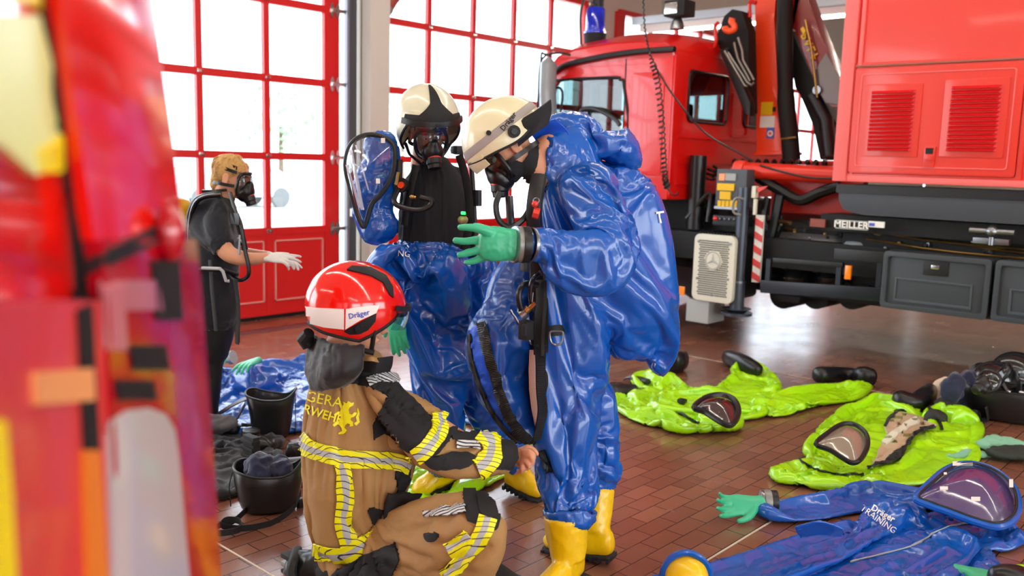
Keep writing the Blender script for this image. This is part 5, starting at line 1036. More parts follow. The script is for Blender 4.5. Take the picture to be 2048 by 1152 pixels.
lpatch(F2, HR2, lambda u, v: (2*u-1)*(60 if v < .12 else 13+30*max(0, .45-v)**1.3*3.4), lambda u, v: 13+70*v, off=.006, th=.006, cen=C2, n=24, m=26).build('centre_strip', 'matblack', h2)
lpatch(F2, HR2, (-62, 62), (8, 16), off=.012, th=.01, cen=C2, n=30, m=4).build('brim', 'black', h2)
lpatch(F2, HR2, (-50, 50), (-2, 9), off=.02, th=.003, cen=C2, n=30, m=6).build('eye_shield', VISOR, h2)
t = MB(); t.tube([epoint(F2, HR2, a, low2(a), .001, C2) for a in np.arange(-180, 180, 5)], .006, 8, closed=True); t.build('helmet_edge', 'matblack', h2)
lpatch(F2, HR2, lambda u, v: 8+(2*u-1)*1.2+12*v, lambda u, v: 84-70*v, off=.007, th=.002, cen=C2, n=2, m=16).build('lamp_streak', 'white', h2)  # thin white line painting a ceiling lamp's reflection on the helmet
H2 = surf_of(h2)
t = MB()
for s in (-1, 1): t.tube([epoint(F2, HR2, s*70, -30, -.01, C2), F2 @ Vector((s*.085, .02, -.08)), F2 @ Vector((s*.03, .05, -.125))], .009, 8, flat=.4)
t.build('chin_strap', 'matblack', h2)
# suit pulled up to the waist
t = MB(); chain(t, [(790, 440, 4.0, 34), (812, 480, 3.98, 84), (838, 530, 4.0, 112), (858, 580, 4.02, 112), (868, 630, 4.05, 90), (866, 680, 4.08, 72)], .72)
chain(t, [(862, 650, 4.1, 62), (862, 700, 4.1, 54), (868, 760, 4.1, 52), (876, 820, 4.1, 46), (882, 880, 4.1, 36), (884, 932, 4.1, 32)], .9)
chain(t, [(905, 620, 4.15, 74), (945, 680, 4.2, 60), (975, 760, 4.2, 50), (1010, 860, 4.18, 36), (1038, 925, 4.1, 26)], .8)
chain(t, [(830, 500, 3.98, 54), (775, 478, 3.96, 46), (735, 490, 3.94, 38), (712, 500, 3.94, 24)], .8)
chain(t, [(742, 500, 3.92, 34), (762, 545, 3.9, 34), (782, 585, 3.88, 28), (789, 612, 3.88, 20)], .8)
chain(t, [(930, 560, 4.1, 30), (965, 520, 4.15, 40), (985, 600, 4.15, 40)], .6)
s2 = cloth('suit', t, BLUE, m2, vox=.0115, it=5, sim=dict(body=[b2.o, sh2.o], pinf=pins([(884, 935, 4.1, .07), (1038, 930, 4.1, .06), (789, 612, 3.88, .05)], .07), frames=22, grow=.2, press=.45, bend=7, tens=55), after=1); lab(s2.o, 'shiny blue suit hanging from the waist')
# right side of the suit standing up beside the shirt
t = MB(); chain(t, [(972, 345, 4.3, 18), (968, 400, 4.28, 30), (966, 470, 4.26, 34), (968, 550, 4.24, 36)], .4)
cloth('suit_back', t, BLUE, m2, vox=.012, it=3, sim=dict(pinf=pins([], .1), frames=14, grow=.2, press=.3, bend=5, tens=40), after=1)
t = MB(); t.tube(crom([D(*p) for p in ((930, 275, 4.2), (942, 330, 4.18), (947, 400, 4.16), (950, 480, 4.14), (944, 540, 4.12))], 6), .012, 8); zz = t.build('zipper', ZIP, m2); t = MB(); t.tube([D(955, 380, 4.12), D(955, 412, 4.12)], .02, 10); t.build('seam_patch', 'dark', m2)
t = MB(); a = D(915, 275, 4.22); b_ = D(925, 300, 4.22); t.box(a-V(.05, .05, .08), b_+V(.05, .02, .02)); t.build('pack_strap', 'dark', m2, bevel=.02)
# harness over the shirt
for pts in (((832, 330), (820, 380), (812, 420), (808, 450)), ((918, 310), (930, 350), (938, 400), (938, 450), (928, 500))):
    t = MB(); t.tube(crom([D(a, b, 4.0+.0*i) for i, (a, b) in enumerate(pts)], 4), .024, 10, flat=.4); t.build('harness', 'matblack', m2)
t = MB(); t.tube(crom([D(*p) for p in ((800, 320, 3.98), (798, 370, 3.95), (788, 400, 3.92), (800, 413, 3.9), (835, 420, 3.9), (860, 412, 3.9), (862, 400, 3.9), (840, 394, 3.9))], 5), .0125, 10); t.build('breathing_hose', 'rubber', m2)
t = MB(); t.tube([D(797, 345, 3.93), D(792, 370, 3.92)], .009, 8); t.cyl(D(820, 394, 3.9), D(832, 395, 3.9), .008); t.ball(D(824, 394, 3.9), .011); t.build('coupling', 'brass', m2)
t = MB(); t.lathe(D(806, 370, 3.98), -_fh+_rt*-.2, [(0, .03), (.03, .034), (.04, .03), (.04, .002)]); vv = t.build('lung_valve', 'black', m2); t = MB(); t.lathe(D(805, 370, 3.955), -_fh+_rt*-.2, [(0, .016), (.03, .014), (.03, .001)]); t.build('valve_button', mat('button_orange', 'ff4a1a', .4), vv)
patch(sh2, [(800, 352), (815, 356), (815, 361), (800, 358)], 'epaulette', SILV, m2, off=.004, smooth=False)
t = MB(); t.ball(D(926, 440, 3.96), .024, .024, .02); al = lab(t.build('alarm_unit', mat('alarm_tan', 'b09a66', .4), m2), 'tan alarm unit with a green light'); t = MB(); t.box(D(918, 425, 3.96), D(934, 433, 3.93)); t.build('alarm_body', 'matblack', al, bevel=.003); t = MB(); t.box(D(922, 427, 3.93)-V(0, 0, .004), D(931, 427, 3.93)+V(0, 0, .008)); t.build('green_light', mat('green_led', '20e040', .4, emit=2), al)
# open hood with a clear visor, hanging at his shoulder
t = MB(); chain(t, [(760, 284, 4.02, 34), (765, 320, 4.02, 36), (752, 370, 4.02, 46), (745, 420, 4.0, 40), (760, 460, 3.98, 40)], .9)
hd = cloth('suit_hood', t, BLUE, m2, vox=.011, it=5, sim=dict(pinf=pins([], .4), frames=12, grow=.12, press=.6, bend=5, tens=40), after=1)
vp = [(757, 271), (785, 287), (790, 318), (784, 352), (765, 385), (744, 408), (732, 445), (725, 452), (712, 420), (700, 375), (691, 330), (701, 290), (725, 272)]
cpx = (742, 345); g = []
for k in range(8):
    u = k/7; g.append([D(cpx[0]+(a-cpx[0])*u-22*(1-u*u), cpx[1]+(b-cpx[1])*u, 3.86-.13*(1-u*u)+(.0 if a < 740 else .02)) for a, b in [(v.x, v.y) for v in cromc([V(x, y, 0) for x, y in vp], 4)]])
t = MB(); n = len(g[0]); t.rings(g, cap=False); vz = t.build('hood_visor', HOODV, m2, smooth=70)
for k, (a, b) in enumerate((((712, 300), (740, 440)), ((704, 330), (735, 430)), ((722, 290), (752, 395)))):
    t = MB(); t.sheet([[D(a[0]+d-14+k, a[1]+ (b[1]-a[1])*u, 3.79+.02*u)+_rt*((b[0]-a[0])*u*mscale(D(a[0], a[1], 3.8))) for d in (0, 7-2*k)] for u in np.linspace(0, .85, 8)], .002); t.build('visor_glint_strip', mat('visor_glint', 'e8eefc', .25), vz)  # pale strips painted on as glints of the visor
t = MB(); t.tube(cromc([D(x, y, 3.87) for x, y in vp], 5), .011, 8, closed=True); t.build('visor_frame', 'dark', vz)
for (x, y) in ((766, 281), (756, 362)): t = MB(); t.sheet([[D(x+a, y+b, 3.8) for a in (-4, 4)] for b in (-5, 5)], .003); t.build('visor_sticker', 'white', vz, smooth=0)
decal(s2, 'NG', 808, 508, 1, .08, 17, 'white', m2, off=.006, bold=False)
# gloves, boots
t = MB(); hand_solid(t, D(790, 622, 3.86), V(0, 0, -1)+_rt*.12, -_fh+_rt*-.3, thumb=1, sc=1.12, curls=(.12, .15, .2, .25), spread=.05); gl2 = cloth('glove', t, GREEN, m2, vox=.004, it=3)
ak = G(888, 982)+V(0, 0, .085); boot(m2, D(884, 925, 4.12), ak, G(832, 996)+V(0, 0, .05), rs=.06)
ak = D(1040, 958, 4.12); boot(m2, D(1040, 905, 4.15), ak, G(1080, 1000)+V(0, 0, .055), rs=.06)

# ------------------------------------------------------------------ kneeling firefighter
m3 = thing('person', 'kneeling firefighter in tan turnout coat with yellow stripes and red helmet, closing the zipper', 'person', (2.0, 2.35, 0))
F3 = headframe(D(712, 640, 3.13), _rt*.86+_fh*.34+V(0, 0, -.22), V(0, 0, 1)+_rt*.02)
t = MB(); head_solid(t, F3)
chain(t, [(705, 740, 3.2, 60), (705, 850, 3.2, 80), (705, 950, 3.2, 78), (705, 1060, 3.2, 70)]); chain(t, [(740, 790, 3.2, 40), (850, 850, 3.15, 32), (960, 905, 3.18, 22), (1028, 912, 3.2, 17)], .8); chain(t, [(760, 1080, 3.15, 38), (860, 1040, 3.0, 34), (950, 1020, 2.9, 30)])
# bare hand gripping the zip
wr = D(1030, 912, 3.2); chain(t, [(1028, 911, 3.2, 17), (1040, 915, 3.19, 20), (1052, 920, 3.18, 18)], .6, seg=14)
for pts, r0, r1 in (([(1044, 902, 3.17), (1058, 902, 3.14), (1068, 912, 3.13), (1064, 922, 3.14)], .0115, .0085), ([(1048, 910, 3.16), (1062, 914, 3.12), (1066, 924, 3.12), (1058, 930, 3.13)], .0115, .0085), ([(1044, 920, 3.16), (1055, 926, 3.12), (1058, 935, 3.12), (1050, 938, 3.13)], .011, .008), ([(1038, 925, 3.17), (1045, 934, 3.13), (1044, 943, 3.13), (1038, 944, 3.14)], .0105, .008), ([(1042, 900, 3.2), (1056, 894, 3.18), (1068, 900, 3.17), (1074, 908, 3.17)], .012, .009)): finger_px(t, pts, r0, r1)
b3 = cloth('body', t, SKIN, m3, vox=.005, it=1); eyes(F3, b3.o)
# far hand
# coat
t = MB()
chain(t, [(700, 728, 3.2, 52), (700, 755, 3.2, 84), (706, 800, 3.21, 104), (708, 850, 3.22, 106), (711, 900, 3.22, 110), (712, 950, 3.22, 104), (706, 1000, 3.22, 92), (702, 1050, 3.22, 88), (702, 1096, 3.22, 78)], .8, sq=2.5)
chain(t, [(735, 790, 3.14, 52), (790, 820, 3.1, 58), (845, 862, 3.08, 54), (890, 890, 3.08, 44), (940, 900, 3.1, 38), (985, 907, 3.14, 36), (1018, 912, 3.17, 32)], .85)
chain(t, [(690, 770, 3.35, 40), (690, 800, 3.5, 40), (760, 830, 3.6, 34)], .8)
c3 = cloth('turnout_coat', t, TAN, m3, vox=.0105, it=7, cr=((4.5, .012, (0, 0, 1)), (10, .003)), sim=dict(body=b3.o, pinf=pins([(1020, 912, 3.17, .06)], .1), frames=14, grow=.07, press=.8, bend=7, tens=45), after=1); lab(c3.o, 'tan and black turnout coat')
# trousers
t = MB(); chain(t, [(735, 1085, 3.18, 58), (800, 1068, 3.06, 66), (870, 1045, 2.95, 68), (930, 1030, 2.86, 58), (958, 1024, 2.84, 46)], .85)
chain(t, [(958, 1022, 2.86, 44), (945, 1075, 2.84, 46), (915, 1130, 2.88, 44), (885, 1190, 2.92, 40)], .85); chain(t, [(700, 1100, 3.2, 74), (720, 1140, 3.15, 70), (760, 1190, 3.1, 60)], .85); chain(t, [(760, 1190, 3.05, 50), (700, 1165, 3.12, 44), (650, 1140, 3.2, 36), (632, 1132, 3.24, 34)], .8)
tr = cloth('trousers', t, TAN, m3, vox=.0115, it=6, cr=((5, .01),), sim=dict(body=b3.o, pinf=pins([], .12), frames=12, grow=.08, press=.6, bend=5, tens=40), after=1); lab(tr.o, 'tan and black turnout trousers')
TR = [tr]; CT = [c3]
# black fabric panels of the coat
patch(c3, [(706, 726), (770, 735), (800, 775), (850, 820), (878, 850), (868, 862), (848, 880), (820, 905), (798, 890), (768, 866), (748, 878), (745, 850), (762, 820), (776, 792), (738, 772), (690, 765), (640, 775), (625, 760), (660, 735)], 'shoulder_yoke', TBLACK, m3, off=.009, smooth=False, under=c3)
patch(c3, [(898, 852), (918, 858), (960, 868), (1000, 880), (1030, 886), (1034, 915), (1022, 938), (990, 938), (978, 915), (972, 884), (918, 882), (905, 878)], 'sleeve_panel', TBLACK, m3, off=.009, smooth=False, under=c3)
patch(c3, [(848, 920), (868, 912), (900, 908), (945, 910), (945, 922), (935, 934), (900, 938), (868, 936)], 'elbow_patch', TBLACK, m3, off=.0135, under=c3)
patch(c3, [(858, 905), (880, 880), (885, 855), (905, 850), (915, 858), (905, 870), (895, 885), (875, 905), (850, 918)], 'sleeve_panel', TBLACK, m3, off=.0135, under=c3)
patch(c3, [(790, 945), (822, 930), (818, 965), (800, 1000), (797, 1040), (786, 1060), (760, 1070), (742, 1040), (735, 1020), (742, 1016), (768, 1020), (790, 1012), (795, 980)], 'side_panel', TBLACK, m3, off=.009, smooth=False, under=c3)
patch(c3, [(776, 868), (796, 872), (800, 885), (798, 898), (776, 893)], 'underarm_patch', mat('tan_light', 'b8935c', .75), m3, off=.0075)
t = MB(); t.sheet(grid([[D(x, y, 3.08+.03*k) for k, x in enumerate((a, (a+b)/2, b))] for a, b, y in ((775, 848, 985), (768, 832, 1010), (770, 828, 1050), (782, 828, 1090), (800, 822, 1132))]), .02); cloth('coat_flap', t, TBLACK, m3, vox=.01, it=2, cr=((7, .008),))
# reflective bands
stripe(c3, [(601, 876), (620, 895), (660, 908), (700, 916), (745, 918), (790, 922), (820, 930)], 17, 'reflective_band', RFY, m3, off=.012)
stripe(c3, [(683, 925), (690, 960), (692, 1000), (688, 1040), (700, 1088)], 17, 'reflective_band', RFY, m3, off=.0125)
stripe(c3, [(628, 1100), (660, 1108), (690, 1106), (720, 1090), (750, 1070), (788, 1040)], 16, 'reflective_band', RFY, m3, off=.013)
stripe(c3, [(880, 826), (878, 850), (866, 878), (850, 898), (832, 912)], 16, 'reflective_band', RFY, m3, off=.0135)
stripe(c3, [(962, 864), (978, 880), (982, 902), (974, 922), (952, 938)], 20, 'reflective_band', RFY, m3, off=.0135)
stripe(c3, [(738, 765), (765, 756), (795, 760)], 8, 'silver_tape', RFS, m3, off=.0135); stripe(c3, [(910, 890), (935, 890), (958, 891)], 9, 'silver_tape', RFS, m3, off=.0135)
decal(c3, 'GERA', 648, 800, 1, .2, 30, YEL, m3, off=.006, bold=False); decal(c3, 'FEUERWEHR', 622, 822, 1, .3, 25, YEL, m3, off=.006, sx=.95)
lion_ = [(690, 802), (695, 806), (700, 802), (706, 806), (704, 812), (710, 810), (714, 816), (709, 822), (713, 826), (708, 832), (704, 828), (700, 836), (706, 842), (704, 850), (698, 846), (696, 852), (688, 858), (690, 864), (682, 868), (676, 866), (682, 860), (682, 850), (674, 846), (668, 850), (664, 846), (672, 838), (680, 836), (682, 828), (674, 824), (668, 826), (670, 820), (680, 818), (684, 812), (676, 808), (682, 804), (688, 808)]
lion = [(676, 803), (680, 801), (686, 812), (690, 808), (688, 803), (694, 806), (697, 802), (702, 806), (706, 805), (705, 811), (700, 814), (697, 820), (699, 827), (704, 829), (708, 824), (713, 826), (708, 833), (702, 835), (701, 840), (706, 844), (706, 851), (699, 853), (701, 848), (696, 846), (691, 850), (689, 856), (694, 861), (690, 867), (678, 868), (677, 865), (685, 862), (684, 856), (680, 850), (674, 848), (668, 853), (665, 850), (670, 843), (679, 840), (683, 834), (681, 829), (674, 829), (669, 833), (668, 828), (674, 823), (682, 822), (683, 817)]
patch(c3, lion, 'lion_emblem', YEL, m3, off=.006, smooth=False, step=3)
for pl in ([(708, 846), (713, 842), (711, 834), (714, 826), (712, 818), (715, 815), (718, 824), (716, 834), (718, 844), (712, 851)],): patch(c3, pl, 'lion_emblem', YEL, m3, off=.006, smooth=False, step=4)
# collar, neck curtain
t = MB(); t.sheet(grid([[D(a, y, 3.1), D((a+b)/2, y+4, 3.05), D(b, y, 3.12)] for a, b, y in ((722, 785, 712), (722, 783, 730), (720, 778, 742))]), .008); t.build('collar', TBLACK, m3); t = MB(); t.sheet(grid([[D(a, y, 3.06), D((a+b)/2, y, 3.03), D(b, y+6, 3.07)] for a, b, y in ((722, 760, 713), (720, 765, 722))]), .008); t.build('collar_lining', TAN, m3)
g = [[D(628, 672, 3.16), D(655, 682, 3.04), D(690, 690, 3.0), D(726, 692, 3.02)], [D(618, 698, 3.15), D(650, 704, 3.02), D(690, 706, 2.98), D(724, 705, 3.0)], [D(613, 722, 3.13), D(650, 735, 2.98), D(692, 742, 2.95), D(723, 728, 2.99)], [D(612, 748, 3.13), D(640, 762, 3.0), D(680, 770, 2.98), D(712, 750, 3.02)], [D(620, 768, 3.13), D(632, 782, 3.05), D(660, 776, 3.0), D(690, 765, 3.04)]]
t = MB(); t.sheet(grid(g, 4, 4), .012); cloth('neck_curtain', t, mat('curtain_grey', '17181c', .6, sheen=.2), m3, vox=.008, it=2, cr=((9, .012, (0, 0, 1)),), sim=dict(pinf=pins([], .5), frames=8, grow=.12, press=0, bend=2, tens=20))
# helmet
C3 = (0, -.012, .05); HR3 = (.15, .178, .158)
low3 = lambda a: 4-44*min(1, max(0, (abs(a)-45)/40))+6*min(1, max(0, (abs(a)-140)/40))
h3 = dome(F3, HR3, low3, cen=C3, m=REDH, par=m3, mm=28); lab(h3, 'glossy red helmet with white side panels'); H3 = surf_of(h3)
def lpoly(lst, name, m, off=.004): return patch(H3, lst, name, m, h3, off=off, smooth=False, step=8)
lpoly([(602, 612), (640, 616), (688, 618), (688, 658), (650, 654), (612, 644), (603, 632)], 'white_panel', 'white'); lpoly([(692, 618), (730, 612), (758, 610), (752, 626), (720, 640), (691, 658)], 'white_panel', 'white')
lpoly([(688, 662), (720, 644), (752, 626), (750, 642), (735, 660), (718, 667), (700, 668)], 'side_cap', 'matblack', .005)
surface_disc(H3, 718, 656, 8, 'hub', 'dark', h3, .014); decal(H3, 'Dräger', 718, 629, 1, -.22, 15, MATS['label_blue'], h3, off=.0065)
lpoly([(694, 541), (704, 534), (740, 536), (770, 552), (784, 575), (785, 596), (778, 590), (765, 566), (742, 553), (716, 546)], 'top_strip', 'dark', .007)
t = MB(); t.tube([epoint(F3, HR3, a, low3(a), .001, C3) for a in np.arange(-180, 180, 5)], .008, 8, closed=True); t.build('helmet_edge', 'matblack', h3)
lpatch(F3, HR3, (-55, 55), (-14, 10), off=.016, th=.003, cen=C3, n=30, m=8).build('eye_shield', VISOR, h3); lpatch(F3, HR3, (-56, 56), (9, 15), off=.018, th=.006, cen=C3, n=30, m=3).build('shield_frame', 'dark', h3)
t = MB(); t.tube([D(618, 665, 3.1), D(610, 678, 3.12), D(618, 694, 3.12)], [.02, .03, .022], 10); t.build('rear_ratchet', 'matblack', h3)
t = MB(); t.tube(crom([D(748, 648, 3.03), D(746, 680, 3.02), D(742, 704, 3.03)], 3), .012, 8, flat=.5); t.tube([D(722, 700, 3.02), D(748, 706, 3.02)], .01, 8); t.build('chin_strap', 'matblack', h3)
# trouser panels
patch(tr, [(925, 974), (960, 980), (990, 1000), (998, 1030), (990, 1060), (960, 1050), (935, 1040), (932, 1010)], 'knee_pad', TBLACK, m3, off=.01, under=tr)
patch(tr, [(955, 992), (985, 1008), (988, 1035), (962, 1028)], 'knee_panel', 'matblack', m3, off=.016)
stripe(tr, [(852, 1030), (890, 1025), (934, 1020)], 8, 'silver_tape', RFS, m3, off=.0135); stripe(tr, [(975, 1035), (965, 1065), (945, 1095), (920, 1125), (892, 1152)], 17, 'reflective_band', RFY, m3, off=.011)
stripe(tr, [(898, 1098), (920, 1085), (940, 1070)], 15, 'reflective_band', RFY, m3, off=.0135)
patch(tr, [(638, 1110), (700, 1118), (760, 1100), (790, 1085), (800, 1120), (780, 1160), (620, 1160)], 'seat_panel', TBLACK, m3, off=.009, smooth=False, under=tr)
patch(tr, [(852, 1068), (875, 1068), (873, 1080), (860, 1083), (852, 1078)], 'pocket_tab', TBLACK, m3, off=.008, under=tr)
t = MB(); t.plate([(0, 0)]*0 or [(-.02, -.0), (.0, -.09), (.02, 0)], [], lambda a, b: D(800, 1100, 3.0)+_rt*a*1.2+V(0, 0, b), -_fh*.004); t.build('coat_tag', 'dark', m3)
# kneeling boot with sole to the left
t = MB(); chain(t, [(652, 1128, 3.22, 32), (625, 1134, 3.24, 34), (600, 1136, 3.26, 32), (596, 1175, 3.26, 26)], .8); bk = cloth('boot', t, M['rubber'], m3, vox=.007, it=4, cr=((20, .004, (1, 0, 0)),))
t = MB(); chain(t, [(592, 1108, 3.26, 10), (586, 1130, 3.26, 12), (586, 1160, 3.26, 12), (588, 1190, 3.26, 10)], 3.5, sq=3.5); sl = t.build('sole', SOLE, bk.o)
for k in range(5): c = D(579, 1112+k*16, 3.26); t = MB(); t.box(c-V(.02, .03, .009), c+V(.02, .03, .009)); t.build('tread', MATS['pipe_grey'] if k == 1 else SOLE, sl, bevel=.002)
ak = D(888, 1205, 2.92); ak.z = .1; boot(m3, D(888, 1180, 2.92), ak, ak+(_rt*.8-_fh*.1).normalized()*.2-V(0, 0, .03), rs=.062, m=M['rubber'])

# ------------------------------------------------------------------ woman with gloves
m4 = thing('person', 'blond person in navy polo shirt wearing a mask, air pack and thin white gloves', 'person', (2.62, 4.45, 0))
F4 = headframe(D(464, 358, 4.95), _rt*.94-_fh*.1+V(0, 0, -.2), V(0, 0, 1)+_rt*.08)
t = MB(); head_solid(t, F4)
chain(t, [(440, 400, 4.98, 22), (425, 430, 4.98, 42), (425, 500, 4.98, 46), (425, 580, 4.98, 44), (420, 640, 4.98, 46)], 1.3)
chain(t, [(432, 440, 4.82, 20), (440, 480, 4.78, 19), (458, 508, 4.75, 17), (495, 518, 4.74, 14), (535, 515, 4.74, 10)], .9, seg=14)
chain(t, [(440, 440, 5.15, 20), (450, 480, 5.15, 18), (480, 505, 5.1, 14), (540, 512, 5.0, 9.5)], .9, seg=14)
b4 = cloth('body', t, SKIN, m4, vox=.006, it=2); eyes(F4, b4.o, '5a7a9a')
mk4 = mask(m4, F4)
t = MB(); R4 = F4.to_3x3(); t.ball(F4 @ Vector((0, -.024, .05)), .083, .1, .084, M3=R4, n=24); t.ball(F4 @ Vector((0, -.075, -.02)), .055, .04, .055, M3=R4, n=16); t.ball(F4 @ Vector((0, -.085, -.05)), .04, .03, .035, M3=R4, n=12)
hr = cloth('hair', t, mat('hair_blond', 'c79a58', .6, bump=.9, bscale=70, var=.3, vscale=40), m4, vox=.006, it=3, cr=((22, .005, (1, 0, 0)),))
for i in range(26):
    a = random.uniform(-150, 150); e = random.uniform(5, 85); p0 = epoint(F4, (.083, .1, .084), a, e, .002, (0, -.024, .05)); p1 = epoint(F4, (.083, .1, .084), a*1.06, e-28, .006, (0, -.024, .05)); t = MB(); t.tube(crom([p0, (p0+p1)/2+(p0-F4.translation).normalized()*.006, p1], 3), [.003]*5+[.001]*2, 5); t.build('hair_strand', MATS['hair_blond'], hr.o)
t = MB(); chain(t, [(440, 398, 4.97, 24), (432, 412, 4.97, 44), (428, 440, 4.97, 50), (428, 500, 4.97, 50), (426, 560, 4.97, 49), (424, 600, 4.97, 54), (423, 622, 4.97, 54)], 1.25)
chain(t, [(430, 428, 4.84, 27), (434, 460, 4.8, 29), (438, 492, 4.77, 27)], .9); chain(t, [(438, 428, 5.13, 26), (446, 470, 5.14, 26)], .9)
cloth('polo_shirt', t, mat('polo_navy', '181c26', .85, sheen=.2, bump=.2, bscale=20), m4, vox=.011, it=4, sim=dict(body=b4.o, pinf=pins([(424, 615, 4.97, .2)], .12), frames=12, grow=.07, press=.2, bend=1.5, tens=20), after=1)
t = MB(); chain(t, [(424, 555, 4.98, 46), (424, 600, 4.98, 49), (422, 640, 4.98, 49), (412, 700, 4.98, 45)], 1.15); chain(t, [(415, 680, 4.93, 36), (418, 730, 4.93, 27), (415, 790, 4.93, 24), (413, 860, 4.93, 19)], .9); chain(t, [(408, 680, 5.08, 34), (398, 740, 5.08, 25), (390, 800, 5.08, 22), (386, 850, 5.08, 17)], .9)
lg = cloth('leggings', t, mat('leggings_black', '12141a', .6), m4, vox=.012, it=4, cr=((9, .004),), after=2)
for c, dp in ((G(412, 872), 0), (G(386, 858), 0)):
    t = MB(); a = c+V(0, 0, .06); rings_from(t, crom([a-_rt*.09, a, a+_rt*.1-V(0, 0, .012), a+_rt*.17-V(0, 0, .02)], 3), [.04]*4+[.045]*6, [.055]*4+[.04]*6, side=(0, 0, 1)); t.build('shoe', 'rubber', m4)
for (wp, dd, th, nm) in ((D(532, 515, 4.74), _rt*1.0-V(0, 0, .02)-_fh*.1, 1, 0), (D(545, 512, 4.98), _rt*1.0+V(0, 0, -.15)-_fh*.35, -1, 1)):
    t = MB(); hand_solid(t, wp, dd, V(0, 0, .9)+_fh*(-.5 if nm == 0 else .3), thumb=-1 if nm else -1, sc=1.0, curls=(.18, .3, .35, .4) if nm else (.1, .2, .5, .6), spread=.16); cloth('glove', t, mat('glove_white', 'dedcd8', .7, bump=.3, bscale=60), m4, vox=.0045, it=2, cr=((30, .0015),))
# air pack
t = MB(); rings_from(t, crom([D(x, y, 5.0) for x, y in ((361, 452), (362, 500), (359, 545), (356, 590))], 5), [.085]*16, [.085]*16); t.build('air_cylinder', mat('cylinder_black', '2a2a2c', .35), m4)
t = MB(); c = D(361, 418, 5.0); t.lathe(c, (0, 0, 1), [(-.12, .087), (-.02, .088), (.02, .075), (.05, .045), (.06, .01)]); lab(t.build('cylinder_top', mat('cylinder_yellow', 'd6a000', .4), m4), 'yellow rounded cylinder end')
for w, m, o_ in ((.03, 'black', 0), (.012, 'steel', .03)):
    t = MB(); t.tube(crom([D(*p) for p in ((442, 388, 4.83-o_), (410, 392, 4.82-o_), (390, 405, 4.83-o_), (380, 440, 4.88-o_), (376, 500, 4.9-o_), (368, 560, 4.92-o_), (364, 590, 4.93-o_))], 4), w, 10, flat=.6); t.build('pack_frame', m, m4)
t = MB(); t.tube(crom([D(*p) for p in ((448, 398, 4.8), (465, 420, 4.74), (478, 450, 4.72), (486, 480, 4.72), (490, 500, 4.72))], 4), .02, 8, flat=.5); t.build('shoulder_strap', 'matblack', m4)
t = MB(); t.tube(crom([D(*p) for p in ((460, 385, 4.78), (470, 420, 4.74), (482, 450, 4.7), (490, 500, 4.7), (498, 545, 4.7), (485, 560, 4.72), (468, 556, 4.75), (460, 545, 4.78))], 5), .011, 8); t.build('air_hose', 'rubber', m4)
t = MB(); t.box(D(462, 425, 4.74), D(478, 450, 4.68)); t.build('gauge', 'black', m4, bevel=.008); t = MB(); t.box(D(474, 438, 4.72), D(481, 452, 4.7)); t.build('gauge_clip', 'boxred', m4)
for a, b, c_, d_ in ((480, 470, 478, 510), (476, 475, 490, 490)): t = MB(); t.tube([D(a, b, 4.7), D(c_, d_, 4.7)], .006, 6); t.build('buckle', 'steel', m4)
t = MB(); t.tube(crom([D(380, 548, 4.84), D(400, 540, 4.74), (D(440, 540, 4.7)), D(470, 548, 4.78)], 4), .03, 10, flat=.4); t.build('waist_belt', 'matblack', m4)
t = MB(); t.tube([D(404, 536, 4.69), D(440, 537, 4.65), D(446, 543, 4.65), D(452, 562, 4.66), D(458, 562, 4.67)], .009, 6); t.build('reflective_trim', SILV, m4)
for pts in (((420, 520), (424, 580), (430, 640), (432, 662)), ((470, 560), (476, 600), (477, 640), (474, 688))):
    t = MB(); t.tube([D(a, b, 4.7) for a, b in pts], .02, 8, flat=.25); t.build('loose_strap', 'matblack', m4)
t = MB(); t.box(D(470, 655, 4.72), D(480, 686, 4.69)); t.build('strap_end', 'black', m4, bevel=.004)
t = MB(); t.tube(crom([D(452, 380, 4.88), D(430, 382, 4.84), D(405, 382, 4.84)], 3), .014, 8, flat=.6); t.build('neck_strap', 'rubber', m4)
# ------------------------------------------------------------------ things on the floor
def lsuit(name, label, chains, m, loc, vox=.014, frames=26, grow=.3, press=.35, bend=2.5, extra=None, hold=0, group=None):
    root = thing(name, label, 'protective suit', loc, group); t = MB()
    for c in chains: lchain(t, c, lift=.012)
    if extra: extra(t)
    s = cloth('suit_fabric', t, m, root, vox=vox, it=4, sim=dict(floor=True, pinf=pins([], hold) if hold else None, frames=frames, grow=grow, press=press, bend=bend, tens=45), after=0); return root, s
def lglove(root, px, py, fx, fy, thumb, m=GREEN, curls=(.1, .15, .2, .25), sc=1.15, up=1, z=.035, spread=.12, name='glove', back=None):
    w = G(px, py, z); f = G(fx, fy, z)-w; t = MB(); hand_solid(t, w, f, back if back is not None else V(0, 0, up), thumb=thumb, sc=sc, curls=curls, spread=spread); return cloth(name, t, m, root, vox=.0045, it=3)
def lvisor(root, surf, out, zlo, zhi, bulge, m=HOODV, inner=None, fr='dark', fw=.011):
    """domed clear window of a lying hood; outline in pixels, far edge lifted to zhi"""
    ys = [p[1] for p in out]; y0, y1 = min(ys), max(ys); P = cromc([G(x, y, zhi+(zlo-zhi)*(y-y0)/(y1-y0)) for x, y in out], 4); c = sum(P, Vector())/len(P)
    n = Vector()
    for i in range(len(P)): n += (P[i-1]-c).cross(P[i]-c)
    n.normalize(); n = n if n.dot(CAM-c) > 0 else -n
    R = [[c+(p-c)*u+n*bulge*(1-u*u) for p in P] for u in (.02, .2, .4, .6, .8, .92, 1)]; t = MB(); t.rings(R, cap=False); v = t.build('visor', m, root, smooth=70)
    t = MB(); t.tube(P, fw, 8, closed=True); t.build('visor_frame', fr, v)
    if inner is not None: R = [[c+(p-c)*u*.97-n*.02 for p in P] for u in (.02, .3, .6, 1)]; t = MB(); t.rings(R, cap=False); t.build('hood_lining', inner, root, smooth=70)
    return v, P, c, n
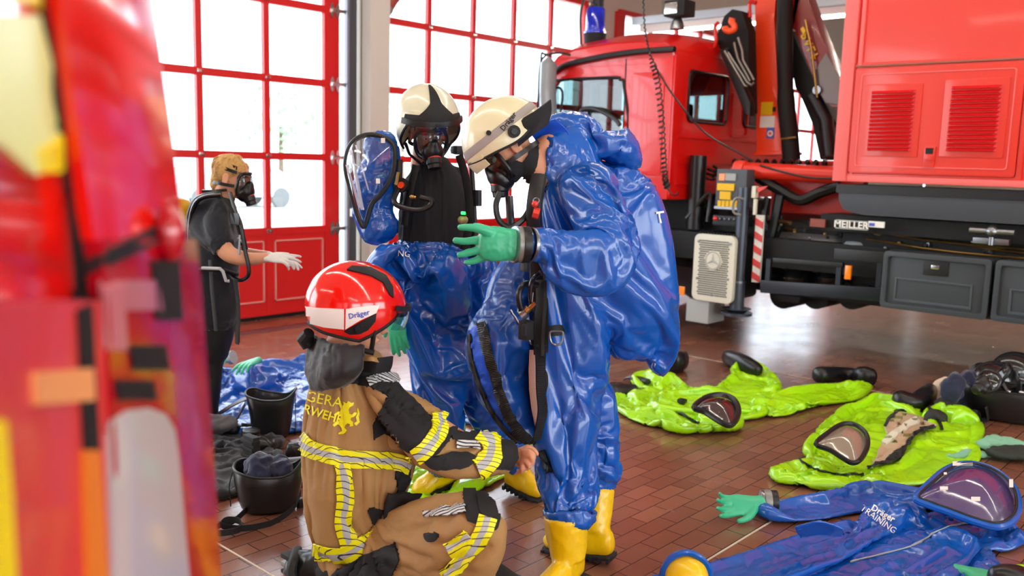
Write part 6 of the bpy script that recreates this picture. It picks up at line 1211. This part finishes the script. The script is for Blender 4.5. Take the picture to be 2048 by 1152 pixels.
# blue suit in front, right
def ex1(t):
    chain(t, [(1850, 1010, (G(1850, 1010)-CAM).dot(_fh), 30), (1890, 985, (G(1890, 1010)-CAM).dot(_fh), 42), (1950, 985, (G(1950, 1030)-CAM).dot(_fh), 55), (2000, 1010, (G(2000, 1045)-CAM).dot(_fh), 42)], .8)
r1, q1 = lsuit('protective_suit', 'blue suit with green glove and big clear visor lying in front at the right', [
 [(1840, 1040, .20, .11), (1775, 1062, .25, .12), (1690, 1100, .26, .11), (1590, 1138, .26, .10), (1500, 1185, .27, .08), (1440, 1230, .25, .07)],
 [(1800, 985, .11, .075), (1740, 975, .10, .065), (1680, 985, .085, .05), (1620, 998, .075, .045), (1562, 1005, .062, .045)],
 [(1540, 1150, .13, .07), (1460, 1140, .12, .065), (1400, 1145, .10, .08)],
 [(1880, 1050, .16, .07), (1950, 1070, .14, .06), (1985, 1085, .07, .04)], [(1870, 1080, .12, .07), (1900, 1115, .08, .05), (1915, 1135, .06, .04)]], BLUE, G(1760, 1060), vox=.0145, extra=ex1, hold=.05, grow=.32, press=.7, bend=2.5)
lglove(r1, 1512, 1006, 1440, 1014, 1, z=.065, curls=(.22, .25, .3, .35), back=_fh*.75-V(0, 0, .65), sc=1.3)
for a, b, r, m, n_ in ((1526, 1540, .056, 'ring_grey', 'cuff_ring'), (1540, 1553, .054, 'black', 'cuff'), (1520, 1527, .055, 'steel', 'cuff_ring')):
    t = MB(); t.cyl(G(a, 1003, .055), G(b, 1003.5, .055), r, n=28); t.build(n_, MATS.get(m) or M[m], r1, bevel=.002)
VO = [(1838, 992), (1868, 962), (1903, 935), (1945, 926), (1990, 940), (2022, 968), (2033, 1000), (2026, 1030), (1995, 1046), (1950, 1036), (1900, 1018), (1860, 1004)]
v, P, c, n = lvisor(r1, q1, VO, .10, .24, .09, inner=mat('visor_violet_reflection', '5c4a86', .25, coat=.3), fr='blueglass' if 0 else 'dark', fw=.007)  # violet inner sheet stands in for the reflection inside the visor
t = MB(); t.tube([p-n*.012+(p-c).normalized()*.012 for p in P], .016, 8, closed=True); t.build('hood_rim', BLUE, r1)
for x, y, w, h in ((1920, 942, 20, 4), (1882, 992, 8, 3), (2016, 982, 4, 8), (1945, 1014, 9, 4), (1885, 962, 3, 2)):
    o_ = c+n*.075; 
    t = MB(); t.sheet([[G(x+a, y+b, .2)+n*.045 for a in (-w, w)] for b in (-h, h)], .002); t.build('visor_sticker', 'white', v, smooth=0)
lglove(r1, 1925, 1142, 1968, 1150, 1, z=.03, curls=(.7, .8, .8, .9))
decal(q1, 'Dräger', 1766, 1027, .87, .5, 18, 'white', r1, off=.008); decal(q1, 'TRAINING', 1757, 1039, .81, .58, 18, 'white', r1, off=.008, bold=False)
# its yellow boot, seen on the end
bt = G(1372, 1165, .1); t = MB(); chain(t, [(1372, 1152, (bt-CAM).dot(_fh), 44), (1376, 1160, (bt-CAM).dot(_fh)+.1, 44)], .9); t2 = cloth('boot', t, BOOTY, r1, vox=.01, it=3)
t = MB(); t.tube(cromc([D(1372+47*math.cos(a), 1152+47*math.sin(a), (bt-CAM).dot(_fh)+.02) for a in np.arange(0, 6.28, .8)], 3), .012, 8, closed=True); t.build('leg_hem', BLUE, r1)
stripe(q1, [(1700, 1125), (1760, 1110), (1830, 1090), (1880, 1060), (1930, 1048), (1990, 1050)], .9, 'seam', 'lgrey', r1, off=.004)
g = grid([[G(1588, 1055, .2), G(1640, 1042, .24), G(1690, 1058, .2)], [G(1590, 1062, .16), G(1640, 1052, .2), G(1688, 1064, .17)], [G(1600, 1075, .1), G(1640, 1070, .14), G(1685, 1074, .12)]]); t = MB(); t.sheet(g, .012); cloth('front_flap', t, BLUE, r1, vox=.009, it=1)
# lime suit lying with boots to the right
def ex2(t):
    dd = (G(1430, 850)-CAM).dot(_fh); chain(t, [(1345, 822, dd, 22), (1385, 825, dd, 36), (1430, 822, dd, 40), (1462, 815, dd, 30)], .9)
r2, q2 = lsuit('protective_suit', 'lime green suit lying with two black boots, near the truck', [
 [(1320, 770, .14, .10), (1380, 765, .24, .13), (1450, 775, .28, .12), (1510, 785, .22, .08)], [(1280, 782, .06, .05), (1315, 795, .09, .08), (1360, 820, .1, .09)], [(1310, 755, .09, .07), (1345, 745, .11, .11), (1390, 760, .1, .1)],
 [(1500, 775, .15, .08), (1496, 748, .14, .10), (1490, 728, .09, .09)], [(1510, 795, .15, .08), (1570, 778, .13, .09), (1630, 757, .11, .10), (1643, 752, .09, .09)]], LIME, G(1430, 800), vox=.0155, extra=ex2, hold=.06, frames=22)
lvisor(r2, q2, [(1388, 815), (1410, 796), (1440, 789), (1465, 797), (1477, 818), (1472, 840), (1458, 851), (1435, 840), (1410, 824)], .16, .26, .05, inner=mat('visor_maroon', '3c1c1c', .2, coat=.5), fr='rubber', fw=.017)
lglove(r2, 1262, 778, 1212, 782, 1, m=M['rubber'], z=.045, spread=.3, sc=1.35, back=-_fh*.5+V(0, 0, .8)); lglove(r2, 1290, 762, 1258, 752, 1, m=M['rubber'], z=.05)
def lboot(root, pts, label=None):
    t = MB(); lchain(t, pts, lift=.006); o = cloth('boot', t, M['rubber'], root, vox=.009, it=3)
    return o
lboot(r2, [(1640, 750, .07, .065), (1680, 748, .06, .055), (1710, 750, .058, .055), (1728, 752, .065, .075), (1743, 755, .055, .07)]); lboot(r2, [(1515, 740, .05, .05), (1490, 728, .06, .07), (1465, 718, .06, .07), (1455, 714, .05, .06)])
t = MB(); p = _cast(q2, 1363, 806, .01)[0]; t.box(p-V(.025, .025, .02), p+V(.025, .025, .02)); t.build('valve', 'black', r2, bevel=.008)
stripe(q2, [(1355, 826), (1370, 832), (1385, 842), (1398, 846)], 2.5, 'zipper', ZIP, r2, off=.008); stripe(q2, [(1418, 752), (1416, 762), (1414, 770)], 1.5, 'zipper', 'matblack', r2, off=.006)
# lime suit lying open
def ex3(t):
    dd = (G(1690, 945)-CAM).dot(_fh); chain(t, [(1600, 915, dd, 26), (1640, 902, dd, 42), (1690, 892, dd, 54), (1735, 882, dd, 44)], .9)
r3, q3 = lsuit('protective_suit', 'lime green suit lying open with beige lining and large visor', [
 [(1720, 880, .2, .12), (1745, 850, .26, .13), (1770, 815, .22, .12), (1775, 795, .12, .12)], [(1750, 928, .09, .045), (1805, 908, .14, .07), (1850, 893, .14, .07), (1870, 870, .14, .08)],
 [(1840, 860, .18, .06), (1870, 835, .14, .1), (1875, 810, .13, .13)]], LIME, G(1730, 900), vox=.0155, extra=ex3, hold=.06, frames=22)
lvisor(r3, q3, [(1632, 888), (1655, 866), (1685, 848), (1712, 850), (1732, 868), (1735, 892), (1722, 918), (1705, 926), (1685, 916), (1660, 900)], .13, .25, .05, inner=mat('lining_beige', 'b8a184', .7), fr='rubber', fw=.013)
patch(q3, [(1742, 935), (1756, 905), (1775, 872), (1768, 855), (1790, 828), (1820, 830), (1850, 842), (1872, 855), (1850, 862), (1830, 872), (1800, 905), (1770, 928)], 'lining', MATS['lining_beige'], r3, off=.02, smooth=False)
patch(q3, [(1762, 890), (1790, 865), (1830, 840), (1838, 850), (1800, 870), (1775, 895)], 'inner_shirt', mat('lining_pale', 'cfcbb8', .8), r3, off=.03, smooth=False)
stripe(q3, [(1742, 938), (1775, 925), (1805, 902), (1835, 870), (1868, 858)], 4, 'zipper', ZIP, r3, off=.024); stripe(q3, [(1768, 858), (1790, 830), (1815, 824)], 3, 'zipper', ZIP, r3, off=.024)
stripe(q3, [(1858, 815), (1868, 830), (1880, 850), (1884, 862)], 3, 'zipper', ZIP, r3, off=.01); stripe(q3, [(1590, 905), (1605, 925), (1635, 940), (1680, 950), (1725, 948)], 1.5, 'zipper', 'dark', r3, off=.006)
lboot(r3, [(1800, 800, .07, .07), (1830, 805, .07, .06), (1850, 795, .07, .07), (1860, 783, .05, .06)])
# other suits
r4, q4 = lsuit('protective_suit', 'lime green suit lying behind the kneeling firefighter', [[(820, 975, .06, .05), (860, 950, .16, .07), (910, 915, .24, .08), (960, 885, .24, .08), (985, 860, .14, .06)]], LIME, G(900, 920), frames=20, hold=.03)
r5, q5 = lsuit('protective_suit', 'blue suit heaped on the floor behind the left man\'s legs', [[(770, 770, .2, .1), (850, 780, .26, .13), (930, 785, .25, .14), (985, 800, .2, .12)], [(760, 720, .12, .14, .1), (770, 760, .14, .12)]], BLUE, G(880, 790), frames=20, hold=.05)
lvisor(r5, q5, [(912, 745), (925, 736), (945, 736), (955, 748), (950, 762), (930, 764), (914, 758)], .24, .34, .05, fr='dark', fw=.012)
t = MB(); rings_from(t, [G(740, 760, .1), G(775, 690, .3)], [.1, .14], [.1, .1])
r6, q6 = lsuit('protective_suit', 'pile of blue suits beside the woman\'s legs at the far left', [[(640, 750, .3, .1), (560, 745, .36, .13), (480, 760, .34, .12), (420, 775, .26, .09)], [(640, 790, .2, .08), (540, 800, .22, .09), (440, 810, .2, .07)], [(600, 715, .14, .1), (515, 712, .14, .24), (455, 725, .07, .07)]], BLUE, G(520, 790), vox=.017, frames=20, hold=.09, grow=.3)
lglove(r6, 446, 722, 425, 732, 1, z=.1); lglove(r6, 512, 722, 468, 738, 1, z=.24, curls=(.2, .3, .3, .3)); t = MB(); t.cyl(G(460, 716, .12), G(467, 714, .13), .05); t.build('cuff_ring', 'lgrey', r6)
r7, q7 = lsuit('protective_suit', 'lime green trouser leg with black boot, cut off at bottom right corner', [[(2030, 1160, .07, .06), (2080, 1160, .12, .08), (2150, 1190, .14, .08)]], LIME, G(2060, 1170), frames=10, hold=.1)
lboot(r7, [(1995, 1162, .05, .06), (2015, 1162, .055, .065), (2040, 1162, .055, .06)])
t = MB(); hand_solid(t, G(985, 840, .03), G(955, 828, .03)-G(985, 840, .03), V(0, 0, 1), thumb=1, sc=1.1); tag(cloth('glove', t, GREEN, None, vox=.0045, it=3, loc=G(975, 835)).o, 'green glove fingertips peeking out behind the hanging front flap', 'glove')
t = MB(); chain(t, [(1340, 700, 4.7, 18), (1350, 716, 4.72, 22)], .8); 
tag(cloth('boot', (lambda t: (lchain(t, [(1330, 722, .06, .07), (1352, 724, .06, .09), (1366, 720, .05, .08)]), t)[1])(MB()), M['rubber'], None, vox=.01, loc=G(1350, 722)).o, 'black boot on the floor behind the blue cape', 'boot')
# mask bags
def bag(label, px, py, rx, ry, h, top_out=1.12, rot=0, dip=.02, name='mask_bag'):
    c = G(px, py); dpt = (c-CAM); dpt.z = 0; back = dpt.normalized(); side = back.cross(V(0, 0, 1)); c = c+back*ry; root = thing(name, label, 'bag', c)
    def rg(z, s, w=0):
        return [c+side*(rx*s*math.copysign(abs(math.cos(q))**.75, math.cos(q)))+back*(ry*s*math.sin(q))+V(0, 0, z+(w*math.cos(2*q+.5)+w*.5*math.cos(3*q) if w else 0)) for q in [2*math.pi*k/36 for k in range(36)]]
    R = [rg(.004, .02), rg(.004, .72), rg(.02, .80), rg(h*.3, .9), rg(h*.7, 1.0), rg(h, top_out, dip), rg(h+.003, top_out*.985, dip), rg(h*.7, .95), rg(h*.3, .86), rg(.03, .74), rg(.03, .02)]
    t = MB(); t.rings(R, cap=False); o = t.build('bag_shell', mat('bag_black', '18181a', .35, coat=.15, bump=.15, bscale=8), root, smooth=70)
    t = MB(); t.tube(rg(h+.001, top_out, dip), .006, 8, closed=True); t.build('rim', 'black', root)
    return root, c, side, back
g1, c, sd, bk_ = bag('tall open black mask bag next to the pile of blue suits', 543, 882, .125, .09, .25)
t = MB(); t.sheet(crom_ if 0 else grid([[c-sd*.13+V(0, 0, .23)+sd*0-bk_*w, c-sd*.2+V(0, 0, .2)-bk_*w, c-sd*.32+V(0, 0, .12)-bk_*w, c-sd*.4+V(0, 0, .03)-bk_*w, c-sd*.3+V(0, 0, .03)-bk_*(w+.03), c-sd*.2+V(0, 0, .1)-bk_*w, c-sd*.14+V(0, 0, .2)-bk_*w] for w in (-.035, 0, .035)], 2, 4), .006); t.build('wide_strap', 'black', g1)
t = MB(); t.sheet(grid([[c+sd*.135-bk_*w+V(0, 0, z) for z in (.25, .15, .06, .0)] for w in (-.012, .012)], 1, 3), .004); t.build('strap', 'matblack', g1)
g2, c, sd, bk_ = bag('round-bottomed open black mask bag with a dark blue cloth inside, strap trailing', 538, 1036, .15, .105, .20, 1.0)
t = MB(); t.sheet(grid([[c-sd*.155-bk_*w+V(0, 0, .19), c-sd*.17-bk_*w+V(0, 0, .12), c-sd*.165-bk_*w+V(0, 0, .03)] for w in (-.014, .014)], 1, 4), .004); t.build('strap', 'matblack', g2)
L = [G(500, 1012, .02), G(470, 1040, .04), G(440, 1050, .03), G(424, 1062, .025), G(445, 1066, .03), G(480, 1058, .03), G(478, 1042, .05), G(452, 1040, .05), G(446, 1052, .03), G(500, 1058, .012), G(545, 1045, .02), G(585, 1018, .06), G(602, 985, .14)]
t = MB(); t.sheet([[p+V(0, 0, w) for w in (-.014, 0, .014)] for p in [V(a.x, a.y, max(a.z, .018)) for a in crom(L, 7)]], .003); t.build('trailing_strap', 'matblack', g2)
t = MB(); t.box(G(600, 1015, .0)-V(.012, .012, 0), G(600, 1015)+V(.012, .012, .045)); t.build('strap_buckle', 'black', g2, bevel=.004)
t = MB(); rnd = random.Random(4)
for k in range(7): t.ball(c+sd*rnd.uniform(-.06, .07)+bk_*rnd.uniform(-.04, .04)+V(0, 0, .16+rnd.uniform(0, .05)), rnd.uniform(.035, .055), n=12)
NAVYC = mat('cloth_navy', '1a2140', .8, sheen=.3)
tag(cloth('cloth', t, NAVYC, None, vox=.007, it=2, cr=((16, .014), (30, .005)), loc=c+V(0, 0, .12)).o, 'crumpled dark blue cloth with white trim in the round-bottomed bag', 'cloth')
g3, c3_, sd3, bk3 = bag('large open black bag full of masks at the right edge', 2010, 850, .27, .16, .22, 1.02, dip=.008)
# clothes, shoes, bottle at left
def heap(name, label, cat, blobs, m, loc, vox=.01, cr=((8, .02), (16, .008)), floor=True, g=None, it=3, sim=None):
    t = MB()
    for b_ in blobs: p = G(b_[0], b_[1], b_[3]*.9+(b_[4] if len(b_) > 4 else 0)); t.ball(p, b_[2], b_[2]*.8, b_[3], n=14)
    return tag(cloth(name, t, m, None, vox=vox, it=it, cr=cr, floor=floor, loc=loc, sim=sim).o, label, cat, g)
SM = dict(floor=True, frames=16, grow=.25, press=.1, bend=2, tens=25)
heap('jacket', 'crumpled black jacket heaped left of the black bags', 'jacket', [(430, 900, .2, .1), (480, 905, .17, .08), (420, 940, .16, .09), (500, 880, .13, .07), (450, 860, .18, .09), (470, 925, .13, .08)], mat('cloth_black', '16181c', .75, sheen=.2), G(450, 910), vox=.013, sim=SM)
heap('cloth', 'grey knitted cloth lying on the black jacket by the woman\'s feet', 'cloth', [(405, 850, .12, .05, .12), (440, 848, .1, .04, .12)], mat('cloth_grey', '55565a', .85), G(420, 855), cr=((20, .012, (1, 0, 0)),))
tag(cloth('cloth', (lambda t: (lchain(t, [(520, 838, .05, .04), (545, 842, .06, .04), (570, 838, .04, .03)]), t)[1])(MB()), mat('cloth_mauve', '6a5060', .85), None, vox=.008, cr=((18, .01),), loc=G(540, 840)).o, 'small mauve cloth on the floor behind the shoe', 'cloth')
t = MB(); b_ = G(404, 868); t.lathe(b_+V(0, 0, .05), (0, 0, 1), [(0, .045), (.01, .05), (.12, .05), (.16, .035), (.17, .03), (.2, .03), (.2, .001)]); tag(t.build('bottle', mat('bottle_tint', '5a4a70', .1, trans=.6), loc=b_), 'tinted drinking bottle standing by the woman\'s feet', 'bottle')
def shoe(label, x0, y0, x1, y1, m='rubber', tall=0, w=.05, h=.05, name='shoe', laces=False):
    a, b_ = G(x0, y0, h), G(x1, y1, h*.8); f = (b_-a).normalized(); root = thing(name, label, name, a); t = MB()
    rings_from(t, crom([a, a.lerp(b_, .35), a.lerp(b_, .7), b_], 3), [w*.8]*4+[w]*6, [h, h, h, h*.95, h*.9, h*.85, h*.8, h*.75, h*.7, h*.6], side=(0, 0, 1))
    if tall: t.cyl(a+V(0, 0, h*.5), a+V(0, 0, h+tall), w*.9, w)
    cloth('upper', t, M[m], root, vox=.006, it=3, cr=((12, .005),)); t = MB(); rings_from(t, [a-f*.01-V(0, 0, h-.014), a.lerp(b_, .5)-V(0, 0, h-.014), b_+f*.01-V(0, 0, h*.8-.014)], [w*.85, w*.95, w*1.0], [.014]*3, side=(0, 0, 1), sq=4); t.build('sole', SOLE, root)
    if laces:
        for k in range(4): p = a.lerp(b_, .35+.1*k)+V(0, 0, h*.95-.01*k); sd_ = f.cross(V(0, 0, 1)); t = MB(); t.tube([p-sd_*.03, p+V(0, 0, .008), p+sd_*.03], .004, 6); t.build('lace', 'grey', root)
shoe('black laced shoe standing in front of the tall black bag', 502, 885, 542, 890, laces=True, tall=.02)
shoe('black shoe half hidden behind the kneeling firefighter\'s back', 582, 903, 630, 905)
root = thing('boot', 'black rubber boot lying on its side with tread facing left', 'boot', G(540, 935)); t = MB(); lchain(t, [(512, 935, .05, .085), (535, 938, .05, .07), (562, 942, .055, .065), (600, 938, .065, .06), (620, 936, .07, .06)], lift=.005); cloth('upper', t, M['rubber'], root, vox=.007, it=3)
t = MB(); a = G(505, 936); t.box(a+V(-.02, -.04, .01), a+V(.02, .06, .17)); 
for k in range(4): t.box(a+V(-.03, -.045, .02+k*.038), a+V(.02, .065, .04+k*.038))
t.build('sole', SOLE, root, bevel=.006)
t = MB(); P_ = [G(410, 955, .01), G(430, 962, .008), G(450, 966, .008)]; t.sheet([[p+V(0, w, 0) for w in (-.035, 0, .03)] for p in crom(P_, 4)], .006); tag(t.build('strap_end', 'dark', loc=P_[1]), 'dark rounded strap end lying under the black jacket', 'strap')
# pile at the right
BLK = M['black']
heap('cloth', 'navy cloth on top of the pile left of the yellow cylinder', 'cloth', [(1925, 790, .08, .13), (1905, 775, .07, .09, .12), (1935, 765, .06, .07, .14)], NAVYC, G(1920, 795), vox=.011, cr=((10, .03, (0, 0, 1)), (22, .008)))
heap('glove', 'black glove lying below the beige pad by the lime suit', 'glove', [(1895, 815, .09, .07), (1925, 830, .09, .05), (1870, 835, .07, .05), (1945, 832, .05, .04)], mat('glove_dark', '22221e', .7), G(1900, 820))
t = MB(); c = G(1888, 800); t.tube(crom([c+V(0, 0, .0), c+V(0, 0, .09), c+V(0, 0, .14), c+V(0, 0, .175)], 3), [.06, .075, .085, .09, .085, .075, .06, .04, .025, .01], 16, flat=.5); tag(cloth('pad', t, mat('pad_beige', 'd8bfa4', .8), None, vox=.008, it=3, loc=c).o, 'beige pointed pad standing in the pile behind the lime suit', 'pad')
cc_ = G(1955, 812); cc_.z = .13; root = thing('air_cylinder', 'air cylinder with scuffed yellow end facing us beside the big bag', 'cylinder', cc_-V(0, 0, .13)); dirc = (_fh*.9+_rt*.5).normalized()
t = MB(); t.lathe(cc_, dirc, [(-.09, .001), (-.085, .03), (-.06, .065), (-.03, .082), (.02, .088), (.1, .088)], 32); t.build('cylinder_end', mat('cyl_yellow', 'e6c200', .5, var=.35, vscale=14), root); t = MB(); t.lathe(cc_, dirc, [(.08, .086), (.5, .086), (.55, .05)], 28); t.build('cylinder_body', 'black', root)
t = MB(); t.lathe(cc_, dirc, [(-.094, .001), (-.093, .02), (-.07, .03)]); t.build('scuff', 'grey', root)
rnd = random.Random(8)
def facemask(label, p, yaw, lean=0):
    root = thing('face_mask', label, 'mask', p); f = (_rt*math.cos(yaw)+_fh*math.sin(yaw)+V(0, 0, lean)).normalized(); Fm = headframe(p+V(0, 0, .1), f, V(0, 0, 1)); mask(root, Fm, red=False, straps=False); return root
facemask('black face mask on top of the bag contents, farthest right', G(2030, 790, .22), 2.6, .5); facemask('black face mask with clear lens in the big bag behind the yellow cylinder', G(1985, 800, .2), 3.6, .6)
def hlm(label, px, py, z, yaw):
    p = G(px, py, z); root = thing('helmet', label, 'helmet', p-V(0, 0, z)); Fm = headframe(p, _rt*math.cos(yaw)+_fh*math.sin(yaw)+V(0, 0, .2), V(0, 0, 1)); dome(Fm, (.13, .16, .14), lambda a: -10, m=mat('helmet_black', '141518', .18, coat=.6), par=root, name='shell'); lpatch(Fm, (.13, .16, .14), (-60, 60), (-25, 8), off=.012, th=.004, cen=(0, -.008, .045)).build('shield', 'cabglass', root); t = MB(); t.tube([epoint(Fm, (.13, .16, .14), a, -10, .003, (0, -.008, .045)) for a in range(-180, 180, 8)], .007, 8, closed=True); t.build('rim', 'steel', root)
hlm('shiny black helmet lying in the pile, nearer the yellow cylinder', 1985, 775, .14, 3.4); hlm('shiny black helmet farthest back in the pile at the right edge', 2025, 755, .18, 3.0)
root = thing('mask_fittings', 'tangle of black hoses and metal fittings spilling over the big bag', 'hoses', c3_+V(0, 0, .2), None)
for k in range(9):
    t = MB(); a = c3_+sd3*rnd.uniform(-.2, .2)+bk3*rnd.uniform(-.1, .1)+V(0, 0, .2); b_ = c3_+sd3*rnd.uniform(-.2, .2)+bk3*rnd.uniform(-.1, .1)+V(0, 0, .2); t.tube(crom([a, (a+b_)/2+V(0, 0, rnd.uniform(.03, .1)), b_], 5), .012, 8); t.build('hose', 'rubber', root); t = MB(); t.cyl(b_, b_+(b_-a).normalized()*.03, .014); t.build('fitting', 'chrome', root)
root = thing('strap_loop', 'black straps lying on the floor left of the big bag', 'strap', G(1950, 835))
for k in range(3): t = MB(); t.tube(crom([G(1940+k*6, 815, .03), G(1950+k*4, 838, .02), G(1975, 842-k*5, .02), G(1972, 815, .12)], 5), .012, 6, flat=.4); t.build('strap', 'matblack', root)
t = MB(); g = grid([[G(1892, 912, .02), G(1930, 902, .03), G(1965, 905, .02), G(2010, 908, .02)], [G(1915, 918, .012), G(1945, 911, .035), G(1975, 912, .02), G(2015, 916, .02)]], 3, 4); t.sheet(g, .02); lchain(t, [(1965, 893, .04, .02), (2000, 885, .09, .03), (2050, 895, .09, .02)])
root = thing('glove_pair', 'mint green and black work gloves lying between lime suit and blue suit', 'gloves', G(1970, 905)); s_ = cloth('glove', t, mat('glove_mint', '7fb89a', .8), root, vox=.009, it=2, cr=((14, .012),), floor=True)
t = MB(); lchain(t, [(1985, 908, .05, .02), (2020, 905, .1, .02), (2060, 905, .1, .02)], lift=.02); cloth('glove_palm', t, mat('glove_darkgreen', '26302a', .8), root, vox=.009, it=2, cr=((14, .01),))
t = MB(); p = G(1928, 872); t.plate([(-.03, -.01), (.0, -.016), (.03, -.012), (.022, .006), (-.005, .012), (-.026, .008)], [], lambda a, b: p+_rt*a+_fh*b*1.5+V(0, 0, .004+abs(a)*.2), (0, 0, .004)); tag(t.build('leaf', mat('leaf_orange', 'f0a050', .6), loc=p), 'tiny orange leaf on the tiles above the green gloves', 'leaf')
t = MB(); p = G(985, 1200); rings_from(t, crom([G(925, 1175, .05), G(960, 1165, .08), G(1000, 1165, .08), G(1040, 1172, .05)], 3), [.08, .1, .11, .12, .12, .12, .12, .11, .09, .06], [.04, .05, .06, .06, .06, .06, .06, .05, .04, .03], side=(0, 0, 1)); tag(cloth('cap', t, M['matblack'], None, vox=.009, floor=True, loc=p).o, 'black cap on the floor at the bottom edge, left of the yellow boot', 'cap')

# ------------------------------------------------------------------ blurred vehicle corner at the left
fv = thing('rescue_vehicle', 'blurred red vehicle corner with tail lamp and yellow reflective stripes, filling left edge', 'truck', V(G(150, 1152).x*.25, G(150, 1152).y*.25, 0))
def fd(x): return .62+.42*max(-.3, x/420)
def fp(px, py, o=0): return D(px, py, fd(px)+o)
VS = []
def panel(pts, m, name, o=0, th=.02, bev=.0, label=None):
    ob = patch(VS, pts, name, m, fv, off=max(.002, -o*.35), smooth=False, step=22, th=.004)
    if ob and label: lab(ob, label)
    return ob
FR = mat('vehicle_red', 'ee1408', .12, coat=.9); FRL = mat('lamp_red', 'b00018', .15, coat=.8); FY = mat('stripe_lemon', 'e8f0a0', .4); FY2 = mat('stripe_yellow', 'f8e000', .4)
# curved main body: columns across px, bulged to the right edge
def bodygrid(x0s, x1s, ys, bul=.03, o=0):
    g = []
    for y, a, b in zip(ys, x0s, x1s):
        g.append([fp(a+(b-a)*u, y, o+bul*(u**3)*2.2) for u in np.linspace(0, 1, 14)])
    return g
YS = [-160, 0, 150, 300, 420, 480]
t = MB(); t.sheet(bodygrid([65, 95, 118, 140, 158, 165], [270, 288, 310, 332, 345, 338], YS), .02); lab(t.build('side_panel', FR, fv, smooth=60), 'glossy red curved panel')
t = MB(); t.sheet(bodygrid([-160]*6, [58, 88, 110, 132, 150, 176], [-160, 0, 150, 300, 420, 620]), .02); lab(t.build('rear_door', FR, fv, smooth=60), 'red rear door')
t = MB(); t.sheet([[fp(-160+u*(a+160), y, .0) for u in np.linspace(0, 1, 8)] for y, a in ((600, 186), (800, 198), (1000, 210), (1180, 220), (1400, 230))], .02); lab(t.build('lower_door', mat('vehicle_coral', 'd83a3a', .35, coat=.4), fv), 'coral red lower door')
# lamp column
t = MB(); t.sheet([[fp(a+(b-a)*u, y, .0+.05*(u**3)*1.6) for u in np.linspace(0, 1, 12)] for y, a, b in ((478, 168, 368), (600, 182, 380), (800, 192, 395), (1000, 204, 410), (1180, 212, 422), (1400, 222, 432))], .03); lp = lab(t.build('tail_lamp', FRL, fv, smooth=60), 'red tail lamp column')
t = MB(); c = fp(340, 468, -.02); t.ball(c, .016, .016, .03); t.build('marker_lamp', FRL, fv); t = MB(); t.ball(fp(352, 450, -.01), .010); t.build('marker_lens', 'white', fv)
VS += [surf_of(x) for x in fv.children if x.name.split('.')[0] in ('side_panel', 'rear_door', 'lower_door', 'tail_lamp')]
panel([(64, -160), (94, 0), (118, 150), (150, 420), (172, 520), (205, 1152), (215, 1400), (182, 1400), (176, 1152), (150, 600), (135, 420), (104, 150), (84, 0), (56, -160)], 'matblack', 'door_seal', -.012, .03)
panel([(-160, 20), (68, 30), (98, 140), (125, 270), (120, 330), (60, 350), (-10, 290), (-160, 260)], FY, 'reflective_stripe', -.012, .008, label='pale lemon reflective field')
panel([(-160, -160), (62, -160), (85, 20), (60, 10), (-10, -5), (-160, -10)], FY2, 'reflective_stripe', -.013, .008); panel([(60, 300), (124, 262), (134, 330), (110, 345), (70, 345)], FY2, 'reflective_stripe', -.016, .008)
panel([(-160, 830), (0, 840), (12, 980), (22, 1152), (30, 1400), (-160, 1400)], FY2, 'reflective_stripe', -.012, .008); panel([(160, 900), (190, 900), (207, 1152), (215, 1400), (175, 1400), (168, 1152)], mat('stripe_orange', 'e07a20', .4), 'reflective_stripe', -.014, .008); panel([(60, 745), (178, 735), (182, 800), (64, 810)], mat('stripe_peach', 'e89a60', .4), 'reflective_stripe', -.013, .008)
panel([(172, 520), (330, 440), (345, 470), (178, 548)], 'dark', 'lamp_frame', -.01, .02, bev=.004); panel([(210, 870), (222, 838), (250, 820), (290, 815), (325, 828), (343, 860), (352, 920), (372, 1152), (380, 1400), (225, 1400), (214, 1000)], mat('lens_clear', 'b8aeb0', .12, coat=.8), 'reversing_lens', -.012, .012, label='pale clear lens')
mat('lens_pink', 'b86a74', .2, coat=.5)
for x0, y0, x1, y1, m in ((235, 560, 310, 620, 'lens_pink'), (255, 690, 325, 740, 'matblack'), (225, 760, 300, 800, 'matblack'), (300, 520, 352, 640, 'matblack'), (200, 560, 240, 700, 'lens_pink')):
    panel([(x0, y0), (x1, y0), (x1+8, y1), (x0+8, y1)], MATS.get(m) or M[m], 'lens_segment', -.012, .01)
t = MB()   # hidden bulk behind the panels, running away to the left
p0, p1 = fp(-160, 300, .05), fp(330, 300, .12); dv = (-_rt*.9+_fh*.44)
for z0, z1 in ((.32, 2.25),):
    a, b_ = V(p0.x, p0.y, 0), V(p1.x, p1.y, 0); q = [a, b_+_fh*.02-_rt*.02, b_+_fh*1.2-_rt*.75, a+_fh*1.2-_rt*.75]; t.add([V(p.x, p.y, z0) for p in q]+[V(p.x, p.y, z1) for p in q], [(0, 1, 2, 3), (7, 6, 5, 4), (0, 4, 5, 1), (1, 5, 6, 2), (2, 6, 7, 3), (3, 7, 4, 0)])
t.build('vehicle_body', FR, fv)
wc = (q[2]+q[3])/2; t = MB(); t.cyl(V(wc.x, wc.y, .4)-_rt*.2, V(wc.x, wc.y, .4)+_rt*.1, .4, n=32); t.build('wheel', 'rubber', fv)
